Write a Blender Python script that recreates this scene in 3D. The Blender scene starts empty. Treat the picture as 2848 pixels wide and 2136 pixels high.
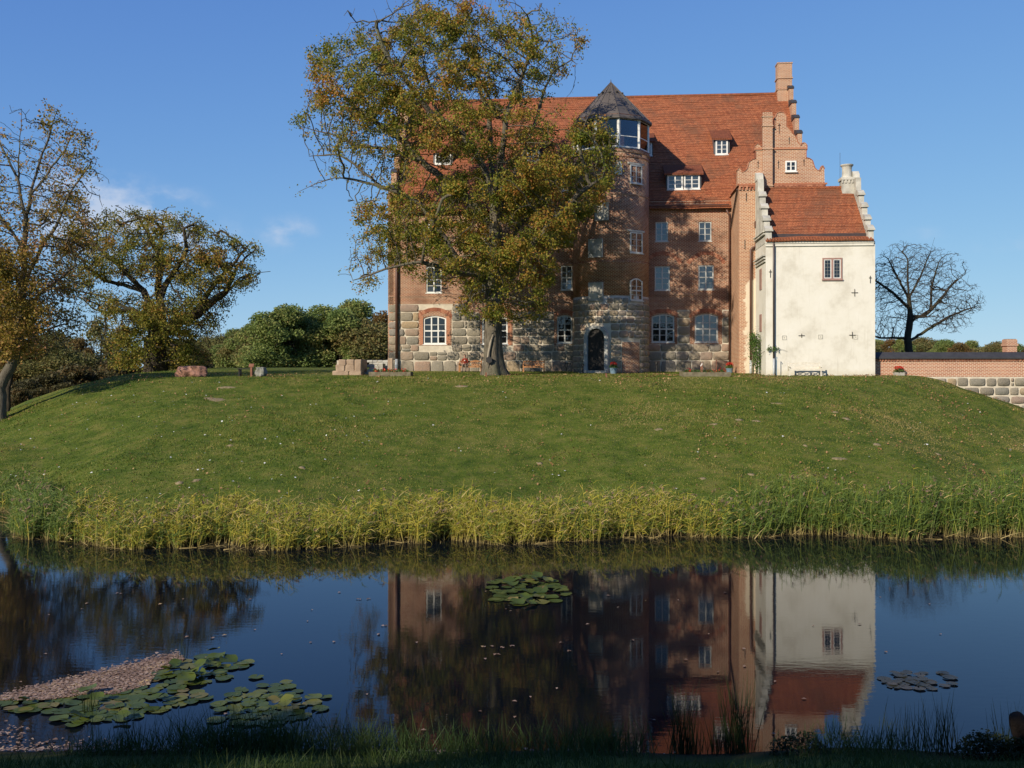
import bpy, bmesh, math, random
import numpy as np
from mathutils import Vector, Matrix
from mathutils import noise as mnoise

random.seed(7)
RNG = np.random.default_rng(7)
R = math.radians
# ---------------------------------------------------------------- camera model (photo pixels 2848 x 2136)
F, CX, HV, CZ = 2800.0, 1424.0, 1020.0, 6.1
def px(u, v, Y):
    return Vector(((u - CX) * Y / F, Y, CZ - (v - HV) * Y / F))
def wpt(u, v):                       # a point on the water (z = 0)
    Y = CZ * F / (v - HV)
    return Vector(((u - CX) * Y / F, Y, 0.0))

sc = bpy.context.scene
COL = sc.collection
cam_d = bpy.data.cameras.new('camera')
cam_d.sensor_width = 36.0
cam_d.lens = 36.0 * F / 2848.0
cam_d.shift_y = -(1068.0 - HV) / 2848.0
cam_d.clip_start = 0.1
cam_d.clip_end = 6000.0
cam = bpy.data.objects.new('camera', cam_d)
cam.location = (0, 0, CZ)
cam.rotation_euler = (R(90), 0, 0)
COL.objects.link(cam)
sc.camera = cam

# ---------------------------------------------------------------- light
SUN_AZ, SUN_EL = R(41), R(26.5)        # azimuth: to the left of straight behind the camera
sun_dir = Vector((-math.sin(SUN_AZ) * math.cos(SUN_EL), -math.cos(SUN_AZ) * math.cos(SUN_EL), math.sin(SUN_EL)))
sl = bpy.data.lights.new('sun', 'SUN')
sl.energy = 4.7
sl.angle = R(0.53)
sl.color = (1.0, 0.88, 0.71)
so = bpy.data.objects.new('sun', sl)
so.rotation_euler = sun_dir.to_track_quat('Z', 'Y').to_euler()
so.location = (-40, -40, 60)
COL.objects.link(so)

world = bpy.data.worlds.new('World')
sc.world = world
world.use_nodes = True
wn = world.node_tree.nodes; wl = world.node_tree.links
wn.clear()
w_out = wn.new('ShaderNodeOutputWorld'); w_bg = wn.new('ShaderNodeBackground')
sky = wn.new('ShaderNodeTexSky')
sky.sky_type = 'NISHITA'
sky.sun_disc = False
sky.sun_elevation = SUN_EL
sky.sun_rotation = math.atan2(sun_dir.x, sun_dir.y)
sky.altitude = 300; sky.air_density = 0.6; sky.dust_density = 0.0; sky.ozone_density = 6.0
w_bg.inputs['Strength'].default_value = 0.13
wl.new(w_bg.outputs[0], w_out.inputs[0])
# small fair weather clouds low over the horizon
tc = wn.new('ShaderNodeTexCoord')
def wmath(op, a, b=None):
    n = wn.new('ShaderNodeMath'); n.operation = op
    for i, s in enumerate((a, b)):
        if s is None: continue
        if isinstance(s, (int, float)): n.inputs[i].default_value = s
        else: wl.new(s, n.inputs[i])
    return n.outputs[0]
nz = wn.new('ShaderNodeTexNoise'); nz.inputs['Scale'].default_value = 22; nz.inputs['Detail'].default_value = 7
nz.inputs['Roughness'].default_value = 0.55
mp = wn.new('ShaderNodeMapping'); mp.inputs['Scale'].default_value = (1, 1, 1.6)
wl.new(tc.outputs['Generated'], mp.inputs['Vector']); wl.new(mp.outputs[0], nz.inputs['Vector'])
cloud = None
# direction (photo pixel), half width and half height in radians, strength
for u, v, hw, hh, st in [(255, 605, .045, .040, 1.15), (455, 605, .036, .026, .95), (360, 640, .085, .024, .7), (800, 650, .028, .017, .5),
                         (870, 822, .03, .007, .22), (2585, 650, .035, .010, .2), (2810, 675, .04, .012, .28),
                         (-500, 620, .07, .03, .8), (3500, 640, .08, .03, .7)]:
    d = Vector(((u - CX) / F, 1.0, (HV - v) / F)).normalized()
    sx = Vector((d.y, -d.x, 0)).normalized(); sz = sx.cross(d)
    parts = []
    for ax, h in ((sx, hw), (sz, hh)):
        dn = wn.new('ShaderNodeVectorMath'); dn.operation = 'DOT_PRODUCT'
        wl.new(tc.outputs['Generated'], dn.inputs[0]); dn.inputs[1].default_value = ax
        q = wmath('MULTIPLY', dn.outputs['Value'], 1.0 / h)
        parts.append(wmath('MULTIPLY', q, q))
    fr = wn.new('ShaderNodeVectorMath'); fr.operation = 'DOT_PRODUCT'
    wl.new(tc.outputs['Generated'], fr.inputs[0]); fr.inputs[1].default_value = d
    front = wmath('GREATER_THAN', fr.outputs['Value'], 0.5)
    r2 = wmath('ADD', parts[0], parts[1])
    g = wmath('POWER', 2.718, wmath('MULTIPLY', r2, -1.0))
    g = wmath('MULTIPLY', wmath('MULTIPLY', g, st), front)
    cloud = g if cloud is None else wmath('MAXIMUM', cloud, g)
noisy = wmath('SUBTRACT', wmath('MULTIPLY', nz.outputs['Fac'], 1.9), 0.62)
cm = wmath('MULTIPLY', cloud, noisy)
ramp = wn.new('ShaderNodeMapRange'); ramp.interpolation_type = 'SMOOTHSTEP'
ramp.inputs['From Min'].default_value = 0.03; ramp.inputs['From Max'].default_value = 0.36
ramp.inputs['To Max'].default_value = 0.72
wl.new(cm, ramp.inputs['Value'])
mixc = wn.new('ShaderNodeMix'); mixc.data_type = 'RGBA'
wl.new(ramp.outputs[0], mixc.inputs['Factor'])
# tone curve on the sky colour: the glare towards the horizon is softened evenly all round
EXPO = 2 ** -0.35
k_add = wn.new('ShaderNodeVectorMath'); k_add.operation = 'ADD'
wl.new(sky.outputs[0], k_add.inputs[0]); k_add.inputs[1].default_value = [k / .13 for k in (.44, .46, .22)]
k_div = wn.new('ShaderNodeVectorMath'); k_div.operation = 'DIVIDE'
wl.new(sky.outputs[0], k_div.inputs[0]); wl.new(k_add.outputs[0], k_div.inputs[1])
k_mul = wn.new('ShaderNodeVectorMath'); k_mul.operation = 'MULTIPLY'
wl.new(k_div.outputs[0], k_mul.inputs[0]); k_mul.inputs[1].default_value = [a * EXPO / .13 for a in (.76, .97, .96)]
wl.new(k_mul.outputs[0], mixc.inputs['A'])
mixc.inputs['B'].default_value = (3.7, 4.1, 4.9, 1)
wl.new(mixc.outputs['Result'], w_bg.inputs['Color'])

sc.view_settings.view_transform = 'Standard'
sc.view_settings.look = 'None'
sc.view_settings.exposure = 0.35
sc.view_settings.gamma = 1.0
sc.view_settings.use_curve_mapping = False
sc.cycles.max_bounces = 6
sc.cycles.transparent_max_bounces = 12
sc.cycles.use_adaptive_sampling = True

# ================================================================ materials
MATS = {}
def new_mat(name):
    m = bpy.data.materials.new(name); m.use_nodes = True
    MATS[name] = m
    nt = m.node_tree
    return m, nt, nt.nodes['Principled BSDF'], nt.nodes['Material Output']
def node(nt, typ, **kw):
    n = nt.nodes.new(typ)
    for k, v in kw.items():
        if k in n.inputs: n.inputs[k].default_value = v
        else: setattr(n, k, v)
    return n
def ramp_node(nt, fac, stops):
    r = nt.nodes.new('ShaderNodeValToRGB')
    e = r.color_ramp.elements
    while len(e) < len(stops): e.new(0.5)
    for el, (p, c) in zip(e, stops):
        el.position = p; el.color = (*c, 1)
    nt.links.new(fac, r.inputs[0])
    return r.outputs[0]
def mixrgb(nt, fac, a, b, blend='MIX'):
    n = nt.nodes.new('ShaderNodeMix'); n.data_type = 'RGBA'; n.blend_type = blend
    for s, v in (('Factor', fac), ('A', a), ('B', b)):
        if isinstance(v, (int, float)): n.inputs[s].default_value = v
        elif isinstance(v, tuple): n.inputs[s].default_value = (*v, 1)
        else: nt.links.new(v, n.inputs[s])
    return n.outputs['Result']
def maprange(nt, val, a, b, c=0.0, d=1.0):
    n = nt.nodes.new('ShaderNodeMapRange')
    n.inputs['From Min'].default_value = a; n.inputs['From Max'].default_value = b
    n.inputs['To Min'].default_value = c; n.inputs['To Max'].default_value = d
    nt.links.new(val, n.inputs['Value']); return n.outputs[0]
def coords(nt, kind):
    if kind == 'Position':
        return nt.nodes.new('ShaderNodeNewGeometry').outputs['Position']
    return nt.nodes.new('ShaderNodeTexCoord').outputs[kind]
def noise_fac(nt, vec, scale, detail=6, rough=.55):
    n = node(nt, 'ShaderNodeTexNoise'); n.inputs['Scale'].default_value = scale
    n.inputs['Detail'].default_value = detail; n.inputs['Roughness'].default_value = rough
    if vec is not None: nt.links.new(vec, n.inputs['Vector'])
    return n.outputs['Fac']
def bump(nt, bs, height, strength=.4, dist=.02):
    b = nt.nodes.new('ShaderNodeBump'); b.inputs['Strength'].default_value = strength
    b.inputs['Distance'].default_value = dist
    nt.links.new(height, b.inputs['Height']); nt.links.new(b.outputs[0], bs.inputs['Normal'])
def plain(name, c1, c2=None, scale=4, rough=.75, bmp=.3, dist=.01, spec=.3, kind='Object', detail=6):
    m, nt, bs, out = new_mat(name)
    c2 = c2 or tuple(x * .7 for x in c1)
    v = coords(nt, kind)
    f = noise_fac(nt, v, scale, detail)
    nt.links.new(ramp_node(nt, f, [(.33, c2), (.67, c1)]), bs.inputs['Base Color'])
    bs.inputs['Roughness'].default_value = rough; bs.inputs['Specular IOR Level'].default_value = spec
    if bmp: bump(nt, bs, noise_fac(nt, v, scale * 6), bmp, dist)
    return m

def brick_mat(name, c1, c2, c3, mortar, bw=.27, rh=.098, ms=.016, pale=.0, plaster=None, stain=.5):
    m, nt, bs, out = new_mat(name)
    uv = coords(nt, 'UV')
    b = node(nt, 'ShaderNodeTexBrick', offset=.5, squash=1.0)
    for k, v in (('Scale', 1.0), ('Brick Width', bw), ('Row Height', rh), ('Mortar Size', ms), ('Mortar Smooth', .25), ('Bias', -.1)):
        b.inputs[k].default_value = v
    b.inputs['Color1'].default_value = (*c1, 1); b.inputs['Color2'].default_value = (*c2, 1); b.inputs['Mortar'].default_value = (*mortar, 1)
    # the wall wavers a little, as old brickwork does
    nzv = node(nt, 'ShaderNodeTexNoise'); nzv.inputs['Scale'].default_value = .9; nzv.inputs['Detail'].default_value = 3
    nt.links.new(uv, nzv.inputs['Vector'])
    sc_ = node(nt, 'ShaderNodeVectorMath', operation='SCALE'); sc_.inputs['Scale'].default_value = .035
    nt.links.new(nzv.outputs['Color'], sc_.inputs[0])
    ad = node(nt, 'ShaderNodeVectorMath', operation='ADD'); nt.links.new(uv, ad.inputs[0]); nt.links.new(sc_.outputs[0], ad.inputs[1])
    nt.links.new(ad.outputs[0], b.inputs['Vector'])
    n1 = noise_fac(nt, uv, 7.0, 3)
    col = mixrgb(nt, maprange(nt, n1, .5, .68), b.outputs['Color'], c3)
    col = mixrgb(nt, maprange(nt, b.outputs['Fac'], 0, 1), col, mortar)
    n2 = noise_fac(nt, uv, .55, 5)
    col = mixrgb(nt, maprange(nt, n2, .45, .75, 0, stain), col, tuple(x * .5 for x in c2))
    n3 = noise_fac(nt, uv, .8, 6, .7)
    col = mixrgb(nt, maprange(nt, n3, .52, .74, 0, pale), col, (.52, .40, .30))
    if plaster:
        sp = node(nt, 'ShaderNodeSeparateXYZ'); nt.links.new(coords(nt, 'Object'), sp.inputs[0])
        zz = maprange(nt, sp.outputs['Z'], plaster[0], plaster[1], 1, 0)
        xx = maprange(nt, sp.outputs['X'], plaster[2], plaster[3], 0, 1)
        n4 = noise_fac(nt, uv, .9, 9, .75)
        a = node(nt, 'ShaderNodeMath', operation='MULTIPLY'); nt.links.new(zz, a.inputs[0]); nt.links.new(xx, a.inputs[1])
        s = node(nt, 'ShaderNodeMath', operation='ADD'); nt.links.new(a.outputs[0], s.inputs[0]); nt.links.new(n4, s.inputs[1])
        col = mixrgb(nt, maprange(nt, s.outputs[0], 1.12, 1.2), col, (.66, .56, .42))
    nt.links.new(col, bs.inputs['Base Color'])
    bs.inputs['Roughness'].default_value = .9; bs.inputs['Specular IOR Level'].default_value = .15
    h = node(nt, 'ShaderNodeMath', operation='SUBTRACT'); h.inputs[0].default_value = 1; nt.links.new(b.outputs['Fac'], h.inputs[1])
    bump(nt, bs, h.outputs[0], .6, .02)
    return m
brick_mat('brick_facade', (.235, .062, .026), (.125, .031, .016), (.31, .105, .046), (.52, .41, .29), ms=.017, pale=.22, stain=.6)
brick_mat('brick_wing', (.36, .135, .062), (.25, .082, .042), (.46, .22, .11), (.56, .44, .31), ms=.020, pale=.35, stain=.25, plaster=(6.4, 8.0, -.7, 1.1))
brick_mat('brick_gable', (.36, .135, .065), (.25, .082, .044), (.44, .21, .11), (.54, .43, .31), ms=.020, pale=.35, stain=.25)
brick_mat('brick_new', (.40, .155, .08), (.32, .115, .06), (.42, .18, .10), (.46, .27, .18), bw=.25, rh=.08, ms=.012, stain=.15)
brick_mat('brick_wall', (.38, .125, .062), (.27, .080, .042), (.44, .18, .09), (.58, .46, .34), ms=.020, pale=.2, stain=.15)

def tile_mat(name, c1, c2, dark, moss=.35):
    m, nt, bs, out = new_mat(name)
    uv = coords(nt, 'UV')
    b = node(nt, 'ShaderNodeTexBrick', offset=.5)
    for k, v in (('Scale', 1.0), ('Brick Width', .18), ('Row Height', .155), ('Mortar Size', .012), ('Mortar Smooth', .4)):
        b.inputs[k].default_value = v
    b.inputs['Color1'].default_value = (*c1, 1); b.inputs['Color2'].default_value = (*c2, 1); b.inputs['Mortar'].default_value = (*dark, 1)
    nt.links.new(uv, b.inputs['Vector'])
    col = mixrgb(nt, maprange(nt, noise_fac(nt, uv, 4.5, 3), .5, .75, 0, .8), b.outputs['Color'], tuple(min(1, x * 1.25) for x in c1))
    col = mixrgb(nt, maprange(nt, noise_fac(nt, uv, .38, 6, .7), .47, .64, 0, moss), col, (.13, .068, .040))
    col = mixrgb(nt, maprange(nt, noise_fac(nt, uv, 2.4, 5, .75), .57, .68, 0, .6), col, (.17, .105, .07))
    nt.links.new(col, bs.inputs['Base Color'])
    bs.inputs['Roughness'].default_value = .85; bs.inputs['Specular IOR Level'].default_value = .2
    h = node(nt, 'ShaderNodeMath', operation='SUBTRACT'); h.inputs[0].default_value = 1; nt.links.new(b.outputs['Fac'], h.inputs[1])
    bump(nt, bs, h.outputs[0], .7, .03)
tile_mat('roof_tile', (.37, .128, .056), (.24, .072, .034), (.10, .036, .020), .62)
tile_mat('roof_tile_old', (.27, .088, .045), (.18, .058, .032), (.07, .028, .018), .6)

# field stones: every stone takes its own tint
m, nt, bs, out = new_mat('field_stone')
oi = nt.nodes.new('ShaderNodeObjectInfo')
c = ramp_node(nt, oi.outputs['Random'], [(0, (.15, .132, .10)), (.2, (.25, .215, .155)), (.4, (.185, .18, .15)), (.6, (.31, .255, .18)), (.75, (.32, .195, .135)), (.88, (.21, .195, .17)), (1, (.38, .26, .13))])
v = coords(nt, 'Position')
c = mixrgb(nt, maprange(nt, noise_fac(nt, v, 3.0, 8, .7), .35, .7, 0, .55), c, (.13, .125, .10))
c = mixrgb(nt, maprange(nt, noise_fac(nt, v, 30.0, 4, .7), .45, .7, 0, .5), c, (.42, .37, .30))
nt.links.new(c, bs.inputs['Base Color']); bs.inputs['Roughness'].default_value = .85; bs.inputs['Specular IOR Level'].default_value = .25
bump(nt, bs, noise_fac(nt, v, 6, 9, .75), .9, .09)
plain('mortar', (.58, .52, .41), (.42, .37, .29), 2.2, .95, .5, .02, .1, 'Position')

m, nt, bs, out = new_mat('plaster_white')
v = coords(nt, 'Position')
c = ramp_node(nt, noise_fac(nt, v, .7, 9, .68), [(.30, (.52, .49, .41)), (.50, (.635, .61, .53)), (.75, (.67, .65, .58))])
sp = node(nt, 'ShaderNodeSeparateXYZ'); nt.links.new(v, sp.inputs[0])
low = maprange(nt, sp.outputs['Z'], 5.4, 6.4, 1, 0)
wv = node(nt, 'ShaderNodeMath', operation='MULTIPLY'); nt.links.new(low, wv.inputs[0]); nt.links.new(noise_fac(nt, v, 1.8, 6, .7), wv.inputs[1])
c = mixrgb(nt, maprange(nt, wv.outputs[0], .2, .55, 0, .6), c, (.45, .40, .26))
mv = node(nt, 'ShaderNodeMapping'); mv.inputs['Scale'].default_value = (5, 5, .35); nt.links.new(v, mv.inputs['Vector'])
c = mixrgb(nt, maprange(nt, noise_fac(nt, mv.outputs[0], 1, 5, .6), .56, .75, 0, .32), c, (.42, .38, .30))
nt.links.new(c, bs.inputs['Base Color']); bs.inputs['Roughness'].default_value = .92; bs.inputs['Specular IOR Level'].default_value = .1
bump(nt, bs, noise_fac(nt, v, 5, 8, .65), .35, .04)
plain('plaster_grey', (.55, .53, .46), (.32, .31, .27), 1.4, .95, .4, .02, .1, 'Position', 8)
plain('beige_stone', (.40, .30, .21), (.28, .20, .14), 2.0, .9, .5, .03, .1, 'Position', 8)
plain('sandstone', (.46, .43, .36), (.30, .28, .23), 2.0, .9, .4, .02, .1, 'Position', 8)
plain('white_paint', (.74, .74, .70), (.60, .60, .56), 3, .5, .1, .003, .4)
plain('shaded_paint', (.50, .51, .48), (.40, .41, .39), 3, .5, .1, .003, .4)  # darker copy of the pale frame paint, shade put into its grey
plain('pink_paint', (.33, .20, .165), (.26, .155, .125), 3, .6, .1, .003, .3)
plain('tower_roof', (.105, .090, .078), (.075, .066, .058), 1.2, .6, .15, .01, .3)
plain('lead', (.10, .105, .11), (.06, .062, .066), 2, .5, .2, .01, .5)
plain('dark_coping', (.045, .045, .048), (.03, .03, .032), 2.5, .6, .3, .02, .4)
plain('iron', (.03, .028, .026), (.02, .018, .016), 6, .6, .2, .004, .4)
plain('brown_pipe', (.11, .05, .032), (.075, .035, .024), 2, .45, .1, .004, .4)
plain('zinc', (.45, .47, .47), (.34, .36, .36), 3, .4, .1, .004, .5)
plain('dark_pipe', (.065, .045, .04), (.045, .033, .03), 2, .4, .1, .004, .5)
plain('door_wood', (.022, .018, .015), (.012, .010, .009), 2, .5, .3, .01, .3)
plain('oak_wood', (.42, .20, .075), (.28, .12, .045), 5, .55, .2, .004, .35)
plain('white_wood', (.66, .62, .52), (.52, .48, .39), 5, .6, .2, .004, .3)
plain('grey_timber', (.20, .175, .115), (.12, .10, .062), 5, .85, .5, .01, .2)
plain('stone_door', (.40, .40, .37), (.28, .28, .26), 2.5, .9, .4, .02, .15, 'Position', 8)
plain('stone_plaque', (.50, .47, .40), (.26, .25, .21), 2.2, .9, .6, .03, .15, 'Position', 9)
plain('niche_white', (.74, .71, .63), (.58, .55, .48), 2.2, .9, .3, .02, .15)
plain('red_granite', (.36, .19, .135), (.19, .10, .07), 2.6, .85, .8, .05, .25, 'Object', 9)
plain('grey_granite', (.27, .27, .23), (.17, .17, .14), 2.0, .85, .8, .05, .25, 'Object', 9)
plain('soil', (.11, .085, .06), (.06, .045, .032), 4, .95, .6, .03, .1)
plain('dry_soil', (.30, .235, .145), (.15, .125, .06), 9, .95, .6, .03, .1, 'Position')
plain('pot_glaze', (.16, .24, .30), (.11, .17, .22), 3, .35, .1, .004, .5)
plain('terracotta', (.36, .155, .095), (.28, .11, .07), 4, .8, .2, .005, .2)
plain('stone_trough', (.38, .36, .31), (.28, .26, .22), 5, .9, .4, .01, .1)
plain('post_red', (.26, .12, .075), (.18, .08, .05), 6, .75, .2, .004, .2)
plain('skin', (.52, .30, .22), (.46, .26, .19), 6, .55, .1, .002, .35)
plain('sweater', (.26, .040, .024), (.17, .024, .016), 14, .95, .4, .006, .1)
plain('trousers', (.20, .165, .125), (.14, .115, .088), 12, .95, .3, .005, .1)
plain('hair', (.022, .014, .010), (.012, .008, .006), 20, .6, .4, .004, .3)
plain('shoe', (.02, .017, .015), (.012, .010, .009), 8, .5, .1, .002, .4)
plain('print_white', (.70, .68, .62), (.6, .58, .52), 6, .8, 0)
plain('driftwood', (.030, .022, .017), (.016, .012, .009), 3, .95, .8, .03, .1)
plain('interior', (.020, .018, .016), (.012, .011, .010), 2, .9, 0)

def glass_mat(name, base, spec, ior=1.5, rough=.02, wob=.02):
    m, nt, bs, out = new_mat(name)
    bs.inputs['Base Color'].default_value = (*base, 1); bs.inputs['Roughness'].default_value = rough
    bs.inputs['IOR'].default_value = ior; bs.inputs['Specular IOR Level'].default_value = spec
    oi = nt.nodes.new('ShaderNodeObjectInfo')
    v = coords(nt, 'Object')
    ad = node(nt, 'ShaderNodeVectorMath', operation='ADD'); nt.links.new(v, ad.inputs[0])
    cb = node(nt, 'ShaderNodeCombineXYZ')
    mu = node(nt, 'ShaderNodeMath', operation='MULTIPLY'); nt.links.new(oi.outputs['Random'], mu.inputs[0]); mu.inputs[1].default_value = 50
    nt.links.new(mu.outputs[0], cb.inputs[0]); nt.links.new(cb.outputs[0], ad.inputs[1])
    bump(nt, bs, noise_fac(nt, ad.outputs[0], 2.2, 2), .35, wob)
glass_mat('glass_dark', (.012, .013, .014), .9)
glass_mat('glass_sky', (.035, .042, .046), .7, 1.75)
m, nt, bs, out = new_mat('glass_clear')
tr = nt.nodes.new('ShaderNodeBsdfTransparent'); tr.inputs[0].default_value = (.62, .68, .74, 1)
gl = nt.nodes.new('ShaderNodeBsdfGlossy'); gl.inputs['Roughness'].default_value = .02
fz = nt.nodes.new('ShaderNodeFresnel'); fz.inputs['IOR'].default_value = 1.75
ms = nt.nodes.new('ShaderNodeMixShader')
nt.links.new(fz.outputs[0], ms.inputs[0]); nt.links.new(tr.outputs[0], ms.inputs[1]); nt.links.new(gl.outputs[0], ms.inputs[2])
nt.links.new(ms.outputs[0], out.inputs['Surface'])

# bark
def bark_mat(name, c1, c2, moss=None):
    m, nt, bs, out = new_mat(name)
    v = coords(nt, 'Object')
    mpn = node(nt, 'ShaderNodeMapping'); mpn.inputs['Scale'].default_value = (7, 7, 1.1); nt.links.new(v, mpn.inputs['Vector'])
    f = noise_fac(nt, mpn.outputs[0], 1.6, 8, .65)
    c = ramp_node(nt, f, [(.32, c2), (.66, c1)])
    if moss: c = mixrgb(nt, maprange(nt, noise_fac(nt, v, .5, 5), .48, .68, 0, .7), c, moss)
    nt.links.new(c, bs.inputs['Base Color']); bs.inputs['Roughness'].default_value = .95; bs.inputs['Specular IOR Level'].default_value = .1
    bump(nt, bs, f, .9, .08)
bark_mat('bark_oak', (.165, .145, .11), (.055, .046, .034), (.12, .125, .065))
bark_mat('bark_dark', (.075, .062, .045), (.030, .024, .018), (.06, .062, .03))
bark_mat('bark_grey', (.15, .135, .105), (.065, .057, .044), (.11, .12, .07))
plain('heartwood', (.36, .31, .24), (.22, .19, .14), 3, .9, .5, .02, .1)

def leaf_mat(name, stops, clump_scale=.35, trans=.3, clump=.75):
    m, nt, bs, out = new_mat(name)
    g = nt.nodes.new('ShaderNodeNewGeometry')
    n = noise_fac(nt, g.outputs['Position'], clump_scale, 3)
    a = maprange(nt, n, .3, .7, -.5 * clump, .5 * clump)
    b = maprange(nt, g.outputs['Random Per Island'], 0, 1, .5 - .5 * (1 - clump * .4), .5 + .5 * (1 - clump * .4))
    s = node(nt, 'ShaderNodeMath', operation='ADD'); nt.links.new(a, s.inputs[0]); nt.links.new(b, s.inputs[1])
    c = ramp_node(nt, s.outputs[0], stops)
    nt.links.new(c, bs.inputs['Base Color']); bs.inputs['Roughness'].default_value = .6; bs.inputs['Specular IOR Level'].default_value = .25
    t = nt.nodes.new('ShaderNodeBsdfTranslucent'); nt.links.new(c, t.inputs[0])
    ms = nt.nodes.new('ShaderNodeMixShader'); ms.inputs[0].default_value = trans
    nt.links.new(bs.outputs[0], ms.inputs[1]); nt.links.new(t.outputs[0], ms.inputs[2]); nt.links.new(ms.outputs[0], out.inputs['Surface'])
leaf_mat('leaf_oak', [(0, (0.0915, 0.1342, 0.0171)), (0.32, (0.1891, 0.2074, 0.0268)), (0.6, (0.305, 0.2501, 0.0366)), (0.82, (0.3782, 0.2257, 0.0439)), (1, (0.4148, 0.1708, 0.0415))], .3, .4)
leaf_mat('leaf_oak_green', [(0, (0.0862, 0.115, 0.0172)), (0.35, (0.1725, 0.184, 0.0276)), (0.62, (0.2702, 0.2242, 0.0368)), (0.87, (0.3335, 0.2185, 0.0437)), (1, (0.368, 0.1725, 0.0414))], .3, .4)
leaf_mat('leaf_gold', [(0, (.12, .12, .020)), (.35, (.24, .19, .030)), (.65, (.34, .22, .05)), (1, (.38, .19, .09))], .35, .4)
leaf_mat('leaf_wood', [(0, (0.1162, 0.1783, 0.0465)), (0.4, (0.1938, 0.2558, 0.0698)), (0.75, (0.2558, 0.2868, 0.0852)), (1, (0.3255, 0.279, 0.093))], .25, .4)
leaf_mat('leaf_wood_olive', [(0, (0.0957, 0.1123, 0.0383)), (0.4, (0.1595, 0.1633, 0.0536)), (0.75, (0.2233, 0.185, 0.0638)), (1, (0.268, 0.1786, 0.0663))], .25, .4)
leaf_mat('leaf_wood_rust', [(0, (0.102, 0.084, 0.03)), (0.4, (0.18, 0.126, 0.0408)), (0.75, (0.24, 0.138, 0.0456)), (1, (0.264, 0.108, 0.0408))], .25, .4)
leaf_mat('leaf_thicket', [(0, (.045, .045, .018)), (.4, (.075, .072, .028)), (.75, (.11, .09, .034)), (1, (.14, .085, .03))], .3, .35)
leaf_mat('leaf_shade', [(0, (.014, .024, .008)), (.5, (.026, .040, .012)), (1, (.045, .05, .016))], .4)
leaf_mat('leaf_rose', [(0, (.04, .09, .02)), (.5, (.08, .16, .03)), (1, (.14, .20, .05))], 2)
leaf_mat('leaf_litter', [(0, (.15, .075, .035)), (.45, (.25, .135, .06)), (.8, (.34, .20, .09)), (1, (.42, .29, .14))], .6, .15)
leaf_mat('leaf_raft', [(0, (.12, .075, .05)), (.3, (.24, .155, .105)), (.6, (.34, .23, .165)), (.85, (.42, .31, .23)), (1, (.46, .32, .15))], 1.5, .1, .5)
leaf_mat('daisy', [(0, (.6, .6, .55)), (1, (.75, .75, .72))], 1, .1)
leaf_mat('geranium', [(0, (.42, .02, .015)), (.6, (.60, .04, .025)), (1, (.65, .10, .06))], 2, .2)
m, nt, bs, out = new_mat('turf_blade')
g_ = nt.nodes.new('ShaderNodeNewGeometry')
def addm(nt, a, b):
    n = nt.nodes.new('ShaderNodeMath'); n.operation = 'ADD'; nt.links.new(a, n.inputs[0]); nt.links.new(b, n.inputs[1]); return n.outputs[0]
fz_ = addm(nt, maprange(nt, noise_fac(nt, g_.outputs['Position'], .2, 3), .36, .64, -.04, .42), maprange(nt, noise_fac(nt, g_.outputs['Position'], 1.3, 5, .75), .35, .65, 0, .44))
fz_ = addm(nt, fz_, maprange(nt, g_.outputs['Random Per Island'], 0, 1, -.12, .34))
sx_ = node(nt, 'ShaderNodeSeparateXYZ'); nt.links.new(g_.outputs['Position'], sx_.inputs[0])
fz_ = addm(nt, fz_, maprange(nt, sx_.outputs['X'], -25, 20, -.06, .15))
c = ramp_node(nt, fz_, [(.10, (.030, .070, .008)), (.34, (.080, .130, .014)), (.54, (.150, .178, .026)), (.76, (.225, .200, .048)), (.98, (.32, .25, .10))])
nt.links.new(c, bs.inputs['Base Color']); bs.inputs['Roughness'].default_value = .6; bs.inputs['Specular IOR Level'].default_value = .2
t = nt.nodes.new('ShaderNodeBsdfTranslucent'); nt.links.new(c, t.inputs[0])
ms = nt.nodes.new('ShaderNodeMixShader'); ms.inputs[0].default_value = .3
nt.links.new(bs.outputs[0], ms.inputs[1]); nt.links.new(t.outputs[0], ms.inputs[2]); nt.links.new(ms.outputs[0], out.inputs['Surface'])
leaf_mat('bank_grass', [(0, (0.016, 0.0384, 0.0096)), (0.5, (0.0352, 0.0672, 0.0144)), (1, (0.072, 0.096, 0.0224))], .5, .3)  # near shore shade is put into this darkened grass colour
leaf_mat('sedge', [(0, (0.012, 0.024, 0.0072)), (0.5, (0.0252, 0.0432, 0.012)), (1, (0.051, 0.0588, 0.0204))], .5, .3)  # colour darkened to stand in for shade on the sedges

# ground
m, nt, bs, out = new_mat('turf')
v = coords(nt, 'Position')
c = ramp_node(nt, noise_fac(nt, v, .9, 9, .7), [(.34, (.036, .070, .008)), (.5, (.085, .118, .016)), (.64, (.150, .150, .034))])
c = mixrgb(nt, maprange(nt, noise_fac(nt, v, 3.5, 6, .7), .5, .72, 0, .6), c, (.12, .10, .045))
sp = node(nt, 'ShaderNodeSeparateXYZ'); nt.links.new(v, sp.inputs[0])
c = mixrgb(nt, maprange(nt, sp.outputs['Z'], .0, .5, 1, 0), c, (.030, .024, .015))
nt.links.new(c, bs.inputs['Base Color']); bs.inputs['Roughness'].default_value = .95; bs.inputs['Specular IOR Level'].default_value = .1
bump(nt, bs, noise_fac(nt, v, 14, 6, .7), .8, .08)

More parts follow.
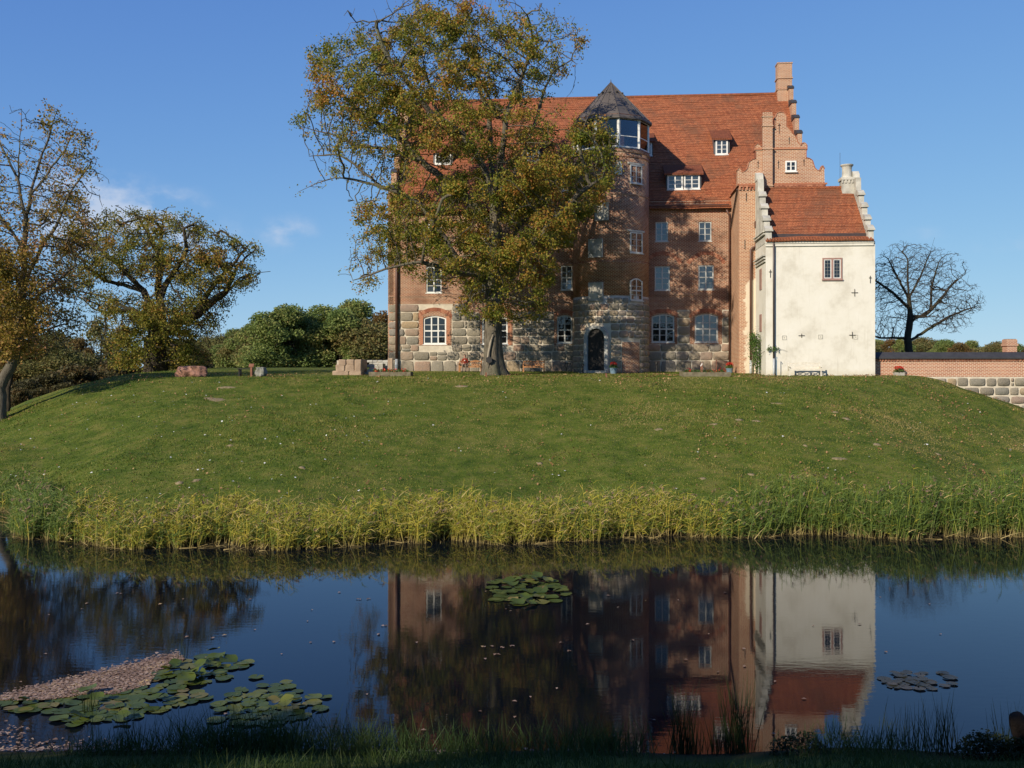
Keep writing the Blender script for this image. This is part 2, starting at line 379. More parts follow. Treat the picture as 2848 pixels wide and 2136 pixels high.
# water
m, nt, bs, out = new_mat('water')
v = coords(nt, 'Position')
bs.inputs['Base Color'].default_value = (.0022, .0040, .0075, 1)
bs.inputs['Roughness'].default_value = .0; bs.inputs['IOR'].default_value = 1.33
mpn = node(nt, 'ShaderNodeMapping'); mpn.inputs['Scale'].default_value = (.55, 1.6, 1); nt.links.new(v, mpn.inputs['Vector'])
n1 = noise_fac(nt, mpn.outputs[0], 4.0, 4, .55)
n2 = noise_fac(nt, v, .16, 2, .5)
mu = node(nt, 'ShaderNodeMath', operation='MULTIPLY'); nt.links.new(n1, mu.inputs[0]); nt.links.new(maprange(nt, n2, .42, .64, .35, 1), mu.inputs[1])
bump(nt, bs, mu.outputs[0], .5, .0026)

# plants coloured by attribute
m, nt, bs, out = new_mat('reed')
at = node(nt, 'ShaderNodeAttribute', attribute_name='tint')
nt.links.new(at.outputs['Color'], bs.inputs['Base Color']); bs.inputs['Roughness'].default_value = .6; bs.inputs['Specular IOR Level'].default_value = .25
t = nt.nodes.new('ShaderNodeBsdfTranslucent'); nt.links.new(at.outputs['Color'], t.inputs[0])
ms = nt.nodes.new('ShaderNodeMixShader'); ms.inputs[0].default_value = .3
nt.links.new(bs.outputs[0], ms.inputs[1]); nt.links.new(t.outputs[0], ms.inputs[2]); nt.links.new(ms.outputs[0], out.inputs['Surface'])

def pad_mat(name, stops):
    m, nt, bs, out = new_mat(name)
    oi = nt.nodes.new('ShaderNodeObjectInfo')
    c = ramp_node(nt, oi.outputs['Random'], stops)
    c = mixrgb(nt, maprange(nt, noise_fac(nt, coords(nt, 'Object'), 9, 4), .55, .72, 0, .5), c, (.14, .085, .035))
    nt.links.new(c, bs.inputs['Base Color']); bs.inputs['Roughness'].default_value = .42; bs.inputs['Specular IOR Level'].default_value = .22
pad_mat('lily_leaf', [(0, (.034, .056, .010)), (.5, (.062, .088, .015)), (.85, (.105, .115, .024)), (1, (.15, .11, .04))])
pad_mat('lily_leaf_dull', [(0, (.022, .027, .022)), (.6, (.038, .040, .030)), (1, (.055, .048, .036))])

# ================================================================ mesh helpers
def setp(o, label=None, cat=None, group=None, kind=None):
    if label: o['label'] = label
    if cat: o['category'] = cat
    if group: o['group'] = group
    if kind: o['kind'] = kind
    return o
def thing(name, label, cat, loc=(0, 0, 0), rotz=0.0, group=None):
    o = bpy.data.objects.new(name, None)
    o.empty_display_size = .3
    COL.objects.link(o)
    o.location = loc; o.rotation_euler = (0, 0, rotz)
    return setp(o, label, cat, group)
def link(name, me, mat, parent=None, loc=None, rotz=None):
    o = bpy.data.objects.new(name, me)
    COL.objects.link(o)
    if mat is not None and not me.materials:
        for mm in (mat if isinstance(mat, (list, tuple)) else [mat]): me.materials.append(MATS[mm])
    if parent is not None: o.parent = parent
    if loc is not None: o.location = loc
    if rotz is not None: o.rotation_euler = (0, 0, rotz)
    return o

class MB:
    """collects faces, then makes one mesh"""
    def __init__(s): s.v = []; s.f = []; s.m = []; s.uv = {}
    def add(s, vs, fs, mi=0):
        b = len(s.v); s.v += [tuple(p) for p in vs]
        for f in fs: s.f.append(tuple(b + i for i in f)); s.m.append(mi)
        return b
    def quad(s, a, b, c, d, mi=0): s.add([a, b, c, d], [(0, 1, 2, 3)], mi)
    def box(s, x0, x1, y0, y1, z0, z1, mi=0):
        s.add([(x0, y0, z0), (x1, y0, z0), (x1, y1, z0), (x0, y1, z0), (x0, y0, z1), (x1, y0, z1), (x1, y1, z1), (x0, y1, z1)],
              [(0, 3, 2, 1), (4, 5, 6, 7), (0, 1, 5, 4), (1, 2, 6, 5), (2, 3, 7, 6), (3, 0, 4, 7)], mi)
    def prism(s, poly, y0, y1, axis='y', mi=0):
        """extrude a polygon; axis y: points are (x, z), axis x: (y, z), axis z: (x, y)"""
        n = len(poly)
        ar = sum(poly[i][0] * poly[(i + 1) % n][1] - poly[(i + 1) % n][0] * poly[i][1] for i in range(n))
        flip = (ar < 0) ^ (axis != 'y')
        pp = list(poly)[::-1] if flip else list(poly)
        # for axis y counter clockwise in (x, z) faces -y
        def P(q, t):
            if axis == 'y': return (q[0], t, q[1])
            if axis == 'x': return (t, q[0], q[1])
            return (q[0], q[1], t)
        vs = [P(q, y0) for q in pp] + [P(q, y1) for q in pp]
        fs = [tuple(range(n)), tuple(range(2 * n - 1, n - 1, -1))]
        for i in range(n):
            j = (i + 1) % n
            fs.append((i, n + i, n + j, j))
        s.add(vs, fs, mi)
    def bar(s, a, b, w, h=None, mi=0):
        a, b = Vector(a), Vector(b); h = h or w
        d = (b - a).normalized()
        up = Vector((0, 0, 1)) if abs(d.z) < .95 else Vector((0, 1, 0))
        sx = d.cross(up).normalized() * w / 2; sy = sx.cross(d).normalized() * h / 2
        vs = [a - sx - sy, a + sx - sy, a + sx + sy, a - sx + sy, b - sx - sy, b + sx - sy, b + sx + sy, b - sx + sy]
        s.add(vs, [(3, 2, 1, 0), (4, 5, 6, 7), (0, 1, 5, 4), (1, 2, 6, 5), (2, 3, 7, 6), (3, 0, 4, 7)], mi)
    def tube(s, pts, rad, n=8, mi=0, cap=True):
        pts = [Vector(p) for p in pts]
        rads = rad if isinstance(rad, (list, tuple)) else [rad] * len(pts)
        rings = []; ref = None
        base = len(s.v)
        for i, p in enumerate(pts):
            d = (pts[min(i + 1, len(pts) - 1)] - pts[max(i - 1, 0)]).normalized()
            if ref is None: ref = Vector((0, 0, 1)) if abs(d.z) < .9 else Vector((1, 0, 0))
            a = (ref - d * ref.dot(d)).normalized(); b = d.cross(a); ref = a
            for k in range(n):
                t = 2 * math.pi * k / n
                s.v.append(tuple(p + (a * math.cos(t) + b * math.sin(t)) * rads[i]))
        for i in range(len(pts) - 1):
            for k in range(n):
                j = (k + 1) % n
                s.f.append((base + i * n + k, base + i * n + j, base + (i + 1) * n + j, base + (i + 1) * n + k)); s.m.append(mi)
        if cap:
            s.f.append(tuple(base + k for k in range(n))[::-1]); s.m.append(mi)
            e = base + (len(pts) - 1) * n
            s.f.append(tuple(e + k for k in range(n))); s.m.append(mi)
    def lathe(s, prof, n=16, c=(0, 0), mi=0):
        b = len(s.v)
        for r, z in prof:
            for k in range(n):
                t = 2 * math.pi * k / n
                s.v.append((c[0] + r * math.cos(t), c[1] + r * math.sin(t), z))
        for i in range(len(prof) - 1):
            for k in range(n):
                j = (k + 1) % n
                s.f.append((b + i * n + k, b + i * n + j, b + (i + 1) * n + j, b + (i + 1) * n + k)); s.m.append(mi)
        s.f.append(tuple(b + k for k in range(n))[::-1]); s.m.append(mi)
        e = b + (len(prof) - 1) * n
        s.f.append(tuple(e + k for k in range(n))); s.m.append(mi)
    def build(s, name, mat, parent=None, off=(0, 0, 0), loc=None, rotz=None, smooth=False, uvfun=None, bev=0):
        me = bpy.data.meshes.new(name)
        o3 = Vector(off)
        me.from_pydata([(p[0] - o3.x, p[1] - o3.y, p[2] - o3.z) for p in s.v], [], s.f)
        mats = mat if isinstance(mat, (list, tuple)) else [mat]
        for mm in mats: me.materials.append(MATS[mm])
        if len(mats) > 1: me.polygons.foreach_set('material_index', s.m)
        me.validate(); me.update()
        if smooth: me.polygons.foreach_set('use_smooth', [True] * len(me.polygons))
        uvl = me.uv_layers.new(name='UVMap').data
        for p in me.polygons:
            n = p.normal
            if abs(n.z) > .98: t, w = Vector((1, 0, 0)), Vector((0, 1, 0))
            else:
                t = Vector((-n.y, n.x, 0)).normalized(); w = n.cross(t)
            for li in p.loop_indices:
                co = me.vertices[me.loops[li].vertex_index].co
                if uvfun: uvl[li].uv = uvfun(co + o3, p)
                else: uvl[li].uv = (t.dot(co + o3), w.dot(co + o3))
        return link(name, me, None, parent, loc, rotz)

def fast_mesh(name, verts, faces, mat, parent=None, tint=None, kind=None, smooth=False):
    """verts (N,3) and equal sized faces (M,k) as arrays"""
    verts = np.asarray(verts, dtype=np.float32).reshape(-1, 3); faces = np.asarray(faces, dtype=np.int32)
    me = bpy.data.meshes.new(name)
    me.vertices.add(len(verts)); me.vertices.foreach_set('co', verts.ravel())
    k = faces.shape[1]
    me.loops.add(faces.size); me.loops.foreach_set('vertex_index', faces.ravel())
    me.polygons.add(len(faces)); me.polygons.foreach_set('loop_start', np.arange(0, faces.size, k, dtype=np.int32))
    me.update(calc_edges=True)
    if smooth: me.polygons.foreach_set('use_smooth', np.ones(len(faces), bool))
    if tint is not None:
        a = me.color_attributes.new('tint', 'FLOAT_COLOR', 'POINT')
        t4 = np.ones((len(verts), 4), np.float32); t4[:, :3] = tint
        a.data.foreach_set('color', t4.ravel())
    me.materials.append(MATS[mat])
    o = link(name, me, None, parent)
    if kind: o['kind'] = kind
    return o

def leaf_arrays(c, size, up=.4, rng=RNG, aspect=.62):
    """rhombic leaves round centres c (N,3): one quad each"""
    n = len(c)
    nrm = rng.normal(size=(n, 3)); nrm[:, 2] += up * 2
    nrm /= np.linalg.norm(nrm, axis=1)[:, None]
    a = rng.normal(size=(n, 3)); a -= nrm * (a * nrm).sum(1)[:, None]
    a /= np.linalg.norm(a, axis=1)[:, None]
    b = np.cross(nrm, a)
    L = (size * rng.uniform(.7, 1.3, n))[:, None] * .5; W = L * aspect
    fold = nrm * L * .25
    v = np.stack([c + a * L, c + b * W + fold, c - a * L, c - b * W + fold], 1).reshape(-1, 3)
    f = np.arange(4 * n).reshape(n, 4)
    return v, f
def ribbons(p0, d, L, w, droop, segs=3, rng=RNG, side=None, tip=.12):
    """tapering blades: start p0 (N,3), unit direction d, length, width, droop; (segs) quads each"""
    n = len(p0)
    L = np.asarray(L).reshape(n, 1); w = np.asarray(w).reshape(n, 1); droop = np.asarray(droop).reshape(n, 1)
    if side is None:
        ang = rng.uniform(0, 2 * np.pi, n)
        side = np.stack([np.cos(ang), np.sin(ang) * .5, np.zeros(n)], 1)
    side = side - d * (side * d).sum(1)[:, None]
    side /= np.linalg.norm(side, axis=1)[:, None] + 1e-9
    vs = []
    for k in range(segs + 1):
        t = k / segs
        p = p0 + d * L * t
        p[:, 2:3] -= droop * L * t * t
        ww = w * (1 - (1 - tip) * t ** 1.6) * .5
        vs += [p - side * ww, p + side * ww]
    v = np.stack(vs, 1)
    m = 2 * (segs + 1)
    base = (np.arange(n) * m)[:, None]
    q = np.array([[2 * k, 2 * k + 1, 2 * k + 3, 2 * k + 2] for k in range(segs)])
    f = (base[:, :, None] + q[None]).reshape(-1, 4)
    return v.reshape(-1, 3), f, m
def join_arrays(lst):
    V = []; Fc = []; b = 0
    for v, f in lst:
        V.append(v); Fc.append(f + b); b += len(v)
    return np.concatenate(V), np.concatenate(Fc)

# ================================================================ terrain
def smooth(a, b, x):
    t = np.clip((x - a) / (b - a), 0, 1); return t * t * (3 - 2 * t)
def vnoise(x, y, s, seed=0):
    """cheap smooth noise in -1..1 from a few sine waves"""
    r = np.random.default_rng(seed); o = 0
    for k in range(5):
        a = r.uniform(0, 2 * np.pi); fq = s * r.uniform(.6, 1.6); ph = r.uniform(0, 6.28)
        o = o + np.sin((x * np.cos(a) + y * np.sin(a)) * fq + ph)
    return o / 5 * 1.4
def ground_z(x, y):
    x = np.asarray(x, float); y = np.asarray(y, float)
    ter = 5.75 - .022 * np.clip(81 - y, -12, 40)
    ex = np.where(x < 0, np.clip(-18 - x, 0, None) * 1.0, np.clip(x - 18.5, 0, None) * .95)
    ey = np.clip(74 - y, 0, None) + np.clip(y - 116, 0, None)
    dd = np.sqrt(ex ** 2 + ey ** 2) - 9.5
    d = np.clip(dd, 0, None) + np.clip(.0070 * x * x, 0, 3.2) * np.clip(dd / 20, 0, 1)
    mound = ter - d * d / (d + 3.0) * np.where(ex > ey, .36, .181 + .179 * np.clip(ex / (ex + ey + 1e-6) * 2, 0, 1))
    mound = mound + (vnoise(x, y, .28, 3) * .26 + vnoise(x, y, .9, 6) * .10 + vnoise(x, y, 2.1, 4) * .04) * np.clip(d / 4, 0, 1)
    pl = -1.3 + 3.2 * smooth(36, 54, y) + 1.2 * smooth(150, 400, y) + vnoise(x, y, .05, 8) * .5 * smooth(60, 120, y)
    far = np.maximum(mound, pl)
    near = np.clip((15.95 - y) * .278, -1.2, 4.4) + vnoise(x, y, 1.1, 5) * .07
    return np.where(y > 25, far, near)
def gz(x, y): return float(ground_z(x, y))

def spaced(segs):
    out = []
    for a, b, st in segs: out += list(np.arange(a, b, st))
    return np.array(out + [segs[-1][1]])
gx = spaced([(-1500, -300, 120), (-300, -60, 12), (-60, -42, 2), (-42, 46, .5), (46, 64, 2), (64, 300, 12), (300, 1500, 120)])
gy = spaced([(-300, -30, 20), (-30, 8, 2), (8, 92, .5), (92, 140, 3), (140, 400, 13), (400, 3200, 200)])
GX, GY = np.meshgrid(gx, gy)
GZ = ground_z(GX, GY)
nxg, nyg = len(gx), len(gy)
idx = np.arange(nxg * nyg).reshape(nyg, nxg)
gf = np.stack([idx[:-1, :-1], idx[:-1, 1:], idx[1:, 1:], idx[1:, :-1]], -1).reshape(-1, 4)
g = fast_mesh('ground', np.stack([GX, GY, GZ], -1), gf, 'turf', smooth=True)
setp(g, 'green grassy castle mound and the meadows round it', 'ground', kind='structure')
wv = np.array([[-160, 11, 0], [160, 11, 0], [160, 44, 0], [-160, 44, 0]], float)
w = fast_mesh('water', wv, np.array([[0, 1, 2, 3]]), 'water')
setp(w, 'dark still moat water mirroring castle and sky', 'water', kind='structure')

# ================================================================ the castle frame
TA = math.atan(.085)                                  # the facade turns a little towards the left
CO = Vector((-9.99, 81.3, 5.72))                      # left front corner of the main house at its foot
CR = Matrix.Rotation(-TA, 3, 'Z'); CRI = CR.inverted()
def CW(p): return CO + CR @ Vector(p)                 # castle frame to world
_cl = CRI @ (Vector((0, 0, CZ)) - CO)
def L(u, v, p=0.0):
    """photo pixel to (x, z) on the plane p metres in front of the facade"""
    d = CRI @ Vector(((u - CX) / F, 1.0, (HV - v) / F))
    t = (-p - _cl.y) / d.y
    q = _cl + d * t
    return q.x, q.z
def LX(u, p=0.0): return L(u, HV, p)[0]
def LZ(v, u=1700, p=0.0): return L(u, v, p)[1]

def arc_top(x, w, h, rise):
    if rise <= 0: return h
    Rr = (w * w / 4 + rise * rise) / (2 * rise)
    return h - Rr + math.sqrt(max(0, Rr * Rr - x * x))

def grid_wall(mb, x0, x1, z0, z1, y, holes, inside=None, extra_x=(), extra_z=(), depth=.2, reveal=True, mi=0):
    xs = sorted(set([x0, x1] + [h[0] for h in holes] + [h[1] for h in holes] + list(extra_x)))
    zs = sorted(set([z0, z1] + [h[2] for h in holes] + [h[3] for h in holes] + list(extra_z)))
    xs = [x for x in xs if x0 - 1e-6 <= x <= x1 + 1e-6]; zs = [z for z in zs if z0 - 1e-6 <= z <= z1 + 1e-6]
    for i in range(len(xs) - 1):
        for j in range(len(zs) - 1):
            cx, cz = (xs[i] + xs[i + 1]) / 2, (zs[j] + zs[j + 1]) / 2
            if any(h[0] < cx < h[1] and h[2] < cz < h[3] for h in holes): continue
            if inside and not inside(cx, cz): continue
            mb.quad((xs[i], y, zs[j]), (xs[i + 1], y, zs[j]), (xs[i + 1], y, zs[j + 1]), (xs[i], y, zs[j + 1]), mi)
    if not reveal: return
    for a, b, c, d, rise in holes:
        w = b - a; xm = (a + b) / 2; h = d - c
        if inside and not inside(xm, d - .01) and False: continue
        zs_ = d - rise
        mb.quad((a, y, zs_), (a, y, c), (a, y + depth, c), (a, y + depth, zs_), mi)
        mb.quad((b, y, c), (b, y, zs_), (b, y + depth, zs_), (b, y + depth, c), mi)
        mb.quad((a, y, c), (b, y, c), (b, y + depth, c), (a, y + depth, c), mi)
        n = 8 if rise else 1
        ps = [(a + w * k / n, c + arc_top(a + w * k / n - xm, w, h, rise)) for k in range(n + 1)]
        for k in range(n):
            (xa, za), (xb, zb) = ps[k], ps[k + 1]
            mb.quad((xa, y + depth, za), (xb, y + depth, zb), (xb, y, zb), (xa, y, za), mi)
            if rise: mb.quad((xa, y, za), (xb, y, zb), (xb, y, d), (xa, y, d), mi)

WINDOWS = 0
def window(parent, loc, rotz, w, h, rise=0, cols=3, rows=4, thick_cols=(), thick_row=None, frame='white_paint', glass='glass_dark', fw=.09, bar=.035, glass_pick=None, label=None):
    """casement window: the frame is the part, each pane a part of it; origin bottom centre, front at y = 0"""
    mb = MB()
    xl, xr = -w / 2, w / 2
    def top(x): return arc_top(x, w, h, rise)
    mb.box(xl, xl + fw, 0, .08, fw, top(xl + fw)); mb.box(xr - fw, xr, 0, .08, fw, top(xr - fw)); mb.box(xl, xr, 0, .08, 0, fw)
    n = 8 if rise else 1
    for k in range(n):
        xa = xl + fw + (w - 2 * fw) * k / n; xb = xl + fw + (w - 2 * fw) * (k + 1) / n
        mb.prism([(xa, top(xa) - fw), (xb, top(xb) - fw), (xb, top(xb)), (xa, top(xa))], 0, .08)
    cx = [xl + fw + (w - 2 * fw) * k / cols for k in range(cols + 1)]
    zh = h - rise * .6
    cz = [fw + (zh - 2 * fw) * k / rows for k in range(rows + 1)]
    for k in range(1, cols):
        b_ = bar * (2.6 if k in thick_cols else 1) / 2
        mb.box(cx[k] - b_, cx[k] + b_, .004 if b_ > bar else .02, .07, fw, top(cx[k]) - fw)
    for k in range(1, rows):
        b_ = bar * (2.6 if k == thick_row else 1) / 2
        mb.box(xl + fw, xr - fw, .008 if b_ > bar else .024, .066, cz[k] - b_, cz[k] + b_)
    f = mb.build('window', frame, parent, loc=loc, rotz=rotz)
    if label: f['label'] = label
    mb = MB(); mb.box(xl - .06, xr + .06, -.09, .02, -.07, -.002)
    mb.build('sill', frame, f)
    for i in range(cols):
        for j in range(rows):
            xa, xb = cx[i], cx[i + 1]
            pb = MB()
            if j == rows - 1 and rise:
                pts = [(xa, cz[j]), (xb, cz[j])] + [(xb + (xa - xb) * k / 4, top(xb + (xa - xb) * k / 4) - fw) for k in range(5)]
                pb.prism(pts, .045, .055)
            else:
                zt = cz[j + 1] if j < rows - 1 else h - fw
                pb.box(xa, xb, .045, .055, cz[j], zt)
            gm = glass_pick(i, j) if glass_pick else glass
            p = pb.build('pane', gm, f)
            p.rotation_euler = (random.uniform(-.012, .012), 0, random.uniform(-.012, .012))
    return f

def stone_mesh(name, mapf, x0, x1, z0, z1, rng, d=.07):
    """a roughly squared boulder in the rectangle; mapf(x, z, depth) gives the point"""
    w, h = x1 - x0, z1 - z0; xm, zm = (x0 + x1) / 2, (z0 + z1) / 2
    n = 12; ex = rng.uniform(4.5, 9.0)
    ring = []
    for k in range(n):
        t = 2 * math.pi * (k + .5) / n
        c, s = math.cos(t), math.sin(t)
        r = (abs(c) ** ex + abs(s) ** ex) ** (-1 / ex)
        r *= rng.uniform(.955, 1.02)
        ring.append((c * r * w / 2, s * r * h / 2))
    tx, tz = rng.uniform(-.12, .12) * w, rng.uniform(-.12, .12) * h
    vs = []
    for sc_, dd in ((1.0, -.02), (1.0, d * .45), (.84, d)):
        for a, b in ring: vs.append(mapf(xm + a * sc_, zm + b * sc_, dd * rng.uniform(.85, 1.15)))
    vs.append(mapf(xm + tx, zm + tz, d * rng.uniform(1.05, 1.45)))
    fs = []
    for lv in range(2):
        for k in range(n):
            j = (k + 1) % n
            fs.append((lv * n + k, lv * n + j, (lv + 1) * n + j, (lv + 1) * n + k))
    for k in range(n): fs.append((2 * n + k, 2 * n + (k + 1) % n, 3 * n))
    me = bpy.data.meshes.new(name); me.from_pydata([tuple(q) for q in vs], [], fs); me.update()
    me.polygons.foreach_set('use_smooth', [True] * len(me.polygons))
    me.materials.append(MATS['field_stone'])
    return me
def lay_stones(parent, off, mapf, courses, x0, x1, allowed, wmin, wmax, seed, gap=.034, d=.06):
    rng = random.Random(seed); o3 = Vector(off)
    for z0, z1 in courses:
        # free stretches of this course
        step = .04; runs = []; start = None
        x = x0
        while x <= x1 + 1e-6:
            ok = x < x1 - 1e-6 and all(allowed(x, z) for z in (z0 + .03, (z0 + z1) / 2, z1 - .03))
            if ok and start is None: start = x
            if not ok and start is not None:
                if x - start > .22: runs.append((start, x))
                start = None
            x += step
        if start is not None and x1 - start > .22: runs.append((start, x1))
        for a, b in runs:
            ws = []; tot = b - a; rem = tot
            while rem > 0:
                w = rng.uniform(wmin, wmax)
                if rem - w < wmin * .7: w = rem
                if w > wmax * 1.5: w = rem / 2
                ws.append(w); rem -= w
            x = a
            for w in ws:
                jz0, jz1 = rng.uniform(-.012, .03), rng.uniform(-.03, .012)
                cells = [(x, x + w, z0 + jz0, z1 + jz1)]
                if rng.random() < .16 and w < .8 and z1 - z0 > .5:
                    zm_ = z0 + (z1 - z0) * rng.uniform(.4, .62); cells = [(x, x + w, z0 + jz0, zm_), (x, x + w, zm_, z1 + jz1)]
                elif rng.random() < .10 and w > .75:
                    xm_ = x + w - .24; zm_ = (z0 + z1) / 2; cells = [(x, xm_, z0 + jz0, z1 + jz1), (xm_, x + w, z0 + jz0, zm_), (xm_, x + w, zm_, z1 + jz1)]
                for xa_, xb_, za_, zb_ in cells:
                    me = stone_mesh('stone', lambda p, q, dd: mapf(p, q, dd) - o3, xa_ + gap / 2, xb_ - gap / 2, za_ + gap / 2, zb_ - gap / 2, rng, d * rng.uniform(.6, 1.2))
                    link('stone', me, None, parent)
                x += w
def voussoirs(parent, off, xm, zc, Rr, a0, a1, y, h=.28, bw=.085, proud=.02, mat='brick_wall_plain', name='brick_arch'):
    mb = MB(); n = max(6, int(Rr * (a1 - a0) / (bw + .02)))
    for k in range(n):
        t0 = a0 + (a1 - a0) * (k + .1) / n; t1 = a0 + (a1 - a0) * (k + .9) / n
        P = [(xm + r * math.sin(t), zc + r * math.cos(t)) for r, t in ((Rr, t0), (Rr, t1), (Rr + h, t1), (Rr + h, t0))]
        mb.prism(P, y - proud, y + .03)
    return mb.build(name, mat, parent, off)
m, nt, bs, out = new_mat('brick_wall_plain')
g_ = nt.nodes.new('ShaderNodeNewGeometry')
nt.links.new(ramp_node(nt, g_.outputs['Random Per Island'], [(0, (.22, .08, .05)), (.5, (.33, .13, .075)), (1, (.42, .20, .12))]), bs.inputs['Base Color'])
bs.inputs['Roughness'].default_value = .9; bs.inputs['Specular IOR Level'].default_value = .15

def tile_slope(mb, A, B, C, D, course=.31, lip=.035):
    """slope from eaves A-B up to ridge D-C, built of overlapping courses that each stand proud at the lower edge"""
    A, B, C, D = map(Vector, (A, B, C, D))
    n = max(2, int(((D - A).length) / course))
    nrm = (B - A).cross(D - A).normalized()
    for k in range(n):
        t0, t1 = k / n, min(1, (k + 1.12) / n)
        a, b = A.lerp(D, t0), B.lerp(C, t0); c_, d_ = B.lerp(C, t1), A.lerp(D, t1)
        ns_ = max(1, int((B - A).length / 1.1))
        if ns_ < 4: ns_ = 1
        def sag(q): return nrm * (.0 if ns_ == 1 else .035 * math.sin(q.x * .55 + q.z * .3) + .022 * math.sin(q.x * 1.7 - q.z * .9 + 1) + .012 * math.sin(q.x * 4.1 + k * 1.7))
        for i_ in range(ns_):
            f0, f1 = i_ / ns_, (i_ + 1) / ns_
            p, q, r_, s_ = a.lerp(b, f0), a.lerp(b, f1), d_.lerp(c_, f1), d_.lerp(c_, f0)
            gp_, gq_, gr_, gs_ = sag(p), sag(q), sag(r_), sag(s_)
            mb.quad(p + gp_ + nrm * lip, q + gq_ + nrm * lip, r_ + gr_ + nrm * .004, s_ + gs_ + nrm * .004)
            mb.quad(p + gp_ - nrm * .02, q + gq_ - nrm * .02, q + gq_ + nrm * lip, p + gp_ + nrm * lip)

# ---------------------------------------------------------------- main house
castle = thing('castle', 'large red brick castle house with fieldstone base and steep tiled roof behind the oak', 'castle', CO, -TA)
x_r = LX(2272, -.0)                                       # right end of the main house (hidden behind the wing)
z_e = LZ(573, 1900)                                       # eaves
z_sl = LZ(846, 1150); z_sm = LZ(868, 1450); z_sr = LZ(957, 1900); x_t0, x_t1 = LX(1610), LX(1800)
def rect(u0, u1, v0, v1, p=0.0):
    xa, za = L(u0, v1, p); xb, zb = L(u1, v0, p); return xa, xb, za, zb
arched = [(1177, 1241, 878, 958), (1340, 1412, 878, 958), (1549, 1592, 876, 955), (1812, 1876, 873, 953), (1932, 1997, 872, 953)]
rowB = [(1185, 1228, 741, 815), (1340, 1383, 741, 812), (1560, 1592, 738, 807), (1821, 1863, 740, 808), (1942, 1985, 737, 806)]
rowA = [(1190, 1228, 622, 678), (1345, 1382, 620, 676), (1566, 1593, 619, 675), (1823, 1858, 617, 672), (1943, 1979, 616, 671)]
holes = []
for r in arched:
    a, b, c, d = rect(*r); holes.append((a, b, c, d, .22))
for r in rowB + rowA:
    a, b, c, d = rect(*r); holes.append((a, b, c, d, 0))
surr = [rect(1164, 1256, 862, 961), rect(1336, 1426, 862, 961), rect(1541, 1600, 862, 958), rect(1804, 1884, 846, 957), rect(1918, 2008, 846, 957)]
# ragged brick edge round the right windows
def is_brick(x, z):
    for a, b, c, d in surr:
        if a < x < b and c < z < d: return True
    if x < LX(1300): return z > z_sl
    if x < x_t0: return z > z_sm
    return z > LZ(862, 1900)
exx = [LX(1300), x_t0, x_t1] + [q for s in surr for q in s[:2]]
exz = [z_sl, z_sm, LZ(862, 1900)] + [q for s in surr for q in s[2:]]
mb = MB()
grid_wall(mb, 0, x_r, -.8, z_e + .4, 0, holes, is_brick, exx, exz)
DEP = 17.0
mb.quad((0, DEP, -.8), (0, 0, -.8), (0, 0, z_e), (0, DEP, z_e)); mb.quad((x_r, 0, -.8), (x_r, DEP, -.8), (x_r, DEP, z_e), (x_r, 0, z_e))
mb.quad((x_r, DEP, -.8), (0, DEP, -.8), (0, DEP, z_e), (x_r, DEP, z_e))
wall = mb.build('wall', 'brick_facade', castle)
mb = MB()
grid_wall(mb, 0, x_r, -.8, z_e, .012, holes, lambda x, z: not is_brick(x, z), exx, exz, reveal=False)
base = mb.build('fieldstone_base', 'mortar', castle)
for a, b, c, d, r_ in holes:                              # near-black sheets stand in for the unlit rooms behind the windows
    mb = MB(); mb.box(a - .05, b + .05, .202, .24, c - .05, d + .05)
    mb.build('dark_room_sheet', 'interior', castle)
fmap = lambda x, z, dd: Vector((x, -dd, z))
zc = lambda v: LZ(v, 1300)
crs = [(zc(1037) - .25, zc(1003)), (zc(1003), zc(978)), (zc(978), zc(958)), (zc(958), zc(935)), (zc(935), zc(914)), (zc(914), zc(893)), (zc(893), zc(868)), (zc(868), zc(846))]
free = lambda x, z: not is_brick(x, z) and not any(h[0] - .03 < x < h[1] + .03 and h[2] - .05 < z < h[3] for h in holes)
lay_stones(base, (0, 0, 0), fmap, crs, .02, LX(1612), free, .62, 1.45, 11)
zr = lambda v: LZ(v, 1900)
crs2 = [(zr(1034) - .25, zr(1002)), (zr(1002), zr(978)), (zr(978), zr(956)), (zr(955), zr(932)), (zr(932), zr(908)), (zr(908), zr(885)), (zr(885), zr(864))]
lay_stones(base, (0, 0, 0), fmap, crs2, LX(1800), LX(2028), free, .7, 1.45, 12)
# relieving arches
for (u0, u1, v0, v1), ex in zip(arched, (.42, .42, .3, .34, .34)):
    a, b, c, d = rect(u0, u1, v0, v1); w_ = b - a + 2 * ex; rise = .62 if ex > .4 else .5
    Rr = (w_ * w_ / 4 + rise * rise) / (2 * rise); an = math.asin(w_ / 2 / Rr)
    voussoirs(castle, (0, 0, 0), (a + b) / 2, d + (.36 if ex > .4 else .12) - Rr + .0, Rr, -an, an, 0, .30)
for i in (3, 4):
    u0, u1, v0, v1 = arched[i]; a, b, c, d = rect(u0 - 4, u1 + 4, 705, 730); w_ = b - a + .5; rise = .75
    Rr = (w_ * w_ / 4 + rise * rise) / (2 * rise); an = math.asin(w_ / 2 / Rr)
    voussoirs(castle, (0, 0, 0), (a + b) / 2, d - Rr - .1, Rr, -an, an, 0, .3, proud=.018)
# the newer brick set into the big niches
for i in (0, 1):
    a, b, c, d = surr[i]; h_ = holes[i]
    mb = MB()
    mb.box(a + .1, h_[0] - .005, -.015, .05, c + .05, d - .45); mb.box(h_[1] + .005, b - .1, -.015, .05, c + .05, d - .45)
    mb.build('niche_brick', 'brick_new', castle)
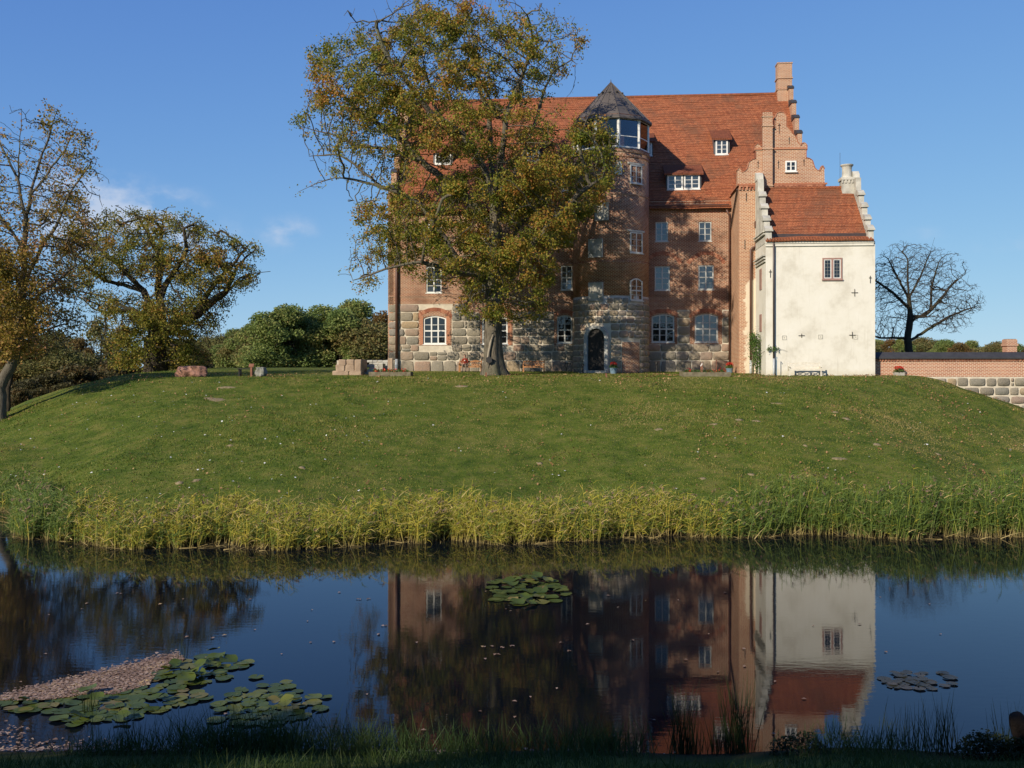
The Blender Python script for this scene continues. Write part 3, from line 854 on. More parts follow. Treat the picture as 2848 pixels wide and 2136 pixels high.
# string courses and dentil frieze
for xa, xb in ((.02, x_t0), (x_t1, LX(2026))):
    mb = MB(); mb.box(xa, xb, -.055, .02, LZ(823, 1300) - .05, LZ(823, 1300) + .04)
    mb.build('string_course', 'brick_facade', castle)
    mb = MB(); mb.box(xa, xb, -.10, .02, z_e + .02, z_e + .2)
    x = xa + .1
    while x < xb - .15:
        mb.box(x, x + .13, -.09, .02, z_e - .42, z_e + .02); x += .26
    mb.build('dentil_frieze', 'brick_facade', castle)
# windows
def sky_or_dark(k):
    rr = random.Random(k)
    mode = rr.random()
    return lambda i, j: 'glass_sky' if rr.random() < mode else 'glass_dark'
for i, (r, h_) in enumerate(zip(arched, holes[:5])):
    a, b, c, d, rise = h_
    nc = 2 if i == 2 else 3
    window(castle, ((a + b) / 2, .07, c + .02), 0, b - a - .02, d - c - .03, rise, nc, 4, (1, 2), 2, 'white_paint' if i < 2 else 'shaded_paint',
           glass_pick=(lambda i_, j_: 'glass_dark') if i < 4 else (lambda i_, j_: 'glass_sky'), fw=.11, bar=.04)
for i, h_ in enumerate(holes[5:10]):
    a, b, c, d, _ = h_
    window(castle, ((a + b) / 2, .06, c + .02), 0, b - a - .02, d - c - .03, 0, 2, 4, (1,), 2, 'white_paint' if i < 3 else 'shaded_paint', glass_pick=sky_or_dark(50 + i) if i < 3 else (lambda i_, j_: 'glass_sky'), fw=.085)
for i, h_ in enumerate(holes[10:15]):
    a, b, c, d, _ = h_
    window(castle, ((a + b) / 2, .06, c + .02), 0, b - a - .02, d - c - .03, 0, 2, 3, (1,), None, 'white_paint' if i < 3 else 'shaded_paint', glass_pick=(lambda i_, j_: 'glass_sky'), fw=.085)
# main roof
HD = 8.5                                                   # ridge this far behind the facade
z_r = L(1900, 268, -HD)[1]
ov = .45
slope = (z_r - z_e) / HD
xg1 = LX(2188, -HD)                                        # inner side of the right gable at the ridge
mb = MB()
tile_slope(mb, (.45, -ov, z_e - ov * slope + .32), (xg1, -ov, z_e - ov * slope + .32), (xg1, HD, z_r), (.45, HD, z_r), .31, .028)
mb.quad((xg1, DEP + ov, z_e - ov * slope), (.45, DEP + ov, z_e - ov * slope), (.45, HD, z_r), (xg1, HD, z_r))
roof = mb.build('roof', 'roof_tile', castle)
mb = MB(); mb.tube([(.4, HD, z_r + .03), (xg1 + .1, HD, z_r + .03)], .14, 8); mb.build('ridge_tile', 'roof_tile', roof)
for ga, gb_ in ((.2, LX(1597)), (LX(1803), LX(2026))):
    mb = MB(); mb.tube([(ga, -ov - .07, z_e - .02), (gb_, -ov - .07, z_e - .02)], .06, 8); mb.build('gutter', 'brown_pipe', castle)
def roof_y(z): return (z - z_e) / slope
# stepped end gables, seen edge on
for name, xa, xb in (('gable_parapet', -.02, .42), ('gable_parapet', xg1 - .02, xg1 + .34)):
    prof = [(0, -.8), (0, z_e)]; cop = []
    ns = 7
    for k in range(ns):
        y0 = HD * k / ns; y1 = HD * (k + 1) / ns
        zt = z_e + (z_r - z_e) * (k + 1) / ns + .15
        prof += [(y0 - .02, zt), (y1, zt)] if k < ns - 1 else [(y0 - .02, zt), (HD + HD / ns, zt)]
        cop.append((y0, y1, zt))
    prof += [(DEP - p, z) for p, z in reversed(prof[2:-2])]
    prof += [(DEP, z_e), (DEP, -.8)]
    mb = MB(); mb.prism(prof, xa, xb, 'x')
    gp = mb.build(name, 'brick_gable', castle)
    for y0, y1, zt in cop:
        mb = MB()
        pts = [(y0 - .1 + (y1 - y0 + .1) * t, zt + .02 + .5 * math.sin(t * math.pi / 2) ** .7 + (.0)) for t in (0, .15, .35, .6, .85, 1.0)]
        mb.prism([(y0 - .1, zt + .004)] + pts + [(y1, zt + .004)], xa - .06, xb + .06, 'x')
        mb.build('coping', 'dark_coping', gp)
# chimneys
def chimney(u0, u1, v0, v1, back, bands, mat, zlow):
    xa, zt = L(u0, v0, -back); xb, _ = L(u1, v0, -back)
    w_ = xb - xa
    mb = MB(); mb.box(xa, xb, back, back + w_ * .9, zlow, zt)
    ch = mb.build('chimney', mat, castle)
    mb = MB()
    for vb in bands:
        zb = L(u0, vb, -back)[1]
        mb.box(xa - .07, xb + .07, back - .07, back + w_ * .9 + .07, zb - .06, zb + .06)
    mb.box(xa - .05, xb + .05, back - .05, back + w_ * .9 + .05, zt + .002, zt + .1)
    mb.build('corbel_band', mat, ch)
    mb = MB(); mb.box(xa + .12, xb - .12, back + .12, back + w_ * .9 - .12, zt + .101, zt + .12); mb.build('chimney_cap', 'lead', ch)
chimney(2163, 2203, 177, 270, HD - .6, (217, 248), 'brick_gable', z_r - 3)
chimney(1106, 1124, 300, 420, HD - .6, (320,), 'brick_gable', z_r - 3)
# dormers
def dormer(u0, u1, vt, vb, wins, vroof):
    zt = L(u0, vt, 0)[1]
    # find the front plane: the foot of the front stands on the roof
    y = 2.0
    for _ in range(12):
        zb = L((u0 + u1) / 2, vb, -y)[1]; y = .5 * y + .5 * (roof_y(zb) - .05)
    xa, zb = L(u0, vb, -y); xb, _ = L(u1, vb, -y); zt = L(u0, vt, -y)[1]
    zr_ = zt
    for yy in np.arange(y, HD, .05):                     # where the shed roof meets the main roof
        if z_e + yy * slope > zt + (yy - y) * .55: break
    ze2 = z_e + yy * slope
    mb = MB()
    mb.prism([(y, zb - .1), (y, zt), (yy, ze2), (roof_y(zb - .1), zb - .1)], xa, xb, 'x')
    dm = mb.build('dormer', 'lead', castle)
    mb = MB(); n0 = len(mb.v)
    tile_slope(mb, (xa - .18, y - .28, zt - .28 * .55 + .06), (xb + .18, y - .28, zt - .28 * .55 + .06), (xb + .18, yy + .1, ze2 + .06), (xa - .18, yy + .1, ze2 + .06), .3, .03)
    mb.box(xa - .17, xb + .17, y - .26, y - .2, zt - .28 * .55 - .04, zt - .28 * .55 + .05)
    mb.build('dormer_roof', 'roof_tile_old', dm)
    mb = MB(); mb.box(xa - .05, xb + .05, y - .12, y + .02, zb - .12, zb - .04); mb.build('apron', 'lead', dm)
    for (wu0, wu1, wv0, wv1, cols, rows) in wins:
        wx0, wz0 = L(wu0, wv1, -y); wx1, wz1 = L(wu1, wv0, -y)
        window(dm, ((wx0 + wx1) / 2, y - .085, wz0), 0, wx1 - wx0, wz1 - wz0, 0, cols, rows, (1,), None, 'white_paint', 'glass_sky', fw=.12)
dormer(1985, 2029, 384, 433, [(1990, 2024, 388, 431, 2, 3)], 347)
dormer(1853, 1950, 482, 530, [(1856, 1899, 486, 528, 2, 3), (1902, 1946, 485, 527, 2, 3)], 438)
dormer(1786, 1816, 392, 436, [(1788, 1813, 396, 434, 2, 2)], 355)
dormer(1550, 1586, 492, 537, [(1553, 1582, 495, 534, 2, 3)], 450)
dormer(1462, 1504, 410, 452, [(1466, 1500, 414, 449, 2, 3)], 375)
dormer(1205, 1260, 420, 460, [(1210, 1255, 424, 458, 2, 3)], 385)
dormer(1335, 1400, 490, 535, [(1340, 1395, 494, 533, 4, 3)], 450)
# downpipes on the facade
def pipe(parent, pts, r, mat, off=(0, 0, 0), name='downpipe'):
    mb = MB(); mb.tube(pts, r, 8); return mb.build(name, mat, parent, off, smooth=True)
xd = LX(1103, .2)
pipe(castle, [(xd, -.2, .9), (xd, -.2, z_e - .3)], .11, 'brown_pipe')
pipe(castle, [(xd, -.22, -.3), (xd, -.22, 1.0)], .13, 'zinc', name='pipe_foot')
xd = LX(2029, .25)
pipe(castle, [(xd, -.25, -.3), (xd, -.25, z_e - .9), (xd - .25, -.45, z_e - .4)], .07, 'brown_pipe')

# ---------------------------------------------------------------- stair tower
TP = .9                                                    # axis this far in front of the facade
tcx = LX(1699, TP); TR = (LX(1804, TP) - LX(1594, TP)) / 2
toff = Vector((tcx, -TP, 0))
tower = thing('stair_tower', 'round brick stair tower with glazed lantern and dark pointed roof beside the oak', 'tower', CW(toff), -TA)
zt_st, zt_top = LZ(824, 1700, TP + 2), LZ(421, 1700, TP + 2)
def ring_pts(r, z, n=40): return [(r * math.cos(2 * math.pi * k / n), r * math.sin(2 * math.pi * k / n), z) for k in range(n)]
def drum(name, r, z0, z1, mat, n=48):
    mb = MB(); mb.lathe([(r, z0), (r, z1)], n)
    def uvf(co, p):
        t = math.atan2(co.y, co.x); c = math.atan2(p.center.y, p.center.x)
        while t - c > math.pi: t -= 2 * math.pi
        while t - c < -math.pi: t += 2 * math.pi
        return (t * TR, co.z)
    return mb.build(name, mat, tower, uvfun=uvf)
for p in drum('wall', TR, zt_st, zt_top, 'brick_facade').data.polygons: p.use_smooth = abs(p.normal.z) < .5
tb = drum('fieldstone_base', TR - .01, -.8, zt_st - .004, 'mortar')
for p in tb.data.polygons: p.use_smooth = abs(p.normal.z) < .5
# angle a: 0 looks at the camera side (-y), positive to the right
def tpos(a, r, z): return Vector((r * math.sin(a), -r * math.cos(a), z))
def tang(u): return math.asin(max(-.99, min(.99, (LX(u, TP + 1.5) - tcx) / TR)))
for v_ in (440, 545, 730):
    mbd = MB(); zb = LZ(v_, 1700, TP + 2); mbd.lathe([(TR - .02, zb - .06), (TR + .045, zb - .05), (TR + .045, zb + .05), (TR - .02, zb + .06)], 48)
    mbd.build('string_course', 'brick_facade', tower)
mbd = MB(); mbd.lathe([(TR - .02, zt_top - .26), (TR + .09, zt_top - .2), (TR + .09, zt_top), (TR - .02, zt_top + .01)], 48)
mbd.build('string_course', 'brick_facade', tower)
tz = lambda v: LZ(v, 1700, TP + 2.4)
da = tang(1660)
bl = (tang(1729), tang(1777), tz(1040), tz(952))
def t_free(x, z):
    a = x / TR
    if abs(a - da) < .36 and z < tz(903): return False
    if abs(a - da) < .26 and tz(842) < z: return False
    if bl[0] - .03 < a < bl[1] + .03 and z < bl[3] + .1: return False
    if abs(a - tang(1769)) < .25 and z > tz(840): return False
    return True
tmap = lambda x, z, dd: tpos(x / TR, TR + dd, z)
zz = -.2; crs3 = []; rr = random.Random(4)
while zz < zt_st - .25:
    h_ = rr.uniform(.42, .58); crs3.append((zz, min(zz + h_, zt_st - .02))); zz += h_
lay_stones(tb, (0, 0, 0), tmap, crs3, -1.62 * TR, 1.6 * TR, t_free, .38, .85, 21, d=.055)
# brick panel where an opening was walled up
mb = MB(); n = 8
for k in range(n):
    a0 = bl[0] + (bl[1] - bl[0]) * k / n; a1 = bl[0] + (bl[1] - bl[0]) * (k + 1) / n
    for q0, q1 in ((-.3, bl[3]),):
        mb.quad(tpos(a0, TR + .03, q0), tpos(a1, TR + .03, q0), tpos(a1, TR + .03, q1), tpos(a0, TR + .03, q1))
    mb.quad(tpos(a0, TR + .03, bl[3]), tpos(a1, TR + .03, bl[3]), tpos(a1, TR - .1, bl[3]), tpos(a0, TR - .1, bl[3]))
mb.build('walled_up_opening', 'brick_facade', tower, uvfun=lambda co, p: (math.atan2(co.x, -co.y) * TR, co.z))
# doorway
def slab(w, z0, z1, rise, y0, y1, mat, name, par, a, r, inner=None):
    mb = MB(); n = 12
    zs_ = z1 - rise
    arc = lambda hw, zs2, rs: [(hw * math.cos(math.pi * k / n), zs2 + rs * math.sin(math.pi * k / n)) for k in range(n + 1)]
    o = [(w / 2, z0)] + arc(w / 2, zs_, rise) + [(-w / 2, z0)]
    if inner:
        iw, ir = inner
        i_ = [(iw / 2, z0)] + arc(iw / 2, zs_, ir) + [(-iw / 2, z0)]
        for k in range(len(o) - 1):
            mb.prism([i_[k], o[k], o[k + 1], i_[k + 1]], y0, y1)
    else:
        mb.prism(o, y0, y1)
    return mb.build(name, mat, par, loc=tpos(a, r, 0), rotz=a)
dz0, dz1 = tz(1030), tz(914)
dw = 47 * 77 / F / math.cos(da)
sur = slab(dw + .55, dz0 - .35, dz1 + .22, dw / 2 + .22, -.26, .12, 'stone_door', 'door_surround', tower, da, TR, inner=(dw, dw / 2))
dr = slab(dw + .02, dz0 - .05, dz1, dw / 2, -.05, .02, 'door_wood', 'door', tower, da, TR)
mb = MB()
for k in range(7): mb.box(-dw / 2 + .06 + k * (dw - .12) / 7 + .012, -dw / 2 + .06 + (k + 1) * (dw - .12) / 7 - .012, -.075, -.045, dz0 + .05, dz1 - .55)
mb.build('plank', 'door_wood', dr)
mb = MB(); mb.tube([(.42, -.12, 1.25), (.42, -.12, 1.42)], .018, 6); mb.box(.40, .44, -.12, -.05, 1.24, 1.28); mb.build('handle', 'iron', dr)
mb = MB(); mb.box(-dw / 2 - .5, dw / 2 + .5, -.75, .1, dz0 - .6, dz0 - .16); mb.box(-dw / 2 - .3, dw / 2 + .3, -.45, .1, dz0 - .16, dz0 - .004)
mb.build('door_step', 'sandstone', tower, loc=tpos(da, TR, 0), rotz=da)
# carved stone panels above the door
for (u0, u1, v0, v1) in ((1638, 1677, 786, 838), (1637, 1676, 665, 717), (1655, 1692, 566, 616)):
    a = tang((u0 + u1) / 2); w_ = (u1 - u0) * 77 / F / math.cos(a)
    z0, z1 = tz(v1), tz(v0)
    mb = MB(); mb.box(-w_ / 2, w_ / 2, -.05, .2, z0, z1)
    pq = mb.build('stone_panel', 'stone_plaque', tower, loc=tpos(a, TR, 0), rotz=a)
    mb = MB()
    mb.box(-w_ / 2, w_ / 2, -.09, -.051, z1 - .1, z1); mb.box(-w_ / 2, w_ / 2, -.09, -.051, z0, z0 + .1)
    mb.box(-w_ / 2, -w_ / 2 + .1, -.09, -.051, z0 + .1, z1 - .1); mb.box(w_ / 2 - .1, w_ / 2, -.09, -.051, z0 + .1, z1 - .1)
    sh = [(.26 * w_ * math.cos(t), (z0 + z1) / 2 + .32 * (z1 - z0) * math.sin(t) * (1.0 if math.sin(t) < 0 else .8)) for t in np.linspace(0, 2 * math.pi, 14)[:-1]]
    mb.prism(sh, -.10, -.051)
    mb.build('carved_frame', 'stone_plaque', pq)
a = tang(1716); w_ = .68; z0, z1 = tz(489), tz(450)
slab(w_, z0, z1, w_ / 2, -.05, .1, 'niche_white', 'blind_window', tower, a, TR)
# tower windows to the right
for (u0, u1, v0, v1, rise, rows) in ((1752, 1785, 459, 511, 0, 3), (1752, 1786, 646, 704, 0, 3), (1752, 1786, 774, 836, .3, 4)):
    a = tang((u0 + u1) / 2); w_ = (u1 - u0) * 77 / F / math.cos(a) * 1.02
    z0, z1 = tz(v1), tz(v0)
    window(tower, tpos(a, TR + .02, z0), a, w_, z1 - z0, rise, 2, rows, (1,), 2 if rows == 4 else None, 'shaded_paint', glass_pick=lambda i, j: 'glass_sky' if (i + j) % 3 == 0 else 'glass_dark', fw=.1)
    if rise == 0:
        mb = MB(); mb.box(-w_ / 2 - .2, w_ / 2 + .2, -.03, .12, z1 + .02, z1 + .16); mb.build('lintel', 'plaster_grey', tower, loc=tpos(a, TR, 0), rotz=a)
# lantern
NL = 10; rl = TR - .04; lz0, lz1 = zt_top + .03, tz(330)
def lang(k): return (k + .30) * 2 * math.pi / NL
mb = MB(); mb.prism([(rl * math.sin(lang(k)) * 1.03, -rl * math.cos(lang(k)) * 1.03) for k in range(NL)], lz0 - .02, lz0 + .12, 'z')
mb.prism([((rl - .5) * math.sin(lang(k)), -(rl - .5) * math.cos(lang(k))) for k in range(NL)], lz0 + .121, lz0 + .15, 'z')
mb.build('lantern_sill', 'lead', tower)
mb = MB(); mb.prism([(rl * math.sin(lang(k)) * 1.04, -rl * math.cos(lang(k)) * 1.04) for k in range(NL)], lz1, lz1 + .28, 'z')
mb.build('lantern_beam', 'brown_pipe', tower)
for k in range(NL):
    pa, pb = tpos(lang(k), rl, 0), tpos(lang(k + 1), rl, 0)
    zm = lz0 + (lz1 - lz0) * .42
    mb = MB()
    mb.tube([(pa.x, pa.y, lz0 + .12), (pa.x, pa.y, lz1)], .09, 6)
    mb.build('post', 'white_paint', tower)
    d = (pb - pa); ln = d.length; d.normalize()
    mb = MB()
    q0, q1 = pa + d * .09, pb - d * .09
    for z_, th in ((lz0 + .18, .10), (zm, .06), (lz1 - .06, .10)): mb.bar(q0 + Vector((0, 0, z_)), q1 + Vector((0, 0, z_)), .06, th)
    for q in (q0, q1): mb.bar(q + Vector((0, 0, lz0 + .12)) , q + Vector((0, 0, lz1)), .07, .07)
    fr = mb.build('lantern_frame', 'white_paint', tower)
    for za, zb in ((lz0 + .23, zm - .03), (zm + .03, lz1 - .11)):
        mb = MB(); nq = Vector((d.y, -d.x, 0)) * .006
        mb.add([q0 - nq + Vector((0, 0, za)), q1 - nq + Vector((0, 0, za)), q1 - nq + Vector((0, 0, zb)), q0 - nq + Vector((0, 0, zb)),
                q0 + nq + Vector((0, 0, za)), q1 + nq + Vector((0, 0, za)), q1 + nq + Vector((0, 0, zb)), q0 + nq + Vector((0, 0, zb))],
               [(3, 2, 1, 0), (4, 5, 6, 7), (0, 1, 5, 4), (1, 2, 6, 5), (2, 3, 7, 6), (3, 0, 4, 7)])
        mb.build('pane', 'glass_clear', fr)
re_ = TR + .26; zre, zap = lz1 + .02, LZ(229, 1690, TP)
mb = MB()
for k in range(NL):
    a0, a1 = lang(k), lang(k + 1)
    p0, p1 = tpos(a0, re_, zre), tpos(a1, re_, zre); ap = Vector((0, 0, zap))
    mb.add([p0, p1, ap], [(0, 1, 2)])
    mb.quad(p0 - Vector((0, 0, .10)), p1 - Vector((0, 0, .10)), p1, p0)
mb.prism([tuple(tpos(lang(k), re_, 0))[:2] for k in range(NL)], zre - .11, zre - .10, 'z')
troof = mb.build('roof', 'tower_roof', tower)
mb = MB()
for k in range(NL):
    for s_ in (0, .5):
        a0, a1 = lang(k), lang(k + 1)
        q = tpos(a0, re_, zre).lerp(tpos(a1, re_, zre), s_)
        mb.bar(q + Vector((0, 0, .02)), Vector((0, 0, zap + .02)), .045 if s_ == 0 else .02, .05 if s_ == 0 else .03)
mb.build('standing_seam', 'tower_roof', troof)
mb = MB()
for k in range(NL):
    q = tpos((lang(k) + lang(k + 1)) / 2, re_ * math.cos(math.pi / NL), zre).lerp(Vector((0, 0, zap)), .70)
    q2 = q + (q - Vector((0, 0, q.z))).normalized() * .12
    mb.bar(q + Vector((0, 0, .04)), q2 + Vector((0, 0, .04)), .16, .1)
mb.build('roof_vent', 'iron', troof)
mb = MB(); mb.tube([(0, 0, zap - .1), (0, 0, zap + .22)], [.06, .015], 6); mb.build('finial', 'tower_roof', troof)

# ---------------------------------------------------------------- gabled wing
WP = 4.4
wx0 = LX(2055, WP); wx1 = LX(2297, WP)
woff = Vector((wx0, -WP, 0))
wing = thing('gabled_wing', 'projecting brick wing with curved stepped gable between the castle and the white annexe', 'building', CW(woff), -TA)
C2 = lambda x, y: L(1750 + x / 2.765, 150 + y / 2.765, WP)
wz_e = C2(1000, 1010)[1]
mb = MB(); mb.box(wx0, wx1, -WP + .02, 2.0, -.8, wz_e)
mb.build('wall', 'brick_wing', wing, woff)
half = [(1165, 446), (1192, 455), (1208, 490), (1208, 560), (1245, 600), (1280, 640), (1300, 690), (1318, 708), (1330, 690), (1345, 684), (1365, 702), (1365, 738), (1358, 742), (1358, 800),
        (1385, 806), (1408, 822), (1416, 850), (1426, 880), (1445, 897), (1465, 900), (1475, 885), (1486, 860), (1500, 885), (1503, 1000)]
pts = [C2(*q) for q in half]
xc = C2(1165, 450)[0]
poly = [(2 * xc - x, z) for x, z in reversed(pts[1:])] + pts
poly[0] = (poly[0][0], wz_e - .01); poly[-1] = (poly[-1][0], wz_e - .01)
mb = MB()
# fan the gable from horizontal slices so that it stays flat: two halves
mb.prism(poly, -WP - .02, -WP + .45)
gab = mb.build('gable', 'brick_gable', wing, woff)
mb = MB()
ed = poly[1:-1]
for i in range(len(ed) - 1):
    a, b = Vector((ed[i][0], 0, ed[i][1])), Vector((ed[i + 1][0], 0, ed[i + 1][1]))
    if (b - a).length < .05: continue
    nn = Vector((-(b - a).z, 0, (b - a).x)).normalized() * .05
    mb.add([(a.x, -WP - .07, a.z), (b.x, -WP - .07, b.z), (b.x + nn.x, -WP - .07, b.z + nn.z), (a.x + nn.x, -WP - .07, a.z + nn.z),
            (a.x, -WP + .5, a.z), (b.x, -WP + .5, b.z), (b.x + nn.x, -WP + .5, b.z + nn.z), (a.x + nn.x, -WP + .5, a.z + nn.z)],
           [(0, 1, 2, 3), (7, 6, 5, 4), (0, 4, 5, 1), (1, 5, 6, 2), (2, 6, 7, 3), (3, 7, 4, 0)])
mb.build('edge_brick', 'brick_wall_plain', gab, woff)
# chimney breast standing before the gable
bx0, bz1 = C2(1022, 470); bx1, _ = C2(1097, 470)
mb = MB(); mb.box(bx0, bx1, -WP - .32, -WP - .021, C2(1050, 1400)[1], bz1)
mb.build('chimney_breast', 'brick_gable', wing, woff)
mb = MB()
for y_ in (487, 560, 735, 1018): 
    zb = C2(1060, y_)[1]; mb.box(bx0 - .05, bx1 + .05, -WP - .38, -WP - .03, zb - .05, zb + .05)
for k in range(5): mb.box(bx0 + .02 + k * (bx1 - bx0 - .14) / 4, bx0 + .12 + k * (bx1 - bx0 - .14) / 4, -WP - .30, -WP - .05, bz1 + .002, bz1 + .13)
mb.build('corbel_band', 'brick_gable', wing, woff)
# cornice with arched frieze
mb = MB()
mb.box(wx0 - .08, wx1 + .08, -WP - .12, -WP - .022, wz_e - .02, wz_e + .1)
mb.box(wx0 - .12, wx0 - .002, -WP - .12, -.4, wz_e - .02, wz_e + .1)
x = wx0
while x < wx1 - .1:
    mb.box(x, x + .12, -WP - .10, -WP + .018, wz_e - .34, wz_e - .02); mb.box(x + .12, x + .26, -WP - .10, -WP + .018, wz_e - .12, wz_e - .02); x += .26
zb = C2(840, 735)[1]; mb.box(2 * xc - C2(1365, 735)[0] - .04, C2(1365, 735)[0] + .04, -WP - .10, -WP - .022, zb - .06, zb + .06)
mb.build('cornice', 'brick_wall_plain', wing, woff)
# roof of the wing, sheltered by the gable
zrw = C2(1165, 640)[1]
mb = MB()
for s_ in (-1, 1):
    hw = (wx1 - wx0) / 2 + .1; xm = (wx0 + wx1) / 2
    A = (xm + s_ * hw, -WP + .46, wz_e - .1); B = (xm + s_ * hw, HD - 1, wz_e - .1); Cc = (xm, HD - 1, zrw); D = (xm, -WP + .46, zrw)
    mb.quad(A, B, Cc, D) if s_ > 0 else mb.quad(B, A, D, Cc)
mb.build('roof', 'roof_tile_old', wing, woff)
# gable window
a_, b_ = C2(1199, 907); c_, d_ = C2(1284, 822)
window(wing, (((a_ + c_) / 2) - woff.x, -.10, b_), 0, c_ - a_, d_ - b_, 0, 2, 2, (1,), None, 'white_paint', 'glass_dark', fw=.11)
# wall anchors of forged iron
def anchors(parent, off, lst, p, conv, name='wall_anchor'):
    for x, y, hh, ww in lst:
        xa, za = conv(x, y)
        mb = MB(); mb.box(xa - .015, xa + .015, -p - .05, -p - .012, za - hh / 2, za + hh / 2)
        if ww: mb.box(xa - ww / 2, xa + ww / 2, -p - .046, -p - .016, za + hh * (.0 if ww > .3 else .22) - .02, za + hh * (.0 if ww > .3 else .22) + .02)
        mb.build(name, 'iron', parent, off)
anchors(wing, woff, [(990, 850, .6, .12), (900, 1100, .6, 0), (1147, 850, .6, .12), (1230, 665, .5, .12), (1343, 835, .5, .12), (888, 1465, .7, 0)], WP, C2)
anchors(wing, woff, [(1153, 560, .5, .2), (1153, 600, .3, .0)], WP, C2)
# lean-to gutter at the corner between house and wing
mb = MB()
ea, eb = CW((0, 0, 0)), 0
p0 = (wx0 - .25, -ov - .1, z_e - .35); p1 = (wx0 - .12, -WP + .1, wz_e - .35)
mb.tube([(wx0 - .10, -.5, wz_e - 2.6), (wx0 - .10, -WP + .15, wz_e - .25)], .07, 6)
mb.build('verge_board', 'dark_pipe', wing, woff)
xd = LX(2088, WP + .15)
zk = L(2088, 690, WP)[1]
xk = L(2104, 660, WP)[0]
pipe(wing, [(xd, -WP - .15, .8), (xd, -WP - .15, zk - .15), (xd + .12, -WP - .15, zk), (xk - .1, -WP - .15, zk + .1), (xk, -WP - .15, zk + .6), (xk, -WP - .15, zk + 1.7)], .08, 'brown_pipe', woff)
pipe(wing, [(xd, -WP - .15, -.4), (xd, -WP - .15, .85)], .095, 'zinc', woff, 'pipe_foot')
mb = MB(); mb.box(xk - .16, xk + .16, -WP - .33, -WP - .02, zk + 1.5, zk + 1.95); mb.build('rain_head', 'brown_pipe', wing, woff)

# ---------------------------------------------------------------- white annexe
AP = 9.0
ax0, ax1 = LX(2130, AP), LX(2434, AP)
aoff = Vector((ax0, -AP, 0))
annex = thing('white_annexe', 'white plastered annexe with red tiled roof and stepped end gables', 'building', CW(aoff), -TA)
A2 = lambda u, v: L(u, v, AP)
az_e = A2(2280, 672)[1]
RD = 4.35                                                  # ridge behind the front
az_r = L(2250, 524, AP - RD)[1]
mb = MB(); mb.box(ax0, ax1, -AP, -AP + 2 * RD, -1.2, az_e)
mb.build('wall', 'plaster_white', annex, aoff)
mb = MB()
zc_ = A2(2280, 684)[1]
mb.box(ax0 - .04, ax1 - .12, -AP - .10, -AP + .05, zc_, az_e + .02); mb.box(ax0 - .05, ax1 - .1, -AP - .16, -AP + .05, az_e - .12, az_e + .03)
mb.build('cornice', 'plaster_white', annex, aoff)
asl = (az_r - az_e) / RD
xi0, xi1 = ax0 + .42, ax1 - .48
mb = MB()
tile_slope(mb, (xi0, -AP - .05 + .55, az_e + .5 * asl), (xi1, -AP + .5, az_e + .5 * asl), (xi1, -AP + RD, az_r), (xi0, -AP + RD, az_r), .3, .032)
mb.quad((xi1, -AP + 2 * RD, az_e), (xi0, -AP + 2 * RD, az_e), (xi0, -AP + RD, az_r), (xi1, -AP + RD, az_r))
ar = mb.build('roof', 'roof_tile', annex, aoff)
mb = MB(); tile_slope(mb, (ax0 - .05, -AP - .28, az_e + .02), (ax1 - .14, -AP - .28, az_e + .02), (ax1 - .14, -AP + .5, az_e + .42), (ax0 - .05, -AP + .5, az_e + .42), .4, .06)
x = ax0
while x < ax1 - .3: mb.tube([(x + .1, -AP - .32, az_e + .06), (x + .1, -AP + .1, az_e + .27)], .07, 6); x += .2
mb.build('eaves_tile', 'roof_tile', ar, aoff)
mb = MB(); mb.box(xi0 + .02, xi1 - .02, -AP + .46, -AP + .53, az_e + .40, az_e + .62); mb.build('snow_board', 'dark_pipe', ar, aoff)
mb = MB(); mb.tube([(xi0, -AP + RD, az_r + .02), (xi1, -AP + RD, az_r + .02)], .13, 8); mb.build('ridge_tile', 'roof_tile', ar, aoff)
# gables: stepped with rounded steps, front half and back half alike
def agable(xa, xb, mat, lip):
    st = [(0.0, az_e + .9), (.75, az_e + 1.0), (.8, az_e + 1.75), (1.6, az_e + 1.9), (1.65, az_e + 2.75), (2.5, az_e + 2.9), (2.55, az_e + 3.75), (3.3, az_e + 3.85), (3.35, az_r + .55), (RD, az_r + .75)]
    pr = [(-AP - .02, az_e - .05)] + [(-AP - .02 + y, z) for y, z in st]
    pr += [(-AP + 2 * RD - (y + AP), z) for y, z in reversed(pr[:-1])]
    mb = MB(); mb.prism(pr, xa, xb, 'x'); gp = mb.build('gable_parapet', mat, annex, aoff)
    for k in range(0, 8, 2):                                # rounded caps with little mouldings
        y0, z0 = st[k]; y1, z1 = st[k + 1]
        mb = MB(); n = 6
        q = [(-AP - .1 + y0 + (y1 - y0 + .1) * t / n, z0 + .02 + .28 * math.sin(math.pi * .5 * min(1, t / n * 1.4))) for t in range(n + 1)]
        mb.prism([(-AP - .1 + y0, z0 - .04)] + q + [(-AP + y1, z0 - .04)], xa - lip, xb + lip, 'x')
        mb.prism([(-AP - .16 + y0, z0 - .16), (-AP + y0 + .3, z0 - .16), (-AP + y0 + .3, z0 - .045), (-AP - .16 + y0, z0 - .045)], xa - lip - .03, xb + lip + .03, 'x')
        mb.build('coping', mat, gp, aoff)
    y0, z0 = st[8]
    mb = MB(); mb.prism([(-AP + RD - .55, z0 - .02), (-AP + RD + .55, z0 - .02), (-AP + RD + .5, z0 + .35), (-AP + RD + .2, z0 + .62), (-AP + RD - .2, z0 + .62), (-AP + RD - .5, z0 + .35)], xa - lip, xb + lip, 'x')
    mb.build('coping', mat, gp, aoff)
    return gp
agable(ax0 - .02, ax0 + .40, 'plaster_grey', .05)
agable(ax1 - .46, ax1 - .10, 'plaster_grey', .04)
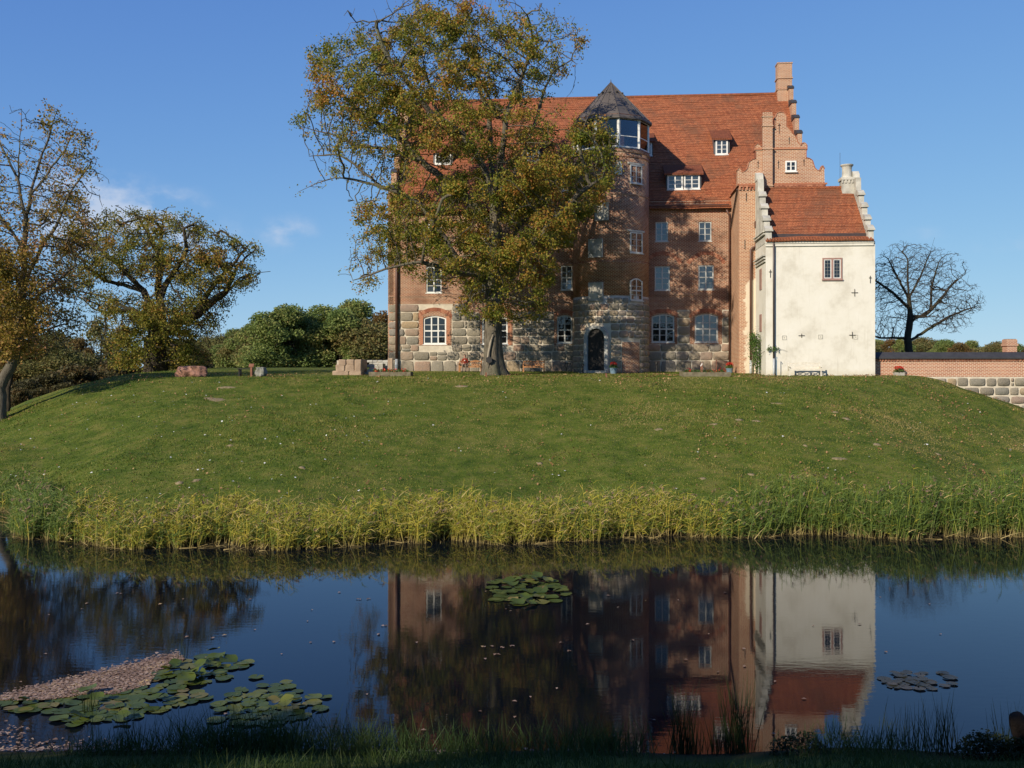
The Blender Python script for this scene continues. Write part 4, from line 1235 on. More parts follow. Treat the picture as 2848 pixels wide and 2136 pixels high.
# mouldings on the left end wall
mb = MB()
for k, zz_ in enumerate((az_e - 1.35, az_e - 1.15, az_e - .95)): mb.box(ax0 - .10 - .05 * k, ax0 - .003, -AP + .05, -AP + RD, zz_, zz_ + .1)
for k, zz_ in enumerate((az_e + .55, az_e + .72)): mb.box(ax0 - .16 - .05 * k, ax0 - .023, -AP + .1, -AP + RD, zz_, zz_ + .09)
mb.build('moulding', 'plaster_grey', annex, aoff)
# chimney on the right gable
chx, chz = L(2376, 500, AP - RD); chx0 = ax1 - .80
mb = MB(); yb = -AP + RD
mb.box(chx0 - .48, chx0 + .48, yb - .45, yb + .45, az_r - .9, az_r + .5)
mb.box(chx0 - .57, chx0 + .57, yb - .54, yb + .54, az_r + .502, az_r + .70)
for k in range(5): mb.box(chx0 - .55 + k * .24, chx0 - .55 + k * .24 + .13, yb - .52, yb - .452, az_r + .28, az_r + .5)
ach = mb.build('chimney', 'plaster_grey', annex, aoff)
mb = MB(); mb.lathe([(.42, az_r + .72), (.36, az_r + .80), (.34, az_r + 1.35), (.36, az_r + 1.5), (.46, az_r + 1.62), (.46, az_r + 1.68), (.30, az_r + 1.681)], 18, (chx0 - .05, yb))
mb.build('chimney_pot', 'plaster_grey', ach, aoff, smooth=False)
mb = MB(); mb.tube([(chx0 - .52, yb + .1, az_r), (chx0 - .52, yb + .1, az_r + 2.6)], .012, 5); mb.build('antenna_rod', 'iron', ach, aoff)
# window with leaded lights
a_, b_ = A2(2287, 778); c_, d_ = A2(2342, 717)
w_ = c_ - a_; h_ = d_ - b_
mb = MB()
for xa, xb, za, zb in ((-w_ / 2, -w_ / 2 + .11, 0, h_), (w_ / 2 - .11, w_ / 2, 0, h_), (-w_ / 2 + .11, w_ / 2 - .11, 0, .09), (-w_ / 2 + .11, w_ / 2 - .11, h_ - .11, h_), (-.07, .07, .09, h_ - .11)): mb.box(xa, xb, -.06, .05, za, zb)
wf = mb.build('window', 'pink_paint', annex, loc=((a_ + c_) / 2 - aoff.x, -.003, b_))
for s_ in (-1, 1):
    x0, x1 = (.07, w_ / 2 - .11) if s_ > 0 else (-w_ / 2 + .11, -.07)
    mb = MB()
    for xa, xb, za, zb in ((x0, x0 + .05, .09, h_ - .11), (x1 - .05, x1, .09, h_ - .11), (x0 + .05, x1 - .05, .09, .14), (x0 + .05, x1 - .05, h_ - .16, h_ - .11)): mb.box(xa, xb, -.045, -.01, za, zb)
    mb.build('casement', 'white_paint', wf)
    for i in range(2):
        for j in range(5):
            pw = (x1 - x0 - .1) / 2; ph = (h_ - .30) / 5
            mb = MB(); mb.box(x0 + .05 + i * pw + .008, x0 + .05 + (i + 1) * pw - .008, -.022, -.014, .14 + j * ph + .008, .14 + (j + 1) * ph - .008)
            mb.build('pane', 'glass_dark', wf)
    mb = MB(); mb.box(x0 + .05, x1 - .05, -.0145, -.008, .14, h_ - .16); mb.build('lead_came', 'plaster_grey', wf)
mb = MB(); mb.box(-w_ / 2 - .05, w_ / 2 + .05, -.11, -.062, -.06, .02); mb.build('sill', 'pink_paint', wf)
A4 = lambda x, y: L(1750 + x / 2.765, 600 + y / 2.765, AP)
anchors(annex, aoff, [(1733, 592, .5, .44), (1325, 922, .28, .42), (1715, 918, .45, .42), (1085, 445, .55, .2), (1853, 490, .5, .18)], AP, A4)
for x, y in ((1193, 938), (1470, 931), (1740, 932)):
    xa, za = A4(x, y); mb = MB()
    for s_ in ((-.15, .15, -.15, -.12), (-.15, .15, .12, .15), (-.15, -.12, -.12, .12), (.12, .15, -.12, .12), (-.03, .03, -.03, .03)): mb.box(xa + s_[0], xa + s_[1], -AP - .03, -AP - .004, za + s_[2], za + s_[3])
    mb.build('wall_plate', 'plaster_grey', annex, aoff)
xd = LX(2152, AP + .14)
pipe(annex, [(xd, -AP - .14, .9), (xd, -AP - .14, az_e - .05), (xd, -AP + .3, az_e + .45)], .065, 'dark_pipe', aoff)
pipe(annex, [(xd, -AP - .14, -.6), (xd, -AP - .14, .95)], .08, 'zinc', aoff, 'pipe_foot')
for v0_, v1_ in ((740, 800), (870, 920)):
    za, zb = L(2120, v1_, AP)[1], L(2120, v0_, AP)[1]
    mb = MB(); mb.box(ax0 - .04, ax0 - .004, -AP + 1.7, -AP + 2.6, za, zb)
    mb.build('shutter', 'pink_paint', annex, aoff)

# ---------------------------------------------------------------- garden wall at the right
GP = 8.2
gx0, gx1 = ax1 + .03, ax1 + 30
goff = Vector((gx0, -GP, -3))
gw = thing('garden_wall', 'low brick wall on fieldstone footing with black coping right of the white annexe', 'wall', CW(goff), -TA)
G2 = lambda u, v: L(u, v, GP)
gz_t, gz_b, gz_c = G2(2600, 998)[1], G2(2600, 1048)[1], G2(2600, 984)[1]
mb = MB(); mb.box(gx0, gx1, -GP, -GP + .5, gz_b, gz_t); mb.build('brickwork', 'brick_wall', gw, goff)
mb = MB(); mb.box(gx0, gx1, -GP + .012, -GP + .488, -6, gz_b - .003); gb = mb.build('fieldstone_footing', 'mortar', gw, goff)
mb = MB()
x = gx0 + .02
while x < gx1: mb.add([(x, -GP - .11, gz_t - .16), (x + .12, -GP - .003, gz_t - .16), (x + .12, -GP - .11, gz_t - .16), (x, -GP - .11, gz_t - .02), (x + .12, -GP - .003, gz_t - .02), (x + .12, -GP - .11, gz_t - .02)], [(0, 2, 1), (3, 4, 5), (0, 1, 4, 3), (1, 2, 5, 4), (2, 0, 3, 5)]); x += .2
mb.box(gx0, gx1, -GP - .12, -GP - .004, gz_t - .018, gz_t)
mb.build('dog_tooth_frieze', 'brick_wall_plain', gw, goff)
mb = MB(); mb.prism([(-GP - .22, gz_t + .002), (-GP + .72, gz_t + .002), (-GP + .72, gz_t + .08), (-GP + .25, gz_c + .12), (-GP - .22, gz_t + .10)], gx0 - .02, gx1, 'x'); mb.build('coping', 'dark_coping', gw, goff)
zz = gz_b - .04; crs4 = []; rr = random.Random(9)
while zz > -3.6:
    h_ = rr.uniform(.56, .72); crs4.append((zz - h_, zz)); zz -= h_
lay_stones(gb, goff, lambda x, z, dd: Vector((x, -GP - dd, z)), crs4, gx0 + 1, gx0 + 16, lambda x, z: True, .6, 1.35, 31, gap=.09, d=.09)
# chimney of a building hidden by the wall
cb = px(2808, 985, 84)
chm = thing('brick_chimney', 'short red brick chimney showing above the black wall coping at right', 'chimney', (cb.x, cb.y, 3.0))
hh = px(2808, 944, 84).z - 3.0
mb = MB(); mb.box(-.42, .42, -.4, .4, 0, hh - .55); mb.box(-.50, .50, -.48, .48, hh - .55, hh - .38); mb.box(-.44, .44, -.42, .42, hh - .38, hh - .06)
mb.box(-.42, .42, -.4, .4, hh - .06, hh)
mb.build('stack', 'brick_wall', chm)
mb = MB(); mb.box(-.36, .36, -.34, .34, hh + .002, hh + .03); mb.build('chimney_cap', 'dark_coping', chm)
hb = thing('garden_house', 'low brick outbuilding hidden behind the garden wall under the small chimney', 'building', (cb.x + 1.5, cb.y + 2.6, 2.0))
mb = MB(); mb.box(-5, 6, -2.0, 3, 0, 3.6); mb.build('wall', 'brick_wall', hb)
mb = MB(); mb.prism([(-2.3, 3.61), (3.3, 3.61), (.5, 5.2)], -5.2, 6.2, 'x'); mb.build('roof', 'roof_tile_old', hb)

# ================================================================ trees
def colonize(P, par, A, step, infl, kill, iters, rng, grav=0.0):
    """space colonisation: grows the skeleton P (list of points, parents par) towards the points A"""
    P = np.array(P, float); par = list(par)
    A = np.array(A, float)
    D = np.full(len(A), 1e9); I = np.full(len(A), -1)
    def upd(new, base):
        nonlocal D, I
        for c0 in range(0, len(new), 400):
            q = new[c0:c0 + 400]
            d = np.linalg.norm(A[:, None, :] - q[None], axis=2)
            j = d.argmin(1); dm = d[np.arange(len(A)), j]
            b = dm < D
            D[b] = dm[b]; I[b] = base + c0 + j[b]
    upd(P, 0)
    nodes = [P]; n = len(P); allP = P
    for it in range(iters):
        act = D < infl
        if not act.any(): break
        ii = I[act]; dv = A[act] - allP[ii]; dv /= np.linalg.norm(dv, axis=1)[:, None] + 1e-9
        u, inv = np.unique(ii, return_inverse=True)
        s = np.zeros((len(u), 3)); np.add.at(s, inv, dv)
        s /= np.linalg.norm(s, axis=1)[:, None] + 1e-9
        s += rng.normal(size=s.shape) * .15; s[:, 2] += grav
        s /= np.linalg.norm(s, axis=1)[:, None] + 1e-9
        new = allP[u] + s * step
        par += list(u)
        base = len(allP); allP = np.concatenate([allP, new])
        upd(new, base)
        keep = D > kill
        A = A[keep]; D = D[keep]; I = I[keep]
        if len(A) == 0 or len(allP) > 22000: break
    return allP, np.array(par)

def radii(P, par, tip, expo=2.35):
    n = len(P); r = np.zeros(n); acc = np.zeros(n); cnt = np.ones(n, int)
    for i in range(n - 1, -1, -1):
        r[i] = max(tip, acc[i] ** (1 / expo)) if acc[i] > 0 else tip
        if par[i] >= 0: acc[par[i]] += r[i] ** expo; cnt[par[i]] += cnt[i]
    return r, cnt

def branch_mesh(P, par, r, flare=None, min_r=0.0):
    n = len(P); kids = [[] for _ in range(n)]
    for i in range(n):
        if par[i] >= 0: kids[par[i]].append(i)
    V = []; Fq = []; vb = 0
    roots = [i for i in range(n) if par[i] < 0]
    stack = [(rt, None) for rt in roots]
    while stack:
        st, prev = stack.pop()
        chain = [prev] if prev is not None else []
        i = st
        while True:
            chain.append(i)
            ks = sorted(kids[i], key=lambda k: -r[k])
            if not ks: break
            for k in ks[1:]:
                if r[k] >= min_r: stack.append((k, i))
            if r[ks[0]] < min_r: break
            i = ks[0]
        if len(chain) < 2: continue
        pts = P[chain]; rr = r[chain].copy()
        if prev is not None: rr[0] = min(rr[0], rr[1] * 1.25)
        m = 28 if (prev is None and rr[0] > .5) else 10 if rr[0] > .25 else 6 if rr[0] > .07 else 4 if rr[0] > .03 else 3
        tan = np.gradient(pts, axis=0); tan /= np.linalg.norm(tan, axis=1)[:, None] + 1e-9
        ref = np.array([1.0, 0, 0]) if abs(tan[0][0]) < .8 else np.array([0, 1.0, 0])
        ang = np.arange(m) * 2 * np.pi / m
        for k in range(len(chain)):
            a = ref - tan[k] * ref.dot(tan[k]); a /= np.linalg.norm(a) + 1e-9; b = np.cross(tan[k], a); ref = a
            rk = rr[k]
            rad = np.full(m, rk)
            if flare and prev is None:
                hgt = pts[k][2] - pts[0][2]
                f = 1 + flare[0] * math.exp(-hgt / flare[1])
                rad = rad * f * (1 + .16 * np.sin(ang * 3 + .7) * min(1, f - 1 + .25) + .06 * np.sin(ang * 5 + 2))
            if m > 20: rad = rad * (1 + .035 * np.sin(ang * 9 + 1.3 * math.sin(hgt * 1.1)) + .02 * np.sin(ang * 13 + 2 * math.sin(hgt * .8) + 1))
            V.append(pts[k] + np.outer(np.cos(ang) * rad, a) + np.outer(np.sin(ang) * rad, b))
        for k in range(len(chain) - 1):
            for q in range(m):
                j = (q + 1) % m
                Fq.append((vb + k * m + q, vb + k * m + j, vb + (k + 1) * m + j, vb + (k + 1) * m + q))
        vb += m * len(chain)
    return np.concatenate(V), np.array(Fq)

def make_tree(name, label, Y, trunk, limbs, blobs, depth, nattr, leaves, leaf_size, lm, bm, step=.55, kill=.7, infl=4.5, tip=.014, trunk_r=None, limb_pow=.5, flare=(.8, .8),
              centre=None, seed=1, spread=.5, leaf_top=2, grav=0.0, ybias=None, group=None, cat='tree', back=None, max_cnt=5, lump=1.2):
    """trunk and limbs: lists of photo pixels (u, v[, dy]); blobs: (u, v, ru, rv, density) of the crown"""
    rng = np.random.default_rng(seed)
    pp = lambda u, v, dy=0: np.array(px(u, v, Y)) + np.array([0, dy, 0])
    P = []; par = []
    def polyline(pts, parent):
        last = parent
        for k in range(len(pts)):
            q = pts[k]
            if last >= 0 and k >= 0:
                a = P[last]; n = max(1, int(np.linalg.norm(q - a) / step))
                for s in range(1, n + 1):
                    jit = rng.normal(size=3) * (.07 if s < n else 0) * step
                    P.append(a + (q - a) * s / n + jit); par.append(last); last = len(P) - 1
            else:
                P.append(q); par.append(-1); last = len(P) - 1
        return last
    polyline([pp(*q) for q in trunk], -1)
    for lim in limbs:
        pts = [pp(*q) for q in lim]
        PA = np.array(P); st = int(np.linalg.norm((PA - pts[0]) * np.array([1, .35, 1]), axis=1).argmin())
        polyline(pts[1:], st)
    bl = np.array([b[:4] for b in blobs], float); de = np.array([b[4] if len(b) > 4 else 1.0 for b in blobs])
    wgt = bl[:, 2] * bl[:, 3] * de; wgt /= wgt.sum()
    bi = rng.choice(len(bl), nattr, p=wgt)
    rad = np.sqrt(rng.uniform(0, 1, nattr)); th = rng.uniform(0, 2 * np.pi, nattr)
    u = bl[bi, 0] + bl[bi, 2] * rad * np.cos(th); v = bl[bi, 1] + bl[bi, 3] * rad * np.sin(th)
    cu, cv, ru, rv = centre
    q = np.clip(1 - ((u - cu) / ru) ** 2 - ((v - cv) / rv) ** 2, .06, 1)
    dy = rng.uniform(-1, 1, nattr) * depth * np.sqrt(q)
    if back is not None: dy = np.minimum(dy, back)
    A = np.stack([(u - CX) * Y / F, Y + dy, CZ - (v - HV) * Y / F], 1)
    P2, par2 = colonize(P, par, A, step, infl, kill, 90, rng, grav)
    r, cnt = radii(P2, par2, tip)
    if trunk_r: r *= 1 if False else 1; 
    sc_ = trunk_r / r[0] if trunk_r else 1
    # thick wood takes the scale, twigs keep theirs
    r = r * (1 + (sc_ - 1) * np.clip((r / r[0]) ** limb_pow, 0, 1))
    org = P2[0].copy()
    root = thing(name, label, cat, tuple(org), group=group)
    V, Fq = branch_mesh(P2 - org, par2, r, flare)
    fast_mesh('trunk', V, Fq, bm, root, smooth=True)
    if leaves:
        an = np.where(cnt <= max_cnt)[0]; an = an[an > len(P) * .0]
        # density of the blob nearest to the anchor thins or thickens the leaves
        uu = P2[an, 0] / P2[an, 1] * F + CX; vv = HV - (P2[an, 2] - CZ) / P2[an, 1] * F
        dd = (((uu[:, None] - bl[None, :, 0]) / bl[None, :, 2]) ** 2 + ((vv[:, None] - bl[None, :, 1]) / bl[None, :, 3]) ** 2)
        wt = de[dd.argmin(1)] * np.clip(1.6 - dd.min(1), .0, 1)
        cl = vnoise(P2[an, 0] + P2[an, 1] * .7, P2[an, 2] + P2[an, 1] * .4, 1.1, seed + 3)
        wt = wt * rng.uniform(.1, 1.9, len(an)) * np.clip(.7 + lump * cl, .04, 2.4)
        ai = rng.choice(an, leaves, p=wt / wt.sum())
        c = P2[ai] - org + rng.normal(size=(leaves, 3)) * spread * np.array([1, 1, .8])
        v_, f_ = leaf_arrays(c, leaf_size, .0, rng)
        fast_mesh('crown', v_, f_, lm, root)
    return root, P2, r

# ---- the great oak before the castle
oak_trunk = [(1372, 1046), (1371, 1000), (1370, 950), (1371, 900), (1373, 850), (1370, 800), (1364, 770)]
oak_limbs = [
    [(1364, 770), (1374, 700), (1378, 640), (1376, 600), (1374, 548), (1344, 464), (1323, 422), (1285, 371), (1247, 346), (1205, 290), (1190, 220)],
    [(1376, 600, 0), (1405, 550, 1), (1424, 498, 1.5), (1433, 456, 2), (1458, 413, 2), (1492, 316, 2), (1509, 253, 2), (1538, 181, 2), (1593, 143, 2), (1612, 90, 2)],
    [(1374, 548), (1395, 450, -1.5), (1407, 350, -2), (1420, 312, -2), (1450, 236, -2), (1475, 170, -2)],
    [(1374, 548), (1366, 450, 2), (1361, 358, 3), (1359, 295, 3), (1331, 219, 3), (1319, 127, 3), (1290, 50, 3)],
    [(1364, 770), (1340, 780, -.5), (1289, 745, -1.5), (1231, 656, -2), (1176, 580, -2.2), (1115, 551, -2.5), (1050, 530, -2.5), (1000, 518, -2.5), (948, 513, -2.5), (897, 527, -2.3), (846, 548, -2)],
    [(1378, 640), (1320, 570, 1), (1250, 500, 2), (1171, 435, 2.5), (1104, 363, 3), (1036, 316, 3), (960, 260, 3), (900, 190, 2.5)],
    [(1171, 435, 2.5), (1080, 405, 1), (981, 397, 1), (926, 367, 1), (830, 345, .8)],
    [(1074, 536, -2.5), (1002, 477, -2.5), (960, 451, -2.5), (876, 451, -2)],
    [(1364, 770), (1412, 760, -1), (1455, 723, -2), (1498, 672, -2.5), (1531, 632, -3), (1600, 560, -3), (1670, 510, -2.5)],
    [(1364, 770), (1303, 770, -2), (1250, 762, -3), (1187, 745, -4), (1151, 750, -4), (1093, 763, -4), (1050, 777, -3.5), (1000, 790, -3)],
    [(1374, 700), (1430, 640, 2), (1490, 560, 3), (1560, 470, 3), (1620, 420, 3)],
    [(1285, 371, 0), (1200, 330, -2), (1130, 240, -3), (1080, 170, -3), (1060, 100, -3)],
    [(1370, 800), (1330, 820, -2), (1300, 850, -3)], [(1373, 840), (1420, 830, -2.5), (1460, 850, -3)],
]
oak_blobs = [(870, 350, 60, 45, .5), (930, 300, 70, 70, .8), (880, 520, 60, 40, .10), (950, 480, 70, 50, .45), (905, 180, 42, 60, .7), (960, 230, 70, 70, .8), (1010, 150, 70, 80, .8), (1000, 260, 90, 80), (1110, 150, 90, 90),
             (1160, 70, 60, 60, .8), (1245, 90, 110, 80), (1250, 30, 70, 40, .8), (1360, 110, 80, 90, .9), (1385, 40, 30, 40, .5), (1440, 90, 50, 50, .6), (1480, 150, 80, 80, .8), (1540, 90, 50, 60, .45), (1585, 130, 55, 70, .35), (1560, 250, 40, 55, .35),
             (1420, 240, 90, 80, .8), (1270, 220, 120, 90), (1100, 300, 120, 80, 1), (960, 390, 90, 50, .55), (1180, 400, 110, 80, .9), (1100, 470, 80, 60, .5), (1320, 380, 110, 80, .85), (1460, 370, 80, 60, .7), (1560, 400, 70, 70, .8), (1640, 400, 70, 70, .95), (1670, 470, 50, 70, 1.1),
             (1600, 540, 90, 70, 1.25), (1480, 520, 110, 80, 1.2), (1350, 540, 120, 80, 1), (1200, 560, 110, 60, .8), (1090, 610, 90, 60, .8), (1040, 670, 60, 60, .8), (1000, 770, 55, 45, .45), (1150, 700, 90, 60, .9), (1270, 650, 110, 80, 1),
             (1420, 660, 110, 80, 1), (1530, 640, 70, 70, 1.25), (1480, 760, 80, 60, .9), (1320, 850, 60, 45, .8), (1450, 860, 80, 45, .75), (1310, 760, 90, 50, .9), (1400, 760, 80, 60, .8), (1180, 770, 60, 30, .35)]
oak, _, _ = make_tree('oak_tree', 'mighty old oak with olive and rust leaves standing before the castle facade', 70.5, oak_trunk, oak_limbs, oak_blobs, 8.5, 6800, 170000, .165, 'leaf_oak', 'bark_oak',
                step=.45, kill=.55, infl=4, trunk_r=.60, limb_pow=.34, flare=(.75, .7), centre=(1280, 440, 520, 520), seed=5, spread=.23, back=6.5, lump=1.7, grav=.06)
# torn pale heartwood and the dark plaque on the trunk
ob = oak.location
def onoak(u, v, Yo): return px(u, v, 70.5 - Yo) - ob
mb = MB(); mb.tube([onoak(1352, 1020, 1.02), onoak(1358, 985, .82), onoak(1364, 955, .76), onoak(1371, 930, .72)], [.02, .07, .09, .03], 6)
mb.build('torn_wood', 'heartwood', oak, smooth=True)
mb = MB(); c0 = onoak(1360, 1001, 1.0)
mb.prism([(c0.x + .21 * math.cos(t) * (1.15 if k % 2 else .9), c0.z + .24 * math.sin(t) * (1.1 if k % 2 else .92)) for k, t in enumerate(np.linspace(0, 2 * math.pi, 13)[:-1])], c0.y - .06, c0.y + .08)
mb.build('trunk_plaque', 'iron', oak)

# ---- tall tree at the left edge
lt_tr = [(4, 1185), (2, 1120), (0, 1080), (12, 1050), (30, 1020), (42, 990), (55, 900), (62, 800), (66, 700)]
lt_lm = [[(66, 700), (72, 620), (85, 540), (110, 450), (130, 400), (150, 330), (160, 305)], [(72, 620), (50, 500), (55, 400), (60, 310)], [(66, 700), (30, 640), (0, 600), (-40, 540)], [(62, 800), (110, 700), (160, 620), (205, 520), (255, 450)],
         [(62, 800), (20, 720), (-40, 680), (-90, 620)], [(58, 860), (100, 830), (160, 780), (210, 740)], [(55, 900), (10, 850), (-60, 830)], [(50, 940), (90, 930), (150, 910), (190, 900)], [(85, 540), (120, 500), (180, 420), (215, 340)], [(50, 500), (10, 420), (-20, 350)]]
lt_bl = [(60, 340, 30, 45, .3), (150, 340, 40, 45, .32), (215, 400, 40, 60, .38), (100, 450, 70, 70, .3), (20, 430, 60, 80, .28), (235, 480, 35, 50, .35), (150, 560, 80, 70, .5), (210, 640, 50, 60, .5), (40, 600, 80, 80, .35), (-60, 560, 70, 90, .5), (130, 700, 90, 60, .75), (40, 760, 90, 60, .8),
         (-70, 720, 80, 80, .8), (120, 800, 90, 50, .9), (30, 860, 90, 60, 1), (140, 890, 80, 45, .9), (-60, 880, 90, 60, .9), (60, 950, 80, 50, .8), (140, 960, 50, 30, .6)]
make_tree('autumn_tree', 'tall half bare tree with golden autumn leaves at the left edge', 63.0, lt_tr, lt_lm, lt_bl, 5.5, 3600, 38000, .17, 'leaf_gold', 'bark_grey', step=.42, kill=.45, infl=3.5, trunk_r=.33, flare=(.5, .6),
          centre=(60, 650, 260, 420), seed=8, spread=.28, max_cnt=4)
lt2, _, _ = make_tree('young_tree', 'slim second stem standing just behind the tall golden tree at left edge', 65.0, [(20, 1170), (22, 1100), (30, 1040), (40, 980)], [[(30, 1040), (60, 960), (80, 900)], [(40, 980), (20, 900), (10, 850)]],
          [(50, 900, 60, 60, .6), (10, 860, 50, 50, .6)], 2.0, 200, 3000, .19, 'leaf_gold', 'bark_dark', step=.45, kill=.55, infl=3.5, trunk_r=.16, flare=(.4, .5), centre=(40, 880, 100, 120), seed=9, spread=.28)

# ---- broad old oak behind the mound
bo_tr = [(432, 1062), (432, 1030), (430, 990), (428, 950)]
bo_lm = [[(428, 950), (400, 880), (360, 860), (310, 835), (270, 820), (220, 810), (190, 800)], [(428, 950), (430, 880), (400, 810), (340, 790), (290, 780), (240, 740), (200, 690)], [(428, 950, 0), (440, 880, 1), (425, 800, 1.5), (430, 720, 2), (400, 660, 2), (365, 600, 2)],
         [(440, 880), (468, 800, -1), (500, 750, -1), (530, 700, -1), (520, 640, -1), (560, 620, -1)], [(428, 950), (490, 890, 1), (540, 870, 1), (590, 830, 1), (620, 810, 1), (660, 770, 1), (690, 760, 1), (715, 755, 1), (745, 752, 1)], [(540, 870, 1), (560, 810, 2), (590, 770, 2), (640, 720, 2), (680, 670, 2)],
         [(425, 800), (460, 720, -2), (470, 660, -2), (480, 600, -2)], [(620, 810, 1), (650, 740, 1), (690, 700, 1), (705, 690, 1)], [(400, 810), (340, 730, -2), (290, 690, -2), (230, 660, -2)], [(360, 860), (310, 870, -1), (270, 860, -1)]]
bo_bl = [(215, 700, 40, 30, .5), (250, 680, 50, 40, .6), (320, 640, 50, 50, .7), (370, 620, 40, 45, .6), (440, 640, 60, 50, .8), (500, 620, 40, 40, .5), (560, 650, 40, 45, .6), (630, 690, 45, 45, .7), (690, 700, 35, 35, .6), (240, 770, 70, 50, .9), (330, 720, 80, 60, 1), (430, 730, 80, 60, .8), (520, 730, 70, 60, .8), (600, 760, 70, 50, .9),
         (660, 770, 50, 45, .8), (270, 830, 60, 30, .6), (560, 830, 80, 40, .8), (470, 820, 50, 40, .5), (600, 860, 40, 30, .4), (430, 870, 70, 45, 1.1), (375, 895, 65, 40, 1.0), (505, 890, 65, 45, 1.1), (320, 850, 60, 35, .8), (560, 900, 45, 35, .7), (360, 960, 60, 50, 1.3), (440, 940, 60, 40, 1.2), (500, 980, 60, 45, 1.3), (340, 1000, 40, 30, 1.2), (540, 1000, 40, 30, 1.0), (420, 1000, 60, 30, 1.0)]
make_tree('oak_tree', 'broad spreading oak with thick dark limbs on the far left of the mound', 92.0, bo_tr, bo_lm, bo_bl, 7.0, 4600, 60000, .19, 'leaf_oak_green', 'bark_dark', step=.55, kill=.6, infl=4.5, trunk_r=.95, limb_pow=.34, flare=(.3, 1.0), lump=1.8, grav=.05,
          centre=(450, 800, 310, 270), seed=12, spread=.30)
# ---- bare tree behind the garden wall
bt_tr = [(2532, 1060), (2530, 990), (2524, 940), (2532, 880), (2528, 830), (2524, 780)]
bt_lm = [[(2524, 780), (2524, 720), (2510, 700), (2515, 690)], [(2528, 830), (2560, 770), (2588, 700), (2600, 660)], [(2532, 880), (2570, 880), (2600, 850), (2650, 790), (2700, 750)], [(2532, 900), (2590, 860), (2590, 800), (2610, 730)], [(2524, 940), (2490, 940), (2450, 940), (2420, 930)], [(2528, 980), (2490, 960), (2450, 970), (2420, 985)],
         [(2530, 860), (2490, 820), (2450, 790), (2420, 770)], [(2528, 830), (2490, 760), (2470, 720)], [(2570, 940), (2640, 880), (2690, 860), (2720, 850)]]
bt_bl = [(2510, 720, 60, 50), (2470, 770, 50, 60), (2560, 730, 50, 50), (2610, 760, 55, 60), (2530, 800, 80, 50), (2450, 850, 45, 60), (2660, 830, 55, 40), (2690, 850, 40, 30), (2590, 860, 70, 50), (2470, 910, 45, 40), (2640, 900, 50, 30), (2420, 780, 40, 60)]
make_tree('bare_tree', 'leafless tree standing behind the garden wall right of the white annexe', 100.0, bt_tr, bt_lm, bt_bl, 4.5, 11000, 0, .2, None, 'bark_dark', step=.30, kill=.27, infl=2.4, tip=.011, trunk_r=.36, limb_pow=2.2, grav=.22, flare=(.2, .6), centre=(2560, 820, 180, 150), seed=15)

# ---- trees of the wood: a few kinds, copied
def crown_proto(name, kind, H, Wd, lm, bm, nl, seed, ls=.42, trunk_h=.10, lobes=50):
    rng = np.random.default_rng(seed)
    root = bpy.data.objects.new(name, None); COL.objects.link(root)
    P = [np.array([0, 0, H * .04 * k]) for k in range(int(trunk_h / .04) + 4)]; par = [-1] + list(range(len(P) - 1))
    cs = []
    for k in range(lobes):
        t = rng.uniform(0, 1); z = H * (trunk_h + (1 - trunk_h) * (.08 + .84 * t))
        prof = math.sin(math.pi * min(1, .30 + .70 * t)) ** .7
        a = rng.uniform(0, 2 * np.pi); rr_ = Wd * .5 * prof * rng.uniform(.35, .85)
        cs.append((rr_ * math.cos(a), rr_ * math.sin(a), z, Wd * rng.uniform(.08, .19)))
    cs = np.array(cs)
    A = cs[rng.integers(0, len(cs), 420)]; A = A[:, :3] + rng.normal(size=(420, 3)) * A[:, 3:4] * .5
    P2, par2 = colonize(P, par, A, H * .035, H * .4, H * .045, 60, rng, .05)
    r, cnt = radii(P2, par2, .022)
    r *= 1 + (Wd * .03 / r[0] - 1) * np.clip((r / r[0]) ** .5, 0, 1)
    V, Fq = branch_mesh(P2, par2, r, (.4, .5))
    tr = fast_mesh('trunk', V, Fq, bm, root, smooth=True)
    ci = rng.choice(len(cs), nl, p=cs[:, 3] ** 2 / (cs[:, 3] ** 2).sum())
    d = rng.normal(size=(nl, 3)); d /= np.linalg.norm(d, axis=1)[:, None]
    c = cs[ci, :3] + d * cs[ci, 3:4] * (rng.uniform(.25, 1.5, nl) ** .5)[:, None] * np.array([1, 1, .75])
    v_, f_ = leaf_arrays(c, ls, .0, rng)
    cr = fast_mesh('crown', v_, f_, lm, root)
    return root
KINDS = {'green': crown_proto('alder_tree', 'g', 15, 11, 'leaf_wood', 'bark_dark', 22000, 31, .34), 'green2': crown_proto('alder_tree', 'g', 15, 9, 'leaf_wood', 'bark_dark', 20000, 32, .34),
         'olive': crown_proto('willow_tree', 'o', 13, 11, 'leaf_wood_olive', 'bark_dark', 20000, 33, .34), 'rust': crown_proto('beech_tree', 'r', 14, 8, 'leaf_wood_rust', 'bark_dark', 16000, 34, .34, trunk_h=.2),
         'thin': crown_proto('birch_tree', 't', 14, 7, 'leaf_wood_olive', 'bark_dark', 2600, 35, trunk_h=.3), 'bush': crown_proto('hazel_bush', 'b', 5, 6, 'leaf_thicket', 'bark_dark', 6000, 36, .34, .05),
         'rustbush': crown_proto('beech_bush', 'b', 5, 6, 'leaf_thicket', 'bark_dark', 5000, 37, .34, .05), 'shade': crown_proto('lime_tree', 's', 13, 11, 'leaf_shade', 'bark_dark', 9000, 38, .5)}
FIRST = {k: True for k in KINDS}
